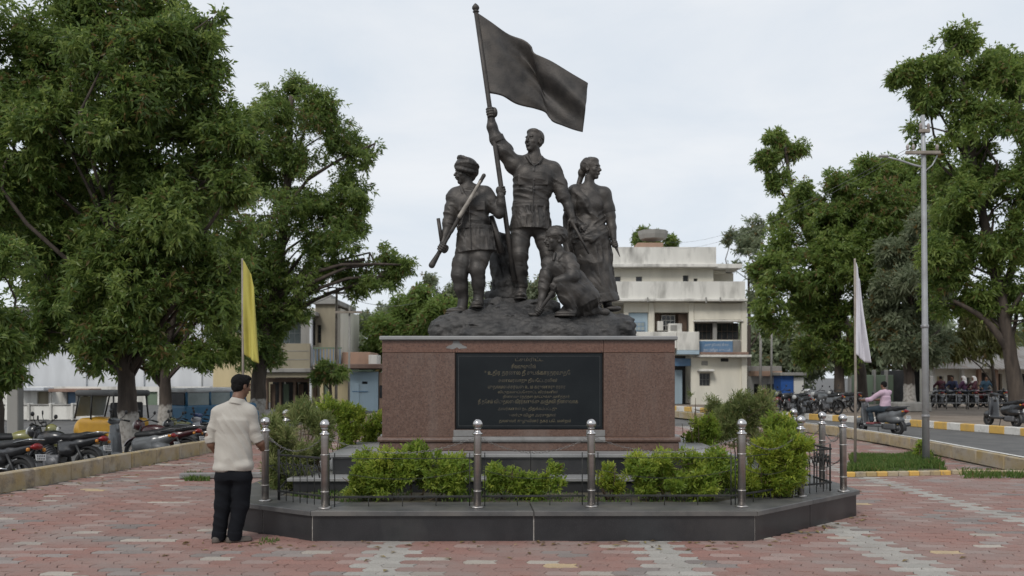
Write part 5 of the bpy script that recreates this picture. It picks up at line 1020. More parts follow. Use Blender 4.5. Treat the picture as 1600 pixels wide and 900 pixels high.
s.ell(p(343, 646, 0), (9.8, 10.5, 10), 8); s.ell(p(390, 645, 0), (9.8, 10.5, 10), 8); s.cone(p(370, 630, 0), p(345, 642, 0), 7.6, 8.5, 8); s.cone(p(373, 630, 0), p(389, 641, 0), 7.6, 8.5, 8)
s.chain([p(340, 646, 0), p(334, 668, 0), p(329, 684, 2)], [10.2, 9.0, 8.4], 3, fold=af); s.chain([p(392, 646, 0), p(396, 668, 2), p(399, 684, 6)], [10, 8.8, 8.2], 3, fold=af)
s.chain([p(329, 683, 1), p(329.5, 687, 1.5)], [8.8, 8.4], 2, fold=af); s.chain([p(399, 682, 5), p(400, 686, 6)], [8.6, 8.2], 2, fold=af)
s.econe(p(328.5, 683, 1), p(330, 691, 1.8), (9.5, 9.5), (9.1, 9.1), k=.6); s.econe(p(399, 682, 5), p(401.5, 690, 7), (9.3, 9.3), (9.0, 9.0), k=.6)
s.econe(p(371, 630, -1), p(372.5, 622.5, 0), (11.0, 10.6), (9.6, 9.4), k=1.5, hollow=1.0); s.econe(p(370.5, 631, -1), p(371.5, 625, -.5), (13.2, 12.4), (11.2, 10.8), k=2)
finish(s, 'shirt', DV, M['shirt_beige'], vis)
s = px_sculpt(325, 410, 715, 850, 32, .8)
s.econe(p(365, 716, 0), p(365, 748, 0), (25.5, 17), (28.5, 18.5), k=3); s.ell(p(354, 744, -5), (15, 15, 14), 5); s.ell(p(377, 744, -5), (15, 15, 14), 5)
tf2 = folds(.55, (.12, .1, .2), (.1, 0, .02), .3)
s.chain([p(352, 750, 0), p(347.5, 790, 1), p(342.5, 833, 0)], [15.2, 12.4, 10.6], 4, fold=tf2); s.chain([p(378, 750, 0), p(376, 790, 1), p(367, 834, -2)], [15.4, 12.6, 10.8], 4, fold=tf2)
s.econe(p(343, 830, 0), p(341.5, 842, 1), (10.6, 10.8), (11.4, 12), k=2); s.econe(p(368, 830, -2), p(366.5, 842, -1), (10.8, 11), (11.4, 12.2), k=2)
finish(s, 'trousers', DV, M['trousers_black'], vis)
for nm, a_, b_ in (('shoe', p(340, 842.5, -7), p(343, 843.5, 22)), ('shoe', p(361, 842.5, -6), p(386, 844, 8))):
    s = px_sculpt(320, 400, 828, gy - .2, 40, .8); s.cone(a_, b_, 6.4, 5.4, 0); a2 = (a_[0], a_[1], -gy + 1.8); b2 = (b_[0], b_[1], -gy + 1.8); s.chain([a2, ((a2[0] + b2[0]) / 2, (a2[1] + b2[1]) / 2, a2[2]), b2], [6.6, 6.2, 6.2], 1, sq=(1, 1, 2.4)); finish(s, nm, DV, M['shoe_brown'], vis)

# ---- riders and people further off: one body plan, seated astride, facing local +X, seat at the origin height
def seated_person(scale, seat, hands, feet, vox, mats, root, scarf=False, hunch=.06):
    S_ = scale; hip = np.array((-.02, 0, seat + .10)); chest = hip + np.array((hunch, 0, .34)) * S_; neck = hip + np.array((hunch + .02, 0, .52)) * S_; hc = neck + np.array((.05, 0, .20)) * S_
    def new(): return Sculpt((-.55, -.55, min(feet[2] - .12, 0)), (.75, .55, seat + 1.05), vox)
    knee = [np.array((.38, q * .17, seat + .02)) for q in (1, -1)]; foot = [np.array((feet[0], q * feet[1], feet[2])) for q in (1, -1)]; sh = [neck + np.array((-.02, q * .18, -.05)) * S_ for q in (1, -1)]; hd = [np.array((hands[0], q * hands[1], hands[2])) for q in (1, -1)]
    el = [(sh[i] + hd[i]) / 2 + np.array((-.04, (.09, -.09)[i], -.09)) for i in (0, 1)]
    s = new(); Lh, A = head(s, hc, (1, .1, -.05), .225 * S_)
    s.chain([hip, chest, neck, hc - (0, 0, .06)], [.08, .09, .062, .055], .03)
    for i in (0, 1):
        s.chain([chest + (0, 0, .05), sh[i], el[i]], [.06, .055, .045], .02); s.chain([el[i], (el[i] * .4 + hd[i] * .6), hd[i]], [.044, .04, .03], .02); d = unit(hd[i] - el[i]); grip(s, hd[i] + d * .03, (0, 1, 0), (-.8, 0, .5), .016, .0072)
        s.chain([hip, knee[i], foot[i]], [.06, .05, .035], .02); s.cone(foot[i], foot[i] + (.13, 0, -.02), .036, .03, .01)
    link('body', s.mesh('body', M['skin']), root) if False else None
    o = link('body', s.mesh('body', mats['skin']), root)
    s = new(); s.ell(hc + A @ np.array((0, -.12 * .22, .17 * .22)) * S_, np.array((.37, .43, .37)) * .225 * S_, 0, A); s.ell(hc + A @ np.array((0, -.24 * .22, -.08 * .22)) * S_, np.array((.33, .29, .27)) * .225 * S_, .02, A)
    if scarf: s.ell(hc + A @ np.array((0, -.10, -.10)) * S_, np.array((.115, .11, .17)), .05, A); s.ell(neck + (-.04, 0, -.06), (.14, .2, .12), .05)
    link('scarf' if scarf else 'hair', s.mesh('hair', mats['hair']), root)
    s = new(); fl = folds(.012, (9, 4, 20), (0, 0, 0)); s.econe(hip - (0, 0, .06), chest, (.155 * S_, .20 * S_), (.135 * S_, .195 * S_), side=(1, 0, 0), k=.05, fold=fl); s.ell(chest + (0, 0, .06), np.array((.125, .2, .15)) * S_, .06, fold=fl); s.cone(sh[0], sh[1], .075, .075, .05); s.cone(chest + (0, 0, .1), neck + (0, 0, .01), .08, .066, .04)
    for i in (0, 1): s.chain([sh[i], el[i], el[i] * .65 + hd[i] * .35], [.082, .066, .058], .03, fold=fl)
    link('shirt', s.mesh('shirt', mats['shirt']), root)
    s = new(); s.ell(hip - (.02, 0, .03), (.17 * S_, .19 * S_, .13), 0)
    for i in (0, 1): s.chain([hip + (0, (.09, -.09)[i], -.02), knee[i], foot[i] + (0, 0, .07)], [.115, .085, .062], .04, fold=fl)
    link('trousers', s.mesh('trousers', mats['trousers']), root)
    for i in (0, 1): mb = MB().box((foot[i][0] + .06, foot[i][1], foot[i][2] - .03), (.27, .095, .06), b=.025); mb.build('shoe', mats['shoe'], root, world=False)
    return root
# ================================================================ VEHICLES
plain('tyre', (.02, .02, .02), .9); plain('black_plastic', (.018, .018, .019), .5); plain('seat_vinyl', (.014, .014, .015), .55); plain('engine_grey', (.14, .14, .145), .5, metal=.6); plain('chrome', (.5, .5, .5), .2, metal=1.0)
M['tail_red'] = mat('tail_lens', (.22, .012, .014), (.15, .01, .01), rough=.2); M['lens'] = mat('clear_lens', (.5, .5, .48), (.35, .35, .34), rough=.15); M['plate'] = mat('white_plate', (.6, .6, .6), (.45, .45, .45), rough=.5); M['plate_text'] = mat('plate_letters', (.03, .03, .035), (.06, .06, .06), rough=.6); M['amber'] = mat('amber_lens', (.5, .2, .02), (.4, .15, .02), rough=.2); M['mirror'] = mat('mirror_glass', (.6, .6, .6), None, rough=.05, metal=1)
for nm, c in (('black', (.016, .016, .018)), ('maroon', (.05, .012, .014)), ('silver', (.36, .36, .37)), ('blue', (.02, .05, .16)), ('olive', (.20, .19, .06)), ('grey', (.11, .115, .12)), ('white', (.58, .58, .56)), ('red', (.16, .02, .02))): M['paint_' + nm] = mat('paint_' + nm, c, tuple(q * .8 for q in c), scale=3, rough=.32, coat=.5, c3=(.16, .14, .12), s3=2.5, lo3=.62, hi3=1.0)
AXY = Matrix.Rotation(R(90), 3, 'X')
def wheel(root, x, r, name, tyre_r=.045, spokes=5):
    t = MB().torus((x, 0, r), r - tyre_r, tyre_r, axis=AXY, n=28, m=10).build('tyre', M['tyre'], None); me = t.data; bpy.data.objects.remove(t)
    w_ = empty(name); w_.parent = root; KIDS.setdefault(root.name, []).append(w_); link('tyre', me, w_)
    mb = MB().torus((x, 0, r), r - tyre_r * 2.0, .014, axis=AXY, n=24, m=6); mb.lathe((x, 0, r), [(.05, -.05), (.055, -.03), (.055, .03), (.05, .05)], 14, axis=AXY); mb.lathe((x, 0, r), [(r * .42, -.012), (r * .45, 0), (r * .42, .012)], 18, axis=AXY)
    for k in range(spokes): a = 6.283 * k / spokes; mb.tube([(x + .04 * math.cos(a), 0, r + .04 * math.sin(a)), (x + (r - tyre_r * 2) * math.cos(a), 0, r + (r - tyre_r * 2) * math.sin(a))], .013, 6)
    mb.build('rim', M['engine_grey'], w_)
def fender(mb, x, r, w_, a0, a1, n=14, th=.006):
    P = []; F = []
    for i in range(n + 1):
        a = R(a0 + (a1 - a0) * i / n)
        for y_, dr in ((-w_, -.03), (-w_ * .6, 0), (0, .012), (w_ * .6, 0), (w_, -.03)):
            P.append((x + (r + dr) * math.cos(a), y_, r * 0 + ZW[0] + (r + dr) * math.sin(a)))
    for i in range(n):
        for k in range(4): F.append((i * 5 + k, i * 5 + k + 1, (i + 1) * 5 + k + 1, (i + 1) * 5 + k))
    K = len(P); P2 = [(q[0] - (q[0] - x) * .03, q[1] * .93, q[2] - (q[2] - ZW[0]) * .03) for q in P]
    mb.add(P + P2, F + [tuple(K + j for j in f[::-1]) for f in F], 0, True); return mb
ZW = [.3]
def mirrors(root, x, y, z):
    for q in (1, -1):
        MB().tube([(x, q * y * .6, z), (x - .04, q * (y + .02), z + .08), (x - .05, q * (y + .05), z + .13)], .007, 6).build('mirror_stem', M['black_plastic'], root)
        mb = MB().lathe((x - .05, q * (y + .07), z + .165), [(.015, -.015), (.038, -.012), (.044, 0), (.04, .008)], 14, axis=Matrix.Rotation(R(-90), 3, 'Y')); mb.build('mirror', M['black_plastic'], root)
def plate(root, x, z, tilt=.25):
    o = MB().box((x, 0, z), (.008, .20, .10), rot=rotm(0, 0, tilt), b=.003).build('number_plate', M['plate'], root)
    rg = np.random.default_rng(4); mb = MB(); A_ = rotm(0, 0, tilt)
    for row in (0, 1):
        for k in range(5): q = A_ @ Vector((-.0052, -.07 + .034 * k, .022 - .044 * row)); mb.box((x + q.x, q.y, z + q.z), (.002, .02 * rg.uniform(.6, 1), .03), rot=A_)
    mb.build('plate_marking', M['plate_text'], o)
def motorcycle():
    r = empty('motorcycle'); ZW[0] = .30; V_ = .0125
    wheel(r, -.62, .30, 'rear_wheel'); wheel(r, .64, .30, 'front_wheel')
    s = Sculpt((-1.0, -.3, .2), (.95, .3, 1.15), V_)
    s.ell((.20, 0, .80), (.29, .145, .125), 0); s.ell((.34, 0, .74), (.16, .14, .15), .05); s.chain([(-.05, 0, .66), (-.42, 0, .69), (-.86, 0, .80)], [.10, .115, .055], .05, sq=(1, 1.0, 1.1)); s.ell((-.15, 0, .56), (.20, .13, .12), .05)
    s.ell((.60, 0, .90), (.12, .12, .13), .03); s.chain([(.50, 0, .80), (.60, 0, .9)], [.07, .08], .03); s.chain([(.42, .14, .62), (.50, .16, .45)], [.04, .03], .03); s.chain([(.42, -.14, .62), (.50, -.16, .45)], [.04, .03], .03)
    link('body_panel', s.mesh('body_panel', M['paint_black']), r)
    s = Sculpt((-1.0, -.25, .6), (.2, .25, 1.1), V_); s.chain([(.02, 0, .80), (-.30, 0, .795), (-.55, 0, .83), (-.80, 0, .855)], [.075, .10, .095, .07], .03, sq=(1, .82, 1.25)); link('seat', s.mesh('seat', M['seat_vinyl']), r)
    s = Sculpt((-.4, -.3, .12), (.5, .3, .75), V_); s.box((.10, 0, .36), (.17, .13, .12), .04); s.chain([(.16, 0, .42), (.30, 0, .60)], [.10, .085], .02)
    for q in range(5): s.econe((.17 + .03 * q, 0, .45 + .035 * q), (.178 + .03 * q, 0, .46 + .035 * q), (.125, .125), (.125, .125), side=(0, 1, 0))
    for q in (1, -1): s.ell((.08, .13 * q, .34), (.10, .035, .09), .01)
    link('engine', s.mesh('engine', M['engine_grey']), r)
    MB().tube([(.28, -.10, .46), (.40, -.13, .32), (.20, -.15, .20), (-.15, -.16, .23), (-.30, -.17, .26)], .02, 8).tube([(-.25, -.17, .25), (-.40, -.175, .30), (-.86, -.18, .42)], [.03, .048, .05], 12).build('exhaust', M['chrome'], r)
    mb = MB()
    for q in (1, -1): mb.tube([(.64, .075 * q, .30), (.50, .075 * q, .88)], [.026, .02], 8); mb.tube([(-.62, .09 * q, .30), (-.42, .11 * q, .66)], [.028, .024], 8); mb.tube([(-.62, .07 * q, .30), (.0, .08 * q, .36)], .02, 6)
    mb.tube([(.0, 0, .36), (.2, 0, .2), (.42, 0, .7)], .022, 6); mb.tube([(.05, .14, .28), (-.02, .24, .03)], .012, 6); mb.build('frame', M['black_plastic'], r)
    fender(MB(), .64, .335, .065, 20, 170).build('front_fender', M['paint_black'], r); fender(MB(), -.62, .35, .075, 60, 190).build('rear_fender', M['black_plastic'], r)
    MB().box((-.985, 0, .42), (.015, .13, .24), rot=rotm(0, 0, .3), b=.006).build('mud_flap', M['engine_grey'], r)
    MB().tube([(.38, .36, .99), (.48, .22, 1.03), (.52, 0, .98), (.48, -.22, 1.03), (.38, -.36, .99)], .013, 8).build('handlebar', M['black_plastic'], r)
    for q in (1, -1): MB().tube([(.44, .25 * q, 1.02), (.37, .37 * q, .985)], .02, 8).build('hand_grip', M['tyre'], r)
    mirrors(r, .47, .22, 1.03)
    MB().lathe((.72, 0, .89), [(.085, -.03), (.085, 0), (.06, .018), (.01, .025)], 18, axis=Matrix.Rotation(R(90), 3, 'Y')).build('headlight', M['lens'], r)
    s = Sculpt((-1.02, -.15, .65), (-.78, .15, .92), .01); s.ell((-.905, 0, .79), (.055, .095, .055), 0); s.ell((-.87, 0, .78), (.05, .11, .04), .02); link('tail_light', s.mesh('tail_light', M['tail_red']), r)
    for q in (1, -1): MB().lathe((-.88, .16 * q, .74), [(.012, -.03), (.028, -.02), (.028, .02), (.012, .03)], 10).build('indicator', M['amber'], r)
    mb = MB()
    for q in (1, -1): mb.tube([(-.55, .12 * q, .84), (-.85, .13 * q, .90), (-.97, .06 * q, .90), (-.97, 0, .90)], .012, 6)
    mb.build('grab_rail', M['chrome'], r); plate(r, -.985, .62); return r
def scooter():
    r = empty('motor_scooter'); ZW[0] = .225; V_ = .0125
    wheel(r, -.60, .225, 'rear_wheel', .05); wheel(r, .64, .225, 'front_wheel', .05)
    s = Sculpt((-1.0, -.32, .12), (.95, .32, 1.2), V_)
    s.chain([(-.12, 0, .52), (-.50, 0, .58), (-.88, 0, .72)], [.17, .185, .075], .04, sq=(1, 1, 1.0)); s.ell((-.52, 0, .46), (.30, .19, .13), .05); s.ell((-.60, 0, .215), (.28, .10, .27), .02, cut=True)
    s.box((.12, 0, .275), (.30, .165, .045), .03, .03); s.econe((.40, 0, .28), (.50, 0, .92), (.20, .045), (.155, .055), side=(0, 1, 0), k=.04); s.ell((.50, 0, .60), (.09, .15, .26), .06); s.cone((.46, 0, .85), (.49, 0, 1.0), .07, .06, .03)
    s.ell((.52, 0, 1.0), (.11, .14, .075), .02); s.ell((.50, 0, 1.04), (.08, .2, .035), .03)
    s.ell((.64, 0, .36), (.24, .085, .13), .03); s.ell((.64, 0, .215), (.255, .07, .255), .01, cut=True)
    link('body_panel', s.mesh('body_panel', M['paint_black']), r)
    s = Sculpt((-1.0, -.25, .55), (.2, .25, 1.0), V_); s.chain([(-.10, 0, .72), (-.42, 0, .74), (-.62, 0, .77), (-.82, 0, .80)], [.10, .125, .115, .08], .03, sq=(1, .82, 1.4)); link('seat', s.mesh('seat', M['seat_vinyl']), r)
    s = Sculpt((-.75, -.25, .08), (.1, .25, .5), V_); s.box((-.42, .08, .26), (.2, .07, .09), .04); s.box((-.25, 0, .25), (.12, .1, .07), .03, .03); link('engine', s.mesh('engine', M['engine_grey']), r)
    MB().tube([(-.2, -.12, .24), (-.38, -.17, .23), (-.50, -.18, .26), (-.88, -.185, .34)], [.02, .045, .055, .055], 12).build('exhaust', M['engine_grey'], r)
    mb = MB()
    for q in (1, -1): mb.tube([(.64, .075 * q, .225), (.54, .06 * q, .5)], .02, 8); mb.tube([(-.60, .10 * q, .225), (-.55, .12 * q, .5)], .024, 8)
    mb.tube([(-.05, .12, .22), (-.12, .20, .02)], .013, 6); mb.build('frame', M['black_plastic'], r)
    fender(MB(), -.60, .28, .07, 100, 195).build('rear_fender', M['black_plastic'], r)
    MB().tube([(.40, .35, 1.03), (.50, .18, 1.05), (.50, -.18, 1.05), (.40, -.35, 1.03)], .013, 8).build('handlebar', M['black_plastic'], r)
    for q in (1, -1): MB().tube([(.45, .25 * q, 1.04), (.385, .365 * q, 1.025)], .02, 8).build('hand_grip', M['tyre'], r)
    mirrors(r, .47, .2, 1.05)
    s = Sculpt((.5, -.15, .9), (.7, .15, 1.1), .01); s.ell((.585, 0, 1.0), (.055, .095, .05), 0); link('headlight', s.mesh('headlight', M['lens']), r)
    s = Sculpt((-1.02, -.15, .6), (-.78, .15, .85), .01); s.ell((-.90, 0, .72), (.055, .105, .055), 0); link('tail_light', s.mesh('tail_light', M['tail_red']), r)
    for q in (1, -1): MB().box((-.86, .13 * q, .71), (.07, .03, .05), b=.012).build('indicator', M['amber'], r)
    mb = MB()
    for q in (1, -1): mb.tube([(-.66, .14 * q, .80), (-.90, .13 * q, .86), (-.97, .05 * q, .86), (-.97, 0, .86)], .013, 6)
    mb.build('grab_rail', M['engine_grey'], r); plate(r, -.965, .54); return r
PROTO = {'m': motorcycle(), 's': scooter()}; used_v = {'m': 0, 's': 0}
def ride(kind, x, y, rz, paint, label, z=0.0, group='two wheelers parked on the left', lean=.12):
    o = PROTO[kind] if not used_v[kind] else copy_tree(PROTO[kind]); used_v[kind] = 1
    o.location = (x, y, z); o.rotation_euler = (lean * rng.uniform(.6, 1.1), 0, rz) if lean else (0, 0, rz); tag(o, label, 'motorbike' if kind == 'm' else 'scooter', group)
    for pt in ('body_panel', 'front_fender'): set_mat(o, pt, M['paint_' + paint])
    return o
def by_tail(d, ang, off=.12):
    x = kerbline_left(d) - off; c, s_ = math.cos(ang), math.sin(ang); return x + c * 1.0, d + s_ * 1.0
for (kind, d, a, paint, lab) in (('m', 14.1, 163, 'black', 'black motorcycle with white plate, nearest the left picture edge behind the kerb'), ('m', 16.0, 166, 'black', 'black motorcycle with grey tail flap, second from the left edge'),
        ('s', 18.75, 170, 'grey', 'dark scooter with pale front fender beside the whitewashed trunk'), ('m', 19.9, 168, 'maroon', 'maroon motorcycle parked right after the pale fendered scooter'),
        ('m', 21.2, 166, 'black', 'black motorcycle in the row close to the standing man'), ('s', 22.6, 168, 'silver', 'silver scooter parked nearly behind the standing man'), ('m', 24.0, 167, 'red', 'red motorcycle at the far end of the kerb row')):
    x, y = by_tail(d, R(a)); ride(kind, x, y, R(a), paint, lab, float(park_z(x, y)))
for (kind, px, Y, a, paint, lab) in (('m', 25, 16.6, 20, 'olive', 'yellowish motorcycle in the second row at far left'),         ('m', 292, 25.5, 160, 'olive', 'yellow motorcycle behind the first row beside the blue van'), ('s', 322, 27.5, 150, 'blue', 'blue scooter in front of the blue van')):
    ride(kind, at(px, 0, Y)[0], Y, R(a), paint, lab, float(park_z(at(px, 0, Y)[0], Y)))
GR = 'motorbikes parked across the road'
for (kind, px, Y, a, paint, lab) in (('m', 1238, 37.5, 200, 'black', 'black motorcycle leftmost of the cluster across the road'), ('m', 1255, 36.0, 230, 'black', 'black motorcycle in the cluster behind the ball posts'), ('s', 1275, 38.5, 215, 'silver', 'silver scooter in the cluster across the road'),
        ('m', 1292, 37.0, 205, 'grey', 'grey motorcycle near the far kerb left of the white flag'), ('m', 1318, 39.5, 200, 'black', 'black motorcycle under the dark trunks'), ('s', 1212, 41.0, 190, 'red', 'red scooter farthest left across the road')):
    ride(kind, at(px, 0, Y)[0], Y, R(a), paint, lab, .10 if at(px, 0, Y)[0] > interp(FAR_KERB, Y) else 0.0, GR)
ride('s', at(1566, 0, 28.5)[0], 28.5, R(100), 'black', 'dark scooter parked alone on the verge at the right edge', .10, GR)
for k, (px, paint, lab) in enumerate(((1462, 'black', 'black motorcycle behind the pipe railing beside the lamp pole'), (1484, 'grey', 'grey motorcycle second behind the pipe railing'), (1506, 'black', 'black motorcycle behind the middle of the pipe railing'), (1528, 'red', 'red motorcycle behind the right part of the pipe railing'), (1548, 'black', 'black motorcycle behind the railing near the olive tree'))):
    ride('m', at(px, 0, 47)[0], 47, R(80 + 8 * k), paint, lab, .10, GR)

# ---- scooter on the road with its rider
ax_, ay_ = at(1402, 0, 25.9)[0], 25.9; hdg = math.atan2(.86, -.52)
sx_, sy_ = ax_ + .6 * math.cos(hdg), ay_ + .6 * math.sin(hdg)
ride('s', sx_, sy_, hdg, 'grey', 'grey scooter being ridden along the road', -.02, None, 0)
rd = empty('person', (sx_ - .18 * math.cos(hdg), sy_ - .18 * math.sin(hdg), -.02), hdg, label='man in pink shirt riding the grey scooter along the road', cat='person')
seated_person(.92, .70, (.56, .33, 1.01), (.32, .15, .36), .013, dict(skin=M['skin'], hair=M['hair'], shirt=M['shirt_pink'], trousers=M['jeans'], shoe=M['sandal_red']), rd, hunch=.0)
plain('cloth_white', (.6, .58, .56), .9); plain('cloth_maroon', (.07, .02, .03), .9); plain('cloth_navy', (.025, .03, .07), .9); plain('cloth_teal', (.02, .05, .08), .9); plain('cloth_violet', (.08, .03, .07), .9)
PP = {}
for k, (px, scarf, shirt, lab) in enumerate(((1471, False, 'cloth_maroon', 'person in maroon seated on a motorcycle beside the lamp pole'), (1507, True, 'cloth_violet', 'person with a white head scarf in violet, left of two scarved people'), (1523, True, 'cloth_maroon', 'person with a white head scarf in maroon, right of two scarved people'), (1489, False, 'cloth_navy', 'person in navy among the bikes behind the railing'), (1540, False, 'cloth_teal', 'person in teal sitting behind the right end of the railing'))):
    Y = 47.6; o = empty('person', (at(px, 0, Y)[0], Y, .10), R(100 + 40 * k), lab, 'person', 'people sitting on parked bikes behind the railing')
    if scarf not in PP: PP[scarf] = seated_person(.92, .78, (.5, .3, .95), (.3, .2, .35), .03, dict(skin=M['skin'], hair=M['cloth_white' if scarf else 'hair'], shirt=M[shirt], trousers=M['cloth_navy'], shoe=M['black_plastic']), o, scarf)
    else:
        for ch in KIDS[PP[scarf].name]: copy_tree(ch, o)
        set_mat(o, 'shirt', M[shirt])

# ---- auto rickshaw behind the bikes
M['auto_yellow'] = mat('auto_yellow', (.50, .27, .015), (.42, .22, .015), scale=3, rough=.4, c3=(.25, .15, .05), s3=5, lo3=.6, hi3=.8)
Y = 27.0; rk = empty('auto_rickshaw', (at(166, 0, Y)[0], Y, float(park_z(at(166, 0, Y)[0], Y))), R(150), label='yellow auto rickshaw with open glazed top behind the motorcycles', cat='auto rickshaw')
s = Sculpt((-1.3, -.8, .15), (1.5, .8, 1.1), .025); s.box((-.35, 0, .60), (.85, .64, .38), .14); s.chain([(.5, 0, .55), (1.0, 0, .62), (1.22, 0, .55)], [.42, .30, .2], .12); s.ell((-.75, .62, .25), (.3, .2, .28), .02, cut=True); s.ell((-.75, -.62, .25), (.3, .2, .28), .02, cut=True); s.ell((1.05, 0, .22), (.28, .2, .28), .02, cut=True)
link('body', s.mesh('body', M['auto_yellow']), rk)
mb = MB()
for q in (1, -1): mb.tube([(.78, .5 * q, .95), (.55, .52 * q, 1.66)], .025, 8); mb.tube([(-.15, .62 * q, .95), (-.15, .58 * q, 1.68)], .025, 8); mb.tube([(-1.15, .6 * q, .95), (-1.1, .55 * q, 1.66)], .025, 8)
mb.build('frame', M['black_plastic'], rk, world=False)
s = Sculpt((-1.4, -.75, 1.5), (.9, .75, 1.95), .025); s.box((-.30, 0, 1.72), (.95, .62, .09), .08); link('canopy', s.mesh('canopy', mat('canopy_grey', (.10, .10, .10), (.07, .07, .07), scale=3, rough=.8)), rk)
M['glass'] = mat('pale_glass', (.30, .34, .34), (.22, .26, .26), scale=2, rough=.1)
mb = MB().box((.69, 0, 1.31), (.02, .92, .62), rot=rotm(0, 0, -.31)); mb.build('windscreen', M['glass'], rk, world=False)
MB().box((-.62, 0, .85), (.5, 1.1, .14), b=.05).build('bench', M['seat_vinyl'], rk, world=False); MB().box((-.95, 0, 1.2), (.1, 1.1, .5), b=.04).build('bench_back', M['seat_vinyl'], rk, world=False); MB().box((.25, 0, .9), (.3, .4, .12), b=.04).build('driver_seat', M['seat_vinyl'], rk, world=False)
for (x, y) in ((-.75, .58), (-.75, -.58), (1.05, 0)):
    mb = MB().torus((x, y, .22), .16, .06, axis=AXY, n=20, m=8); mb.lathe((x, y, .22), [(.10, -.03), (.11, 0), (.10, .03)], 14, axis=AXY); mb.build('wheel', M['tyre'], rk, world=False)
MB().lathe((1.38, 0, .72), [(.08, -.06), (.09, 0), (.05, .03)], 14, axis=Matrix.Rotation(R(90), 3, 'Y')).build('headlight', M['lens'], rk, world=False)
# ---- blue van
M['van_blue'] = mat('van_blue', (.035, .14, .25), (.03, .11, .2), scale=2, rough=.4, c3=(.14, .13, .12), s3=3, lo3=.6, hi3=.9); M['van_white'] = mat('van_roof', (.62, .63, .64), (.5, .5, .5), scale=2, rough=.5)
Y = 34.0; vn = empty('van', (at(332, 0, Y)[0], Y, float(park_z(at(332, 0, Y)[0], Y))), R(58), label='blue van with white roof behind the parked bikes and the standing man', cat='van')
s = Sculpt((-2.2, -.95, .2), (2.2, .95, 1.5), .04); s.box((-.1, 0, .85), (1.9, .80, .55), .12); s.box((1.5, 0, .7), (.5, .76, .38), .15, .1)
for x in (-1.2, 1.25):
    for q in (1, -1): s.ell((x, .8 * q, .3), (.38, .25, .38), .02, cut=True)
link('body', s.mesh('body', M['van_blue']), vn)
def loc(mb, name, m, root): return mb.build(name, m, root, world=False)
mb = MB()
for x in (-1.92, -.75, .35, 1.2):
    for q in (1, -1): mb.tube([(x, .77 * q, 1.35), (x - (.18 if x > 1 else 0), .74 * q, 1.93)], .05, 6)
loc(mb, 'pillar', M['van_blue'], vn); s = Sculpt((-2.2, -.95, 1.8), (1.4, .95, 2.3), .04); s.box((-.45, 0, 1.99), (1.56, .80, .10), .09); link('roof', s.mesh('roof', M['van_white']), vn)
for q in (1, -1):
    for x0, x1 in ((-1.86, -.81), (-.69, .29), (.41, 1.05)): loc(MB().box(((x0 + x1) / 2, .755 * q, 1.63), (x1 - x0, .02, .52)), 'window', M['glass'] if q < 0 else M['glass_dark'], vn)
loc(MB().box((1.12, 0, 1.63), (.03, 1.4, .6), rot=rotm(0, 0, -.3)), 'windscreen', M['glass'], vn); loc(MB().box((-1.98, 0, 1.63), (.02, 1.4, .5)), 'rear_window', M['glass_dark'], vn)
for x in (-1.2, 1.25):
    for q in (1, -1): mb = MB().torus((x, .74 * q, .3), .21, .085, axis=AXY, n=20, m=8); mb.lathe((x, .74 * q, .3), [(.15, -.06), (.17, 0), (.15, .06)], 14, axis=AXY); loc(mb, 'wheel', M['tyre'], vn)
vn.scale = (.88, .88, .86)
# ================================================================ BUILDINGS
def plaster(name, c, stain=(.12, .11, .095), s=.7, lo=.50, hi=.78): return mat(name, c, tuple(q * .86 for q in c), scale=1.2, rough=.9, c3=stain, s3=s, lo3=lo, hi3=hi, stretch=(1, 1, .28))
M['cream'] = plaster('cream_plaster', (.73, .69, .59), (.5, .47, .4), .8, .52, .9); M['white_stained'] = plaster('stained_white_plaster', (.72, .70, .65), (.22, .21, .19), 1.3, .50, .78); M['grey_wall'] = plaster('pale_grey_wall', (.62, .64, .67), (.44, .45, .47), .5, .5, .9)
M['beige_wall'] = plaster('dirty_beige_wall', (.33, .29, .21), (.15, .13, .10), .9, .48, .78); M['blue_wall'] = plaster('light_blue_wall', (.36, .46, .53), (.25, .3, .33), .8, .5, .85); M['yellow_wall'] = plaster('pale_yellow_wall', (.52, .43, .26), (.3, .25, .16), .8, .5, .85); M['green_wall'] = plaster('dull_green_wall', (.16, .21, .15), (.09, .11, .08), .8, .5, .8)
M['terracotta'] = plaster('faded_terracotta', (.40, .26, .19), (.2, .15, .12), 1.0); M['concrete'] = plaster('weathered_concrete', (.30, .29, .27), (.14, .13, .12), 1.2); M['sign_blue'] = mat('sign_blue', (.10, .20, .34), (.16, .25, .38), scale=2, rough=.5); M['sign_white'] = mat('sign_letters', (.55, .57, .6), (.4, .42, .45), scale=4, rough=.6); M['tin'] = mat('corrugated_tin', (.26, .25, .24), (.17, .15, .135), scale=1.0, rough=.6, metal=.3, c3=(.2, .11, .07), s3=1.5, lo3=.55, hi3=.8)
M['brown_panel'] = mat('brown_wood', (.10, .065, .045), (.15, .10, .07), scale=3, rough=.7); M['dark_room'] = mat('dim_interior', (.03, .03, .032), (.05, .048, .046), scale=2, rough=.9); M['blue_paint'] = mat('kiosk_blue', (.02, .10, .36), (.02, .08, .28), scale=3, rough=.5); M['rust_roof'] = mat('rusty_roof', (.20, .12, .09), (.28, .19, .15), scale=2, rough=.8)
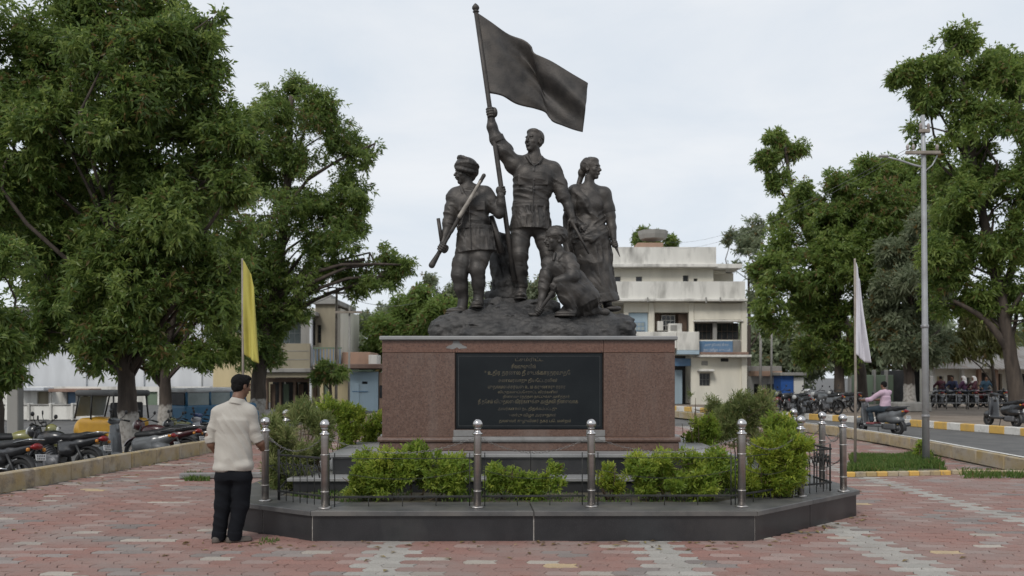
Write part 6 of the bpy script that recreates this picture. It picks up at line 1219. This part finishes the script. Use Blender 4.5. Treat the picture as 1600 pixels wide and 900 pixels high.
class Bld:
    """a building whose parts are given as photo columns/rows at its own distance"""
    def __init__(s, name, label, Y, px, cat='building', group=None): s.Y = Y; s.r = empty(name, (at(px, 0, Y)[0], Y, 0), label=label, cat=cat, group=group)
    def box(s, part, x0, x1, y0, y1, m, out=0.0, dep=1.0, parent=None, b=.02):
        Y = s.Y; a, c = at(x0, y0, Y), at(x1, y1, Y); z1, z0 = a[2], c[2]
        return MB().box(((a[0] + c[0]) / 2, Y - out + dep / 2, (z0 + z1) / 2), (c[0] - a[0], dep, z1 - z0), b=b).build(part, M[m], parent or s.r)
    def wall(s, part, x0, x1, y0, y1, holes, m, out=0.0, th=.25):
        xs = sorted({x0, x1, *[h[0] for h in holes], *[h[1] for h in holes]}); ys = sorted({y0, y1, *[h[2] for h in holes], *[h[3] for h in holes]}); mb = MB(); Y = s.Y - out
        q = lambda x, y, d: (at(x, y, s.Y)[0], Y + d, at(x, y, s.Y)[2])
        for i in range(len(xs) - 1):
            for j in range(len(ys) - 1):
                cx, cy = (xs[i] + xs[i + 1]) / 2, (ys[j] + ys[j + 1]) / 2
                if any(h[0] < cx < h[1] and h[2] < cy < h[3] for h in holes): continue
                for d, f in ((0, 1), (th, -1)): mb.add([q(xs[i], ys[j], d), q(xs[i + 1], ys[j], d), q(xs[i + 1], ys[j + 1], d), q(xs[i], ys[j + 1], d)], [(0, 3, 2, 1) if f > 0 else (0, 1, 2, 3)])
        for (a, b, c, d) in list(holes) + [(x0, x1, y0, y1)]:
            P = [(a, c), (b, c), (b, d), (a, d)]
            for k in range(4): u, v = P[k], P[(k + 1) % 4]; mb.add([q(*u, 0), q(*v, 0), q(*v, th), q(*u, th)], [(0, 1, 2, 3)])
        return mb.build(part, M[m], s.r)
    def window(s, x0, x1, y0, y1, out=0.0, nx=2, ny=1, m='glass_dark', fm='concrete', rec=.12, f=.8):
        o = s.box('window', x0, x1, y0, y1, fm, out - rec, .05, b=0)
        w_, h_ = (x1 - x0 - f * (nx + 1)) / nx, (y1 - y0 - f * (ny + 1)) / ny
        for i in range(nx):
            for j in range(ny): xx, yy = x0 + f + i * (w_ + f), y0 + f + j * (h_ + f); s.box('pane', xx, xx + w_, yy, yy + h_, m, out - rec + .012, .02, o, b=0)
        return o
# ---- cream three-storey building right of the pedestal
B = Bld('cream_building', 'three storey cream building with stained parapets and blue shop signs', 55, 1060)
B.box('core', 905, 1160, 420, 632, 'cream', -2.2, 9); B.box('upper_core', 905, 1112, 400, 445, 'cream', -1.5, 8)
B.wall('parapet', 900, 1119, 386, 413, [], 'white_stained', 0, .3); B.box('cornice', 898, 1121, 413, 418, 'white_stained', .25, 9.5)
B.wall('upper_wall', 900, 1117, 418, 443, [(962, 971, 431, 441), (995, 1005, 431, 441), (1069, 1078, 429, 441), (1086, 1092, 434, 441)], 'cream', -.4)
for h in ((962, 971, 431, 441), (995, 1005, 431, 441), (1069, 1078, 429, 441), (1086, 1092, 434, 441)): B.window(*h, out=-.4, nx=1, rec=.15, f=.7)
B.box('roof_slab', 1117.5, 1161, 411.5, 418.5, 'white_stained', -.2, 6); B.box('canopy_beam', 1119, 1140, 419, 424, 'cream', -1, .4)
for x in (1121, 1158): B.box('roof_post', x, x + 3, 419, 441, 'cream', -3, .2)
B.wall('parapet', 900, 1161, 441, 468, [], 'white_stained', .5, .3); B.box('cornice', 898, 1163, 468, 472, 'white_stained', .75, 3); B.box('drain_stain', 1098, 1100, 466, 476, 'concrete', .82, .1); B.box('drain_stain', 1120, 1122, 466, 474, 'concrete', .82, .1); B.box('drain_stain', 1008, 1010, 466, 474, 'concrete', .82, .1)
B.wall('front_wall', 975, 1166, 472.5, 555, [(982, 1013, 488, 528), (1023, 1077, 488, 528), (1085, 1158, 503, 531)], 'cream', 0)
B.box('shutter_band', 1084, 1158, 474, 500, 'cream', .14, .14); B.box('lintel', 1082, 1160, 500.5, 503, 'white_stained', .25, .3)
B.box('blue_panel', 982.5, 1012.5, 488.5, 527, 'blue_wall', -.12, .1); B.window(989, 1008, 503, 517, out=0.0, nx=3, ny=2, m='glass', fm='sign_blue', rec=.05)
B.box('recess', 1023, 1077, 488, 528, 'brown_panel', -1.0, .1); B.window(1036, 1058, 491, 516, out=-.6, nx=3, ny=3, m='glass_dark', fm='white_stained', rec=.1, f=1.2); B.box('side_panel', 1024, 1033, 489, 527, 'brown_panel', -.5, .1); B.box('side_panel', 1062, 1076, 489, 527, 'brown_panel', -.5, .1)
ac = B.box('air_conditioner', 1043, 1064, 506, 520, 'white_stained', .35, .4); B.box('vent_grille', 1046, 1056, 508.5, 517.5, 'concrete', .36, .015, ac, b=0); ac2 = B.box('air_conditioner', 1027, 1036, 502, 517, 'white_stained', .1, .3)
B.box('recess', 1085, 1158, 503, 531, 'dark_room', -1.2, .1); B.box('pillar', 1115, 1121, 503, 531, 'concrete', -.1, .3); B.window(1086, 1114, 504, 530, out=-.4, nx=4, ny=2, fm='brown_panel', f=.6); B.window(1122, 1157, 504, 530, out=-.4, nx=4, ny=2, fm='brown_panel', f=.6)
B.box('balcony_wall', 1054, 1088, 519.5, 548, 'white_stained', .9, .9); B.box('balcony_wall', 960, 1053.5, 519.5, 545, 'white_stained', .8, .7); B.box('blue_fascia', 1054, 1088, 548.3, 554.5, 'blue_wall', .95, .5)
sg = B.box('sign', 1089, 1144, 533, 553, 'sign_blue', .12, .1, b=0); lettering('அரசு நூலகம் கிளை', 1120, 539, 6, 38, 55 - .125, M['sign_white'], sg); lettering('நகர் தமிழக மாவட்டம்', 1120, 547, 6, 42, 55 - .125, M['sign_white'], sg); B.box('grey_panel', 1144.5, 1157, 531.5, 553, 'concrete', .1, .1)
B.box('ledge', 1087, 1170, 554.8, 558.5, 'white_stained', .7, 1.6); B.box('ledge_tiles', 1089, 1166, 550.5, 554.5, 'rust_roof', .55, 1.0)
B.wall('ground_wall', 1080, 1166, 559, 634, [(1093, 1110, 583, 603)], 'cream', 0); B.window(1093, 1110, 583, 603, nx=3, ny=2, fm='concrete', rec=.2, f=.8); B.box('sunshade', 1089, 1113, 577, 580.5, 'white_stained', .6, .7); B.box('vent', 1096, 1106, 564, 571, 'concrete', .03, .1); B.box('vent', 1126, 1138, 560, 565, 'dark_room', .03, .1)
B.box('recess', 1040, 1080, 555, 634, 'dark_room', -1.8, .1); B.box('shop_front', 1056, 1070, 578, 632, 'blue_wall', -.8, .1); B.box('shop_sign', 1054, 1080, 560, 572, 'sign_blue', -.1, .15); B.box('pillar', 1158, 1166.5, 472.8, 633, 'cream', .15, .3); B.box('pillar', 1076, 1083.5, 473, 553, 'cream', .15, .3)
for x in (1013.5,): B.box('pillar', x, x + 8, 473, 519, 'cream', .15, .3)
tk_ = B.box('tank_room', 1003, 1045, 371.5, 387, 'terracotta', -2, 2.4); s_ = 57 / FPX
c = at(1024, 371, 57); mb = MB().lathe((c[0], c[1] + 1.0, c[2]), [(.78, 0), (.84, .04), (.95, .3), (.99, .55), (.93, .56), (.88, .36)], 8, sm=False); mb.build('water_tank', M['concrete'], tk_)
# ---- two-storey balcony house on the left
B = Bld('balcony_house', 'two storey house with dirty beige balcony and dark shopfront on the left', 48, 460)
B.box('core', 418, 524, 478, 636, 'cream', -1.5, 6); B.wall('parapet', 412, 492, 538, 576, [], 'beige_wall', 1.2, .2); B.box('floor_slab', 410, 494, 576, 582, 'concrete', 1.3, 2.7); B.box('fascia', 412, 492, 582.3, 590, 'beige_wall', 1.1, .3)
for y in (549, 562): B.box('groove', 413, 491, y, y + .9, 'concrete', 1.215, .03, b=0)
B.box('recess', 415, 490, 497, 538, 'dark_room', -1.2, .1); B.window(438, 473, 503, 536, out=-.6, nx=4, ny=2, m='glass', fm='grey_wall', f=.8); B.box('pillar', 474, 489, 495, 538, 'concrete', .6, .4); B.box('pillar', 489.5, 493, 488, 636, 'grey_wall', .9, .3); B.box('roof_slab', 408, 500, 489, 495, 'concrete', 1.0, 3)
B.wall('tower_wall', 494, 526, 476, 574, [(497, 503, 508, 536)], 'beige_wall', .2); B.window(497, 503, 508, 536, out=.2, nx=1, ny=2, fm='brown_panel'); B.box('tower_cap', 491, 528, 468, 476, 'concrete', .4, 6); B.box('water_tank', 496, 512, 458, 468, 'concrete', -1, 1.8)
B.box('balcony_floor', 494, 540, 570, 574, 'concrete', 1.0, 1.2)
for i in range(9): B.box('baluster', 496 + i * 5, 497 + i * 5, 546, 570, 'sign_blue', .95, .05, b=0)
B.box('handrail', 495, 539, 543.5, 546, 'green_wall', .97, .08, b=0)
B.wall('ground_wall', 412, 494, 590.5, 640, [(418, 436, 597, 640), (439, 458, 597, 640), (462, 481, 597, 640)], 'brown_panel', 0)
for (a, b) in ((418, 436), (439, 458), (462, 481)): B.box('shop_opening', a, b, 597, 640, 'dark_room', -1.0, .1); B.box('half_door', a + 1, (a + b) / 2, 600, 640, 'green_wall' if a == 439 else 'brown_panel', -.4, .06)
# ---- low house, cream and light blue, beside it
B = Bld('low_house', 'single storey house with light blue front and rusty roof edge left of the pedestal', 46, 560)
B.box('core', 500, 600, 582, 640, 'yellow_wall', -.5, 5); B.wall('front_wall', 500, 546, 578, 642, [(505, 513, 598, 642)], 'yellow_wall', 0); B.box('door', 505, 513, 598, 642, 'green_wall', -.12, .06); B.wall('blue_front', 546.5, 591, 581, 642, [(566, 575, 596, 600)], 'blue_wall', .15); B.box('door', 551, 562, 598, 642, 'blue_wall', .19, .05); B.box('pipe', 551, 576, 611, 612.2, 'sign_blue', .22, .06)
B.box('vent', 566, 575, 596, 600, 'dark_room', .0, .05); B.box('roof', 497, 602, 569, 576, 'rust_roof', .8, 6); B.box('awning', 548, 586, 578, 580.5, 'green_wall', .7, .6); B.box('side_wall', 592, 602, 582, 642, 'terracotta', 0, .3); B.box('window', 593, 600, 602, 622, 'glass_dark', .03, .06); B.box('roof_tank', 566, 580, 553, 569, 'white_stained', -2, 1.4)
B.box('upper_room', 520, 566, 548, 569, 'terracotta', -2.5, 3)
# ---- long pale wall building behind the left trees
B = Bld('pale_warehouse', 'long pale grey blank walled building behind the left trees', 62, 160)
B.box('wall', -160, 336, 486, 606, 'grey_wall', 0, 10); B.box('roof_edge', -162, 338, 480, 486, 'concrete', .4, 11); B.box('end_wall', 336.5, 420, 520, 640, 'yellow_wall', .5, 6)
for x in (40, 130, 220, 310): B.box('pilaster', x, x + 6, 487, 606, 'grey_wall', .15, .3)
B = Bld('roadside_shops', 'row of small white shops with a rusty tin awning behind the rickshaw', 56, 120)
B.wall('wall', -60, 330, 604, 645, [(20, 34, 614, 640), (58, 76, 612, 634), (104, 118, 612, 640), (128, 150, 614, 640), (228, 246, 612, 634), (276, 286, 614, 640)], 'white_stained', 0)
B.box('core', -60, 330, 606, 645, 'beige_wall', -1.5, 4)
for (a, b, c_, d_, m) in ((20, 34, 614, 640, 'green_wall'), (58, 76, 612, 634, 'beige_wall'), (104, 118, 612, 640, 'sign_blue'), (128, 150, 614, 640, 'dark_room'), (228, 246, 612, 634, 'green_wall'), (276, 286, 614, 640, 'brown_panel')): B.box('shutter', a, b, c_, d_, m, -.15, .06)
B.box('awning', 96, 158, 607, 612, 'rust_roof', 1.6, 1.7); B.box('awning', 30, 84, 605, 610, 'sign_white', 1.2, 1.3); B.box('plinth', -60, 330, 640, 646, 'concrete', .5, .5)
for x in (98, 156): B.box('awning_post', x, x + 1.5, 612, 645, 'concrete', 1.5, .08)
# ---- shop row at the far right
B = Bld('tin_roof_shops', 'row of old cream shops under sloping tin roofs at the far right', 54, 1540)
B.wall('wall', 1440, 1700, 576, 640, [(1464, 1474, 588, 636), (1480, 1491, 586, 612), (1502, 1516, 590, 636), (1528, 1545, 582, 636), (1552, 1566, 584, 636), (1586, 1604, 584, 636), (1630, 1650, 584, 636)], 'cream', 0); B.box('core', 1440, 1700, 578, 640, 'dark_room', -2, 4)
for (a, b, m) in ((1464, 1474, 'yellow_wall'), (1480, 1491, 'brown_panel'), (1502, 1516, 'dark_room'), (1528, 1545, 'dark_room'), (1552, 1566, 'brown_panel'), (1586, 1604, 'dark_room'), (1630, 1650, 'brown_panel')): B.box('door', a, b, 584, 638, m, -.3, .06)
for x in (1450, 1496, 1522, 1548, 1572, 1610): B.box('pillar', x, x + 5, 576, 640, 'white_stained' if x < 1520 else 'terracotta', .5, .3)
def roof(x0, x1, y0, y1, dep, out, m='tin', n=26):
    a, b, c = at(x0, y0, B.Y), at(x1, y0, B.Y), at(x0, y1, B.Y); mb = MB(); P = []; F = []
    for i in range(n * 2 + 1):
        x = a[0] + (b[0] - a[0]) * i / (2 * n); dz = .045 * (i % 2)
        P += [(x, B.Y - out, c[2] + dz), (x, B.Y - out + dep, a[2] + dz), (x, B.Y - out, c[2] + dz - .05), (x, B.Y - out + dep, a[2] + dz - .05)]
    for i in range(n * 2): F += [(4 * i, 4 * i + 4, 4 * i + 5, 4 * i + 1), (4 * i + 2, 4 * i + 3, 4 * i + 7, 4 * i + 6), (4 * i, 4 * i + 2, 4 * i + 6, 4 * i + 4)]
    return mb.add(P, F).build('roof', M[m], B.r)
roof(1440, 1526, 545, 576, 4.5, 1.5); roof(1527, 1700, 540, 577, 4.5, 1.8)
# ---- green compound wall and a blue kiosk
B = Bld('compound_wall', 'dull green compound wall in the shade behind the riding man', 58, 1380, 'wall')
for i in range(6): B.box('wall_panel', 1330 + i * 19, 1348.2 + i * 19, 586, 634, 'green_wall', 0, .2)
for i in range(7): B.box('pier', 1328 + i * 19 - 1.5, 1328 + i * 19 + 1.5, 578, 636, 'concrete', .15, .4)
B = Bld('kiosk', 'bright blue kiosk with white front between the cream building and the trees', 57, 1236, 'kiosk')
B.box('shell', 1220, 1240, 587, 632, 'blue_paint', 0, 1.6); B.box('front', 1240.5, 1256, 590, 632, 'white_stained', 0, 1.5); B.box('roof', 1217, 1258, 582, 587, 'concrete', .3, 2.2); B.box('shutter', 1222, 1238, 598, 618, 'blue_paint', .03, .05)
B = Bld('white_shop', 'low white shop with a cloth awning behind the right hand shrubs', 60, 1195)
B.wall('wall', 1170, 1218, 588, 632, [(1178, 1190, 600, 632), (1198, 1212, 600, 622)], 'white_stained', 0); B.box('core', 1170, 1218, 590, 632, 'dark_room', -1.0, 3); B.box('awning', 1172, 1214, 580, 588, 'terracotta', 1.2, 1.3); B.box('roof', 1168, 1220, 572, 580, 'concrete', .2, 4)

# ---- low white compound wall behind the parked bikes
B = Bld('low_white_wall', 'low white compound wall with grey coping behind the parked bikes on the left', 41, 60, 'wall')
for i in range(7): B.box('wall_panel', -90 + i * 34, -90 + i * 34 + 33.2, 634, 656, 'white_stained', 0, .2)
for i in range(8): B.box('pier', -92.5 + i * 34, -88.5 + i * 34, 630, 657, 'white_stained', .08, .36)
B.box('coping', -92, 148, 631.5, 634, 'concrete', .04, .28)
# ================================================================ FLAGS, POLES, RAILINGS, CLUTTER
M['flag_yellow'] = mat('yellow_cloth', (.48, .43, .10), (.40, .35, .08), scale=2, rough=.9); M['flag_white'] = mat('lavender_white_cloth', (.62, .605, .645), (.56, .545, .585), scale=2, rough=.9); M['bamboo'] = mat('grey_bamboo', (.30, .26, .22), (.2, .17, .14), scale=5, rough=.8); M['pole_steel'] = mat('grey_pole', (.44, .45, .46), (.32, .32, .32), scale=2, rough=.6, metal=.4, c3=(.20, .12, .08), s3=1.3, lo3=.58, hi3=.72)
def drape(label, Y, px, ytop, ybase, top, bot, m, group):
    b = at(px, ybase, Y); r = empty('flag_pole', (b[0], Y, 0), label=label[0], cat='flagpole', group=group)
    MB().tube([(b[0], Y, 0), (b[0] + .01, Y, 1.6), (b[0] - .005, Y, at(px, ytop, Y)[2])], [.026, .024, .018], 10).build('pole', M['bamboo'], r)
    rg = np.random.default_rng(int(px)); ph = rg.uniform(0, 6)
    wv_ = lambda u, t: (5 * math.sin(7 * u + 2.2 * t + ph) + 2.2 * math.sin(15 * u - 4 * t)) * min(u * 2.5, 1) * (.4 + t * .8)
    f = empty('flag', (b[0], Y, at(px, ytop, Y)[2]), label=label[1], cat='flag', group='cloth flags hanging from thin poles'); cloth('cloth', top, bot, wv_, 26, 44, Y, .5, M[m], f)
drape(('thin pole carrying the yellow flag behind the man', 'limp yellow flag hanging from a thin pole'), 17.0, 379, 404, 728, [(379, 405), (384, 412), (390, 425), (393, 432), (397, 450)], [(378, 551), (385, 557), (393, 562), (400, 566), (405, 568)], 'flag_yellow', 'thin flag poles')
drape(('thin pole carrying the white flag by the grass patch', 'limp lavender white flag hanging from a thin pole'), 16.6, 1336, 404, 728, [(1336, 405), (1338, 412), (1340, 422), (1341, 428), (1344, 436)], [(1335, 553), (1341, 557), (1348, 562), (1353, 566), (1358, 567)], 'flag_white', 'thin flag poles')
# ---- electric pole with cross arms
Y = 17.1; b = gnd(1447, 727); Y = b[1]; r = empty('utility_pole', b, label='grey steel electric pole with wooden cross arms beside the grass patch', cat='utility pole')
tp = at(1442, 180, Y); q = lambda y, dx=0, dy=0: at(1447 - 5 * (727 - y) / 547 + dx, y, Y + dy)
MB().tube([b, at(1445, 480, Y), at(1443, 240, Y), tp], [.070, .056, .044, .034], 14).build('pole', M['pole_steel'], r)
c0, c1 = q(240, -30), q(240, 24)
arm = MB().box((c0 + c1) / 2 + np.array((0, -.07, 0)), (c1[0] - c0[0], .06, .065), b=.01).build('cross_arm', M['bamboo'], r); MB().box(q(206) + np.array((0, -.06, 0)), (.20, .06, .07), b=.01).build('cross_arm', M['bamboo'], r)
M['ceramic'] = mat('ceramic', (.35, .32, .3), (.25, .2, .18), rough=.3)
for dx in (-27, -18, 19): c = q(236, dx); MB().lathe(c + np.array((0, -.07, .0)), [(.012, 0), (.03, .01), (.022, .04), (.034, .06), (.02, .1), (.008, .11)], 10).build('insulator', M['ceramic'], r)
for dx in (-6, 6): c = q(203, dx); MB().lathe(c + np.array((0, -.06, .0)), [(.012, 0), (.03, .01), (.022, .04), (.034, .06), (.02, .1), (.008, .11)], 10).build('insulator', M['ceramic'], r)
MB().tube([q(262, 2), q(258, -14), q(250, -38), q(245, -58)], [.022, .02, .018, .016], 8).build('lamp_bracket', M['pole_steel'], r); MB().box(q(244, -62), (.18, .07, .045), b=.015).build('lamp_head', M['concrete'], r)
MB().tube([q(268, 2), q(258, 14), q(243, 22)], .014, 6).build('brace', M['pole_steel'], r); MB().box(q(600, 0) + np.array((.09, -.04, 0)), (.06, .05, .3), b=.01).build('junction_box', M['concrete'], r)
for z0 in (.9, 2.6): MB().lathe((b[0] + (tp[0] - b[0]) * z0 / tp[2], Y, z0), [(.068, 0), (.073, .01), (.073, .05), (.068, .06)], 14).build('band', M['galv'], r)
M['wire'] = mat('thin_wire', (.12, .12, .13), None, rough=.6)
for k, (dx, e) in enumerate(((-27, at(985, 352, 75)), (-18, at(985, 364, 75)))):
    a = q(234, dx); a[1] -= .07; P = [a + (e - a) * t - np.array((0, 0, 1.6 * 4 * t * (1 - t))) for t in np.linspace(0, 1, 22)]; tag(MB().tube(P, .0045, 4).build('overhead_wire', M['wire']), ('upper' if k == 0 else 'lower') + ' thin overhead wire running from the pole over the cream building', 'wire', 'overhead wires')
# ---- background poles
for (px, y0, y1, Y, rr, lab) in ((525, 450, 640, 40, .07, 'dark rusty pole standing before the balcony house'), (545, 480, 644, 37, .05, 'thin grey pole before the light blue house front'), (1188, 480, 632, 56, .10, 'grey electric pole right of the cream building corner'), (1205, 500, 632, 58, .08, 'second grey pole beside the blue kiosk'), (512, 420, 640, 60, .06, 'distant thin mast above the balcony house roof')):
    b = at(px, y1, Y); r = empty('street_pole', (b[0], Y, 0), label=lab, cat='pole', group='background poles'); MB().tube([(b[0], Y, 0), (b[0] + .03, Y, at(px, y0, Y)[2])], [rr, rr * .75], 8).build('pole', M['bamboo' if px in (525, 512) else 'concrete'], r); z = at(px, y0 + 8, Y)[2]; MB().box((b[0] + .02, Y - .1, z), (1.1, .08, .09)).build('cross_arm', M['bamboo'], r)
b = at(24, 664, 23); r = empty('gate_pillar', (b[0], 23, 0), label='square grey concrete pillar behind the motorcycles at far left', cat='pillar'); MB().box((b[0], 23, 1.2), (.29, .29, 3.6), b=.02).build('shaft', M['concrete'], r); MB().box((b[0], 23, 3.06), (.4, .4, .12), b=.02).build('cap', M['concrete'], r)
# ---- white and yellow tree guard kerb beside the whitewashed trunk
r = tag(empty('tree_island_kerb'), kind='structure'); a, c = gnd(160, 706), gnd(225, 698)
for i in range(4):
    p0, p1 = a + (c - a) * i / 4, a + (c - a) * (i + 1) / 4; m_ = (p0 + p1) / 2; ln = np.linalg.norm(p1 - p0); MB().box((m_[0], m_[1], .14 - .36), (ln - .012, .22, .32), rot=rotm(math.atan2(p1[1] - p0[1], p1[0] - p0[0])), b=.02).build('kerb_stone', M['kerb_yellow'] if i == 1 else M['kerb_white'], r, world=False)
# ---- galvanised pipe railing across the road
for k in range(3):
    Y = 44.0; x0, x1 = at(1447 + k * 66, 0, Y)[0], at(1510 + k * 66, 0, Y)[0]; r = empty('pipe_railing', ((x0 + x1) / 2, Y, .1), label=('grey pipe railing section beside the lamp pole across the road', 'middle grey pipe railing section before the seated people', 'grey pipe railing section reaching the right edge tree')[k], cat='railing', group='pipe railing sections across the road')
    for y in (617, 630, 642): z = at(0, y, Y)[2]; MB().tube([(x0, Y, z), (x1, Y, z)], .026, 8).build('rail', M['galv'], r)
    for j in range(5): x = x0 + (x1 - x0) * j / 4; MB().tube([(x, Y, .1), (x, Y, at(0, 616, Y)[2])], .028, 8).build('upright', M['galv'], r)
r = empty('tree_guard', (at(1421, 0, 40.4)[0], 40.4, .1), label='square stone base under the whitewashed tree beside the road', cat='tree base'); MB().box((at(1421, 0, 41)[0], 41, .32), (1.5, 1.2, .44), b=.05).build('stone_base', M['concrete'], r)
# ---- small weed on the road wall by the pole
shrub('single leafy weed growing against the roadside kerb near the electric pole', gnd(1437, 722) , [pb(1438, 708, 9, 17.8), pb(1440, 698, 6, 17.8)], 90, (.10, .03), 8, 'leaf_bright', 77, 3, cat='plant', name='weed', group=None, droop=.3, gap=-.5)

for k, (a, b, lab) in enumerate((((1188, 488, 56), (1452, 470, 60), 'upper cable strung between the grey poles and the right hand trees'), ((1188, 494, 56), (1452, 482, 60), 'lower cable strung between the grey poles and the right hand trees'), ((525, 458, 40), (420, 470, 47), 'cable from the rusty pole to the balcony house'), ((525, 458, 40), (720, 420, 70), 'cable from the rusty pole across behind the pedestal'), ((1166, 500, 55), (1188, 490, 56), 'short cable from the cream building to the grey pole'))):
    p0, p1 = at(*a), at(*b); sg_ = .05 * np.linalg.norm(p1 - p0); tag(MB().tube([p0 + (p1 - p0) * t - np.array((0, 0, sg_ * 4 * t * (1 - t))) for t in np.linspace(0, 1, 14)], .012, 4).build('cable', M['wire']), lab, 'cable', 'background cables')
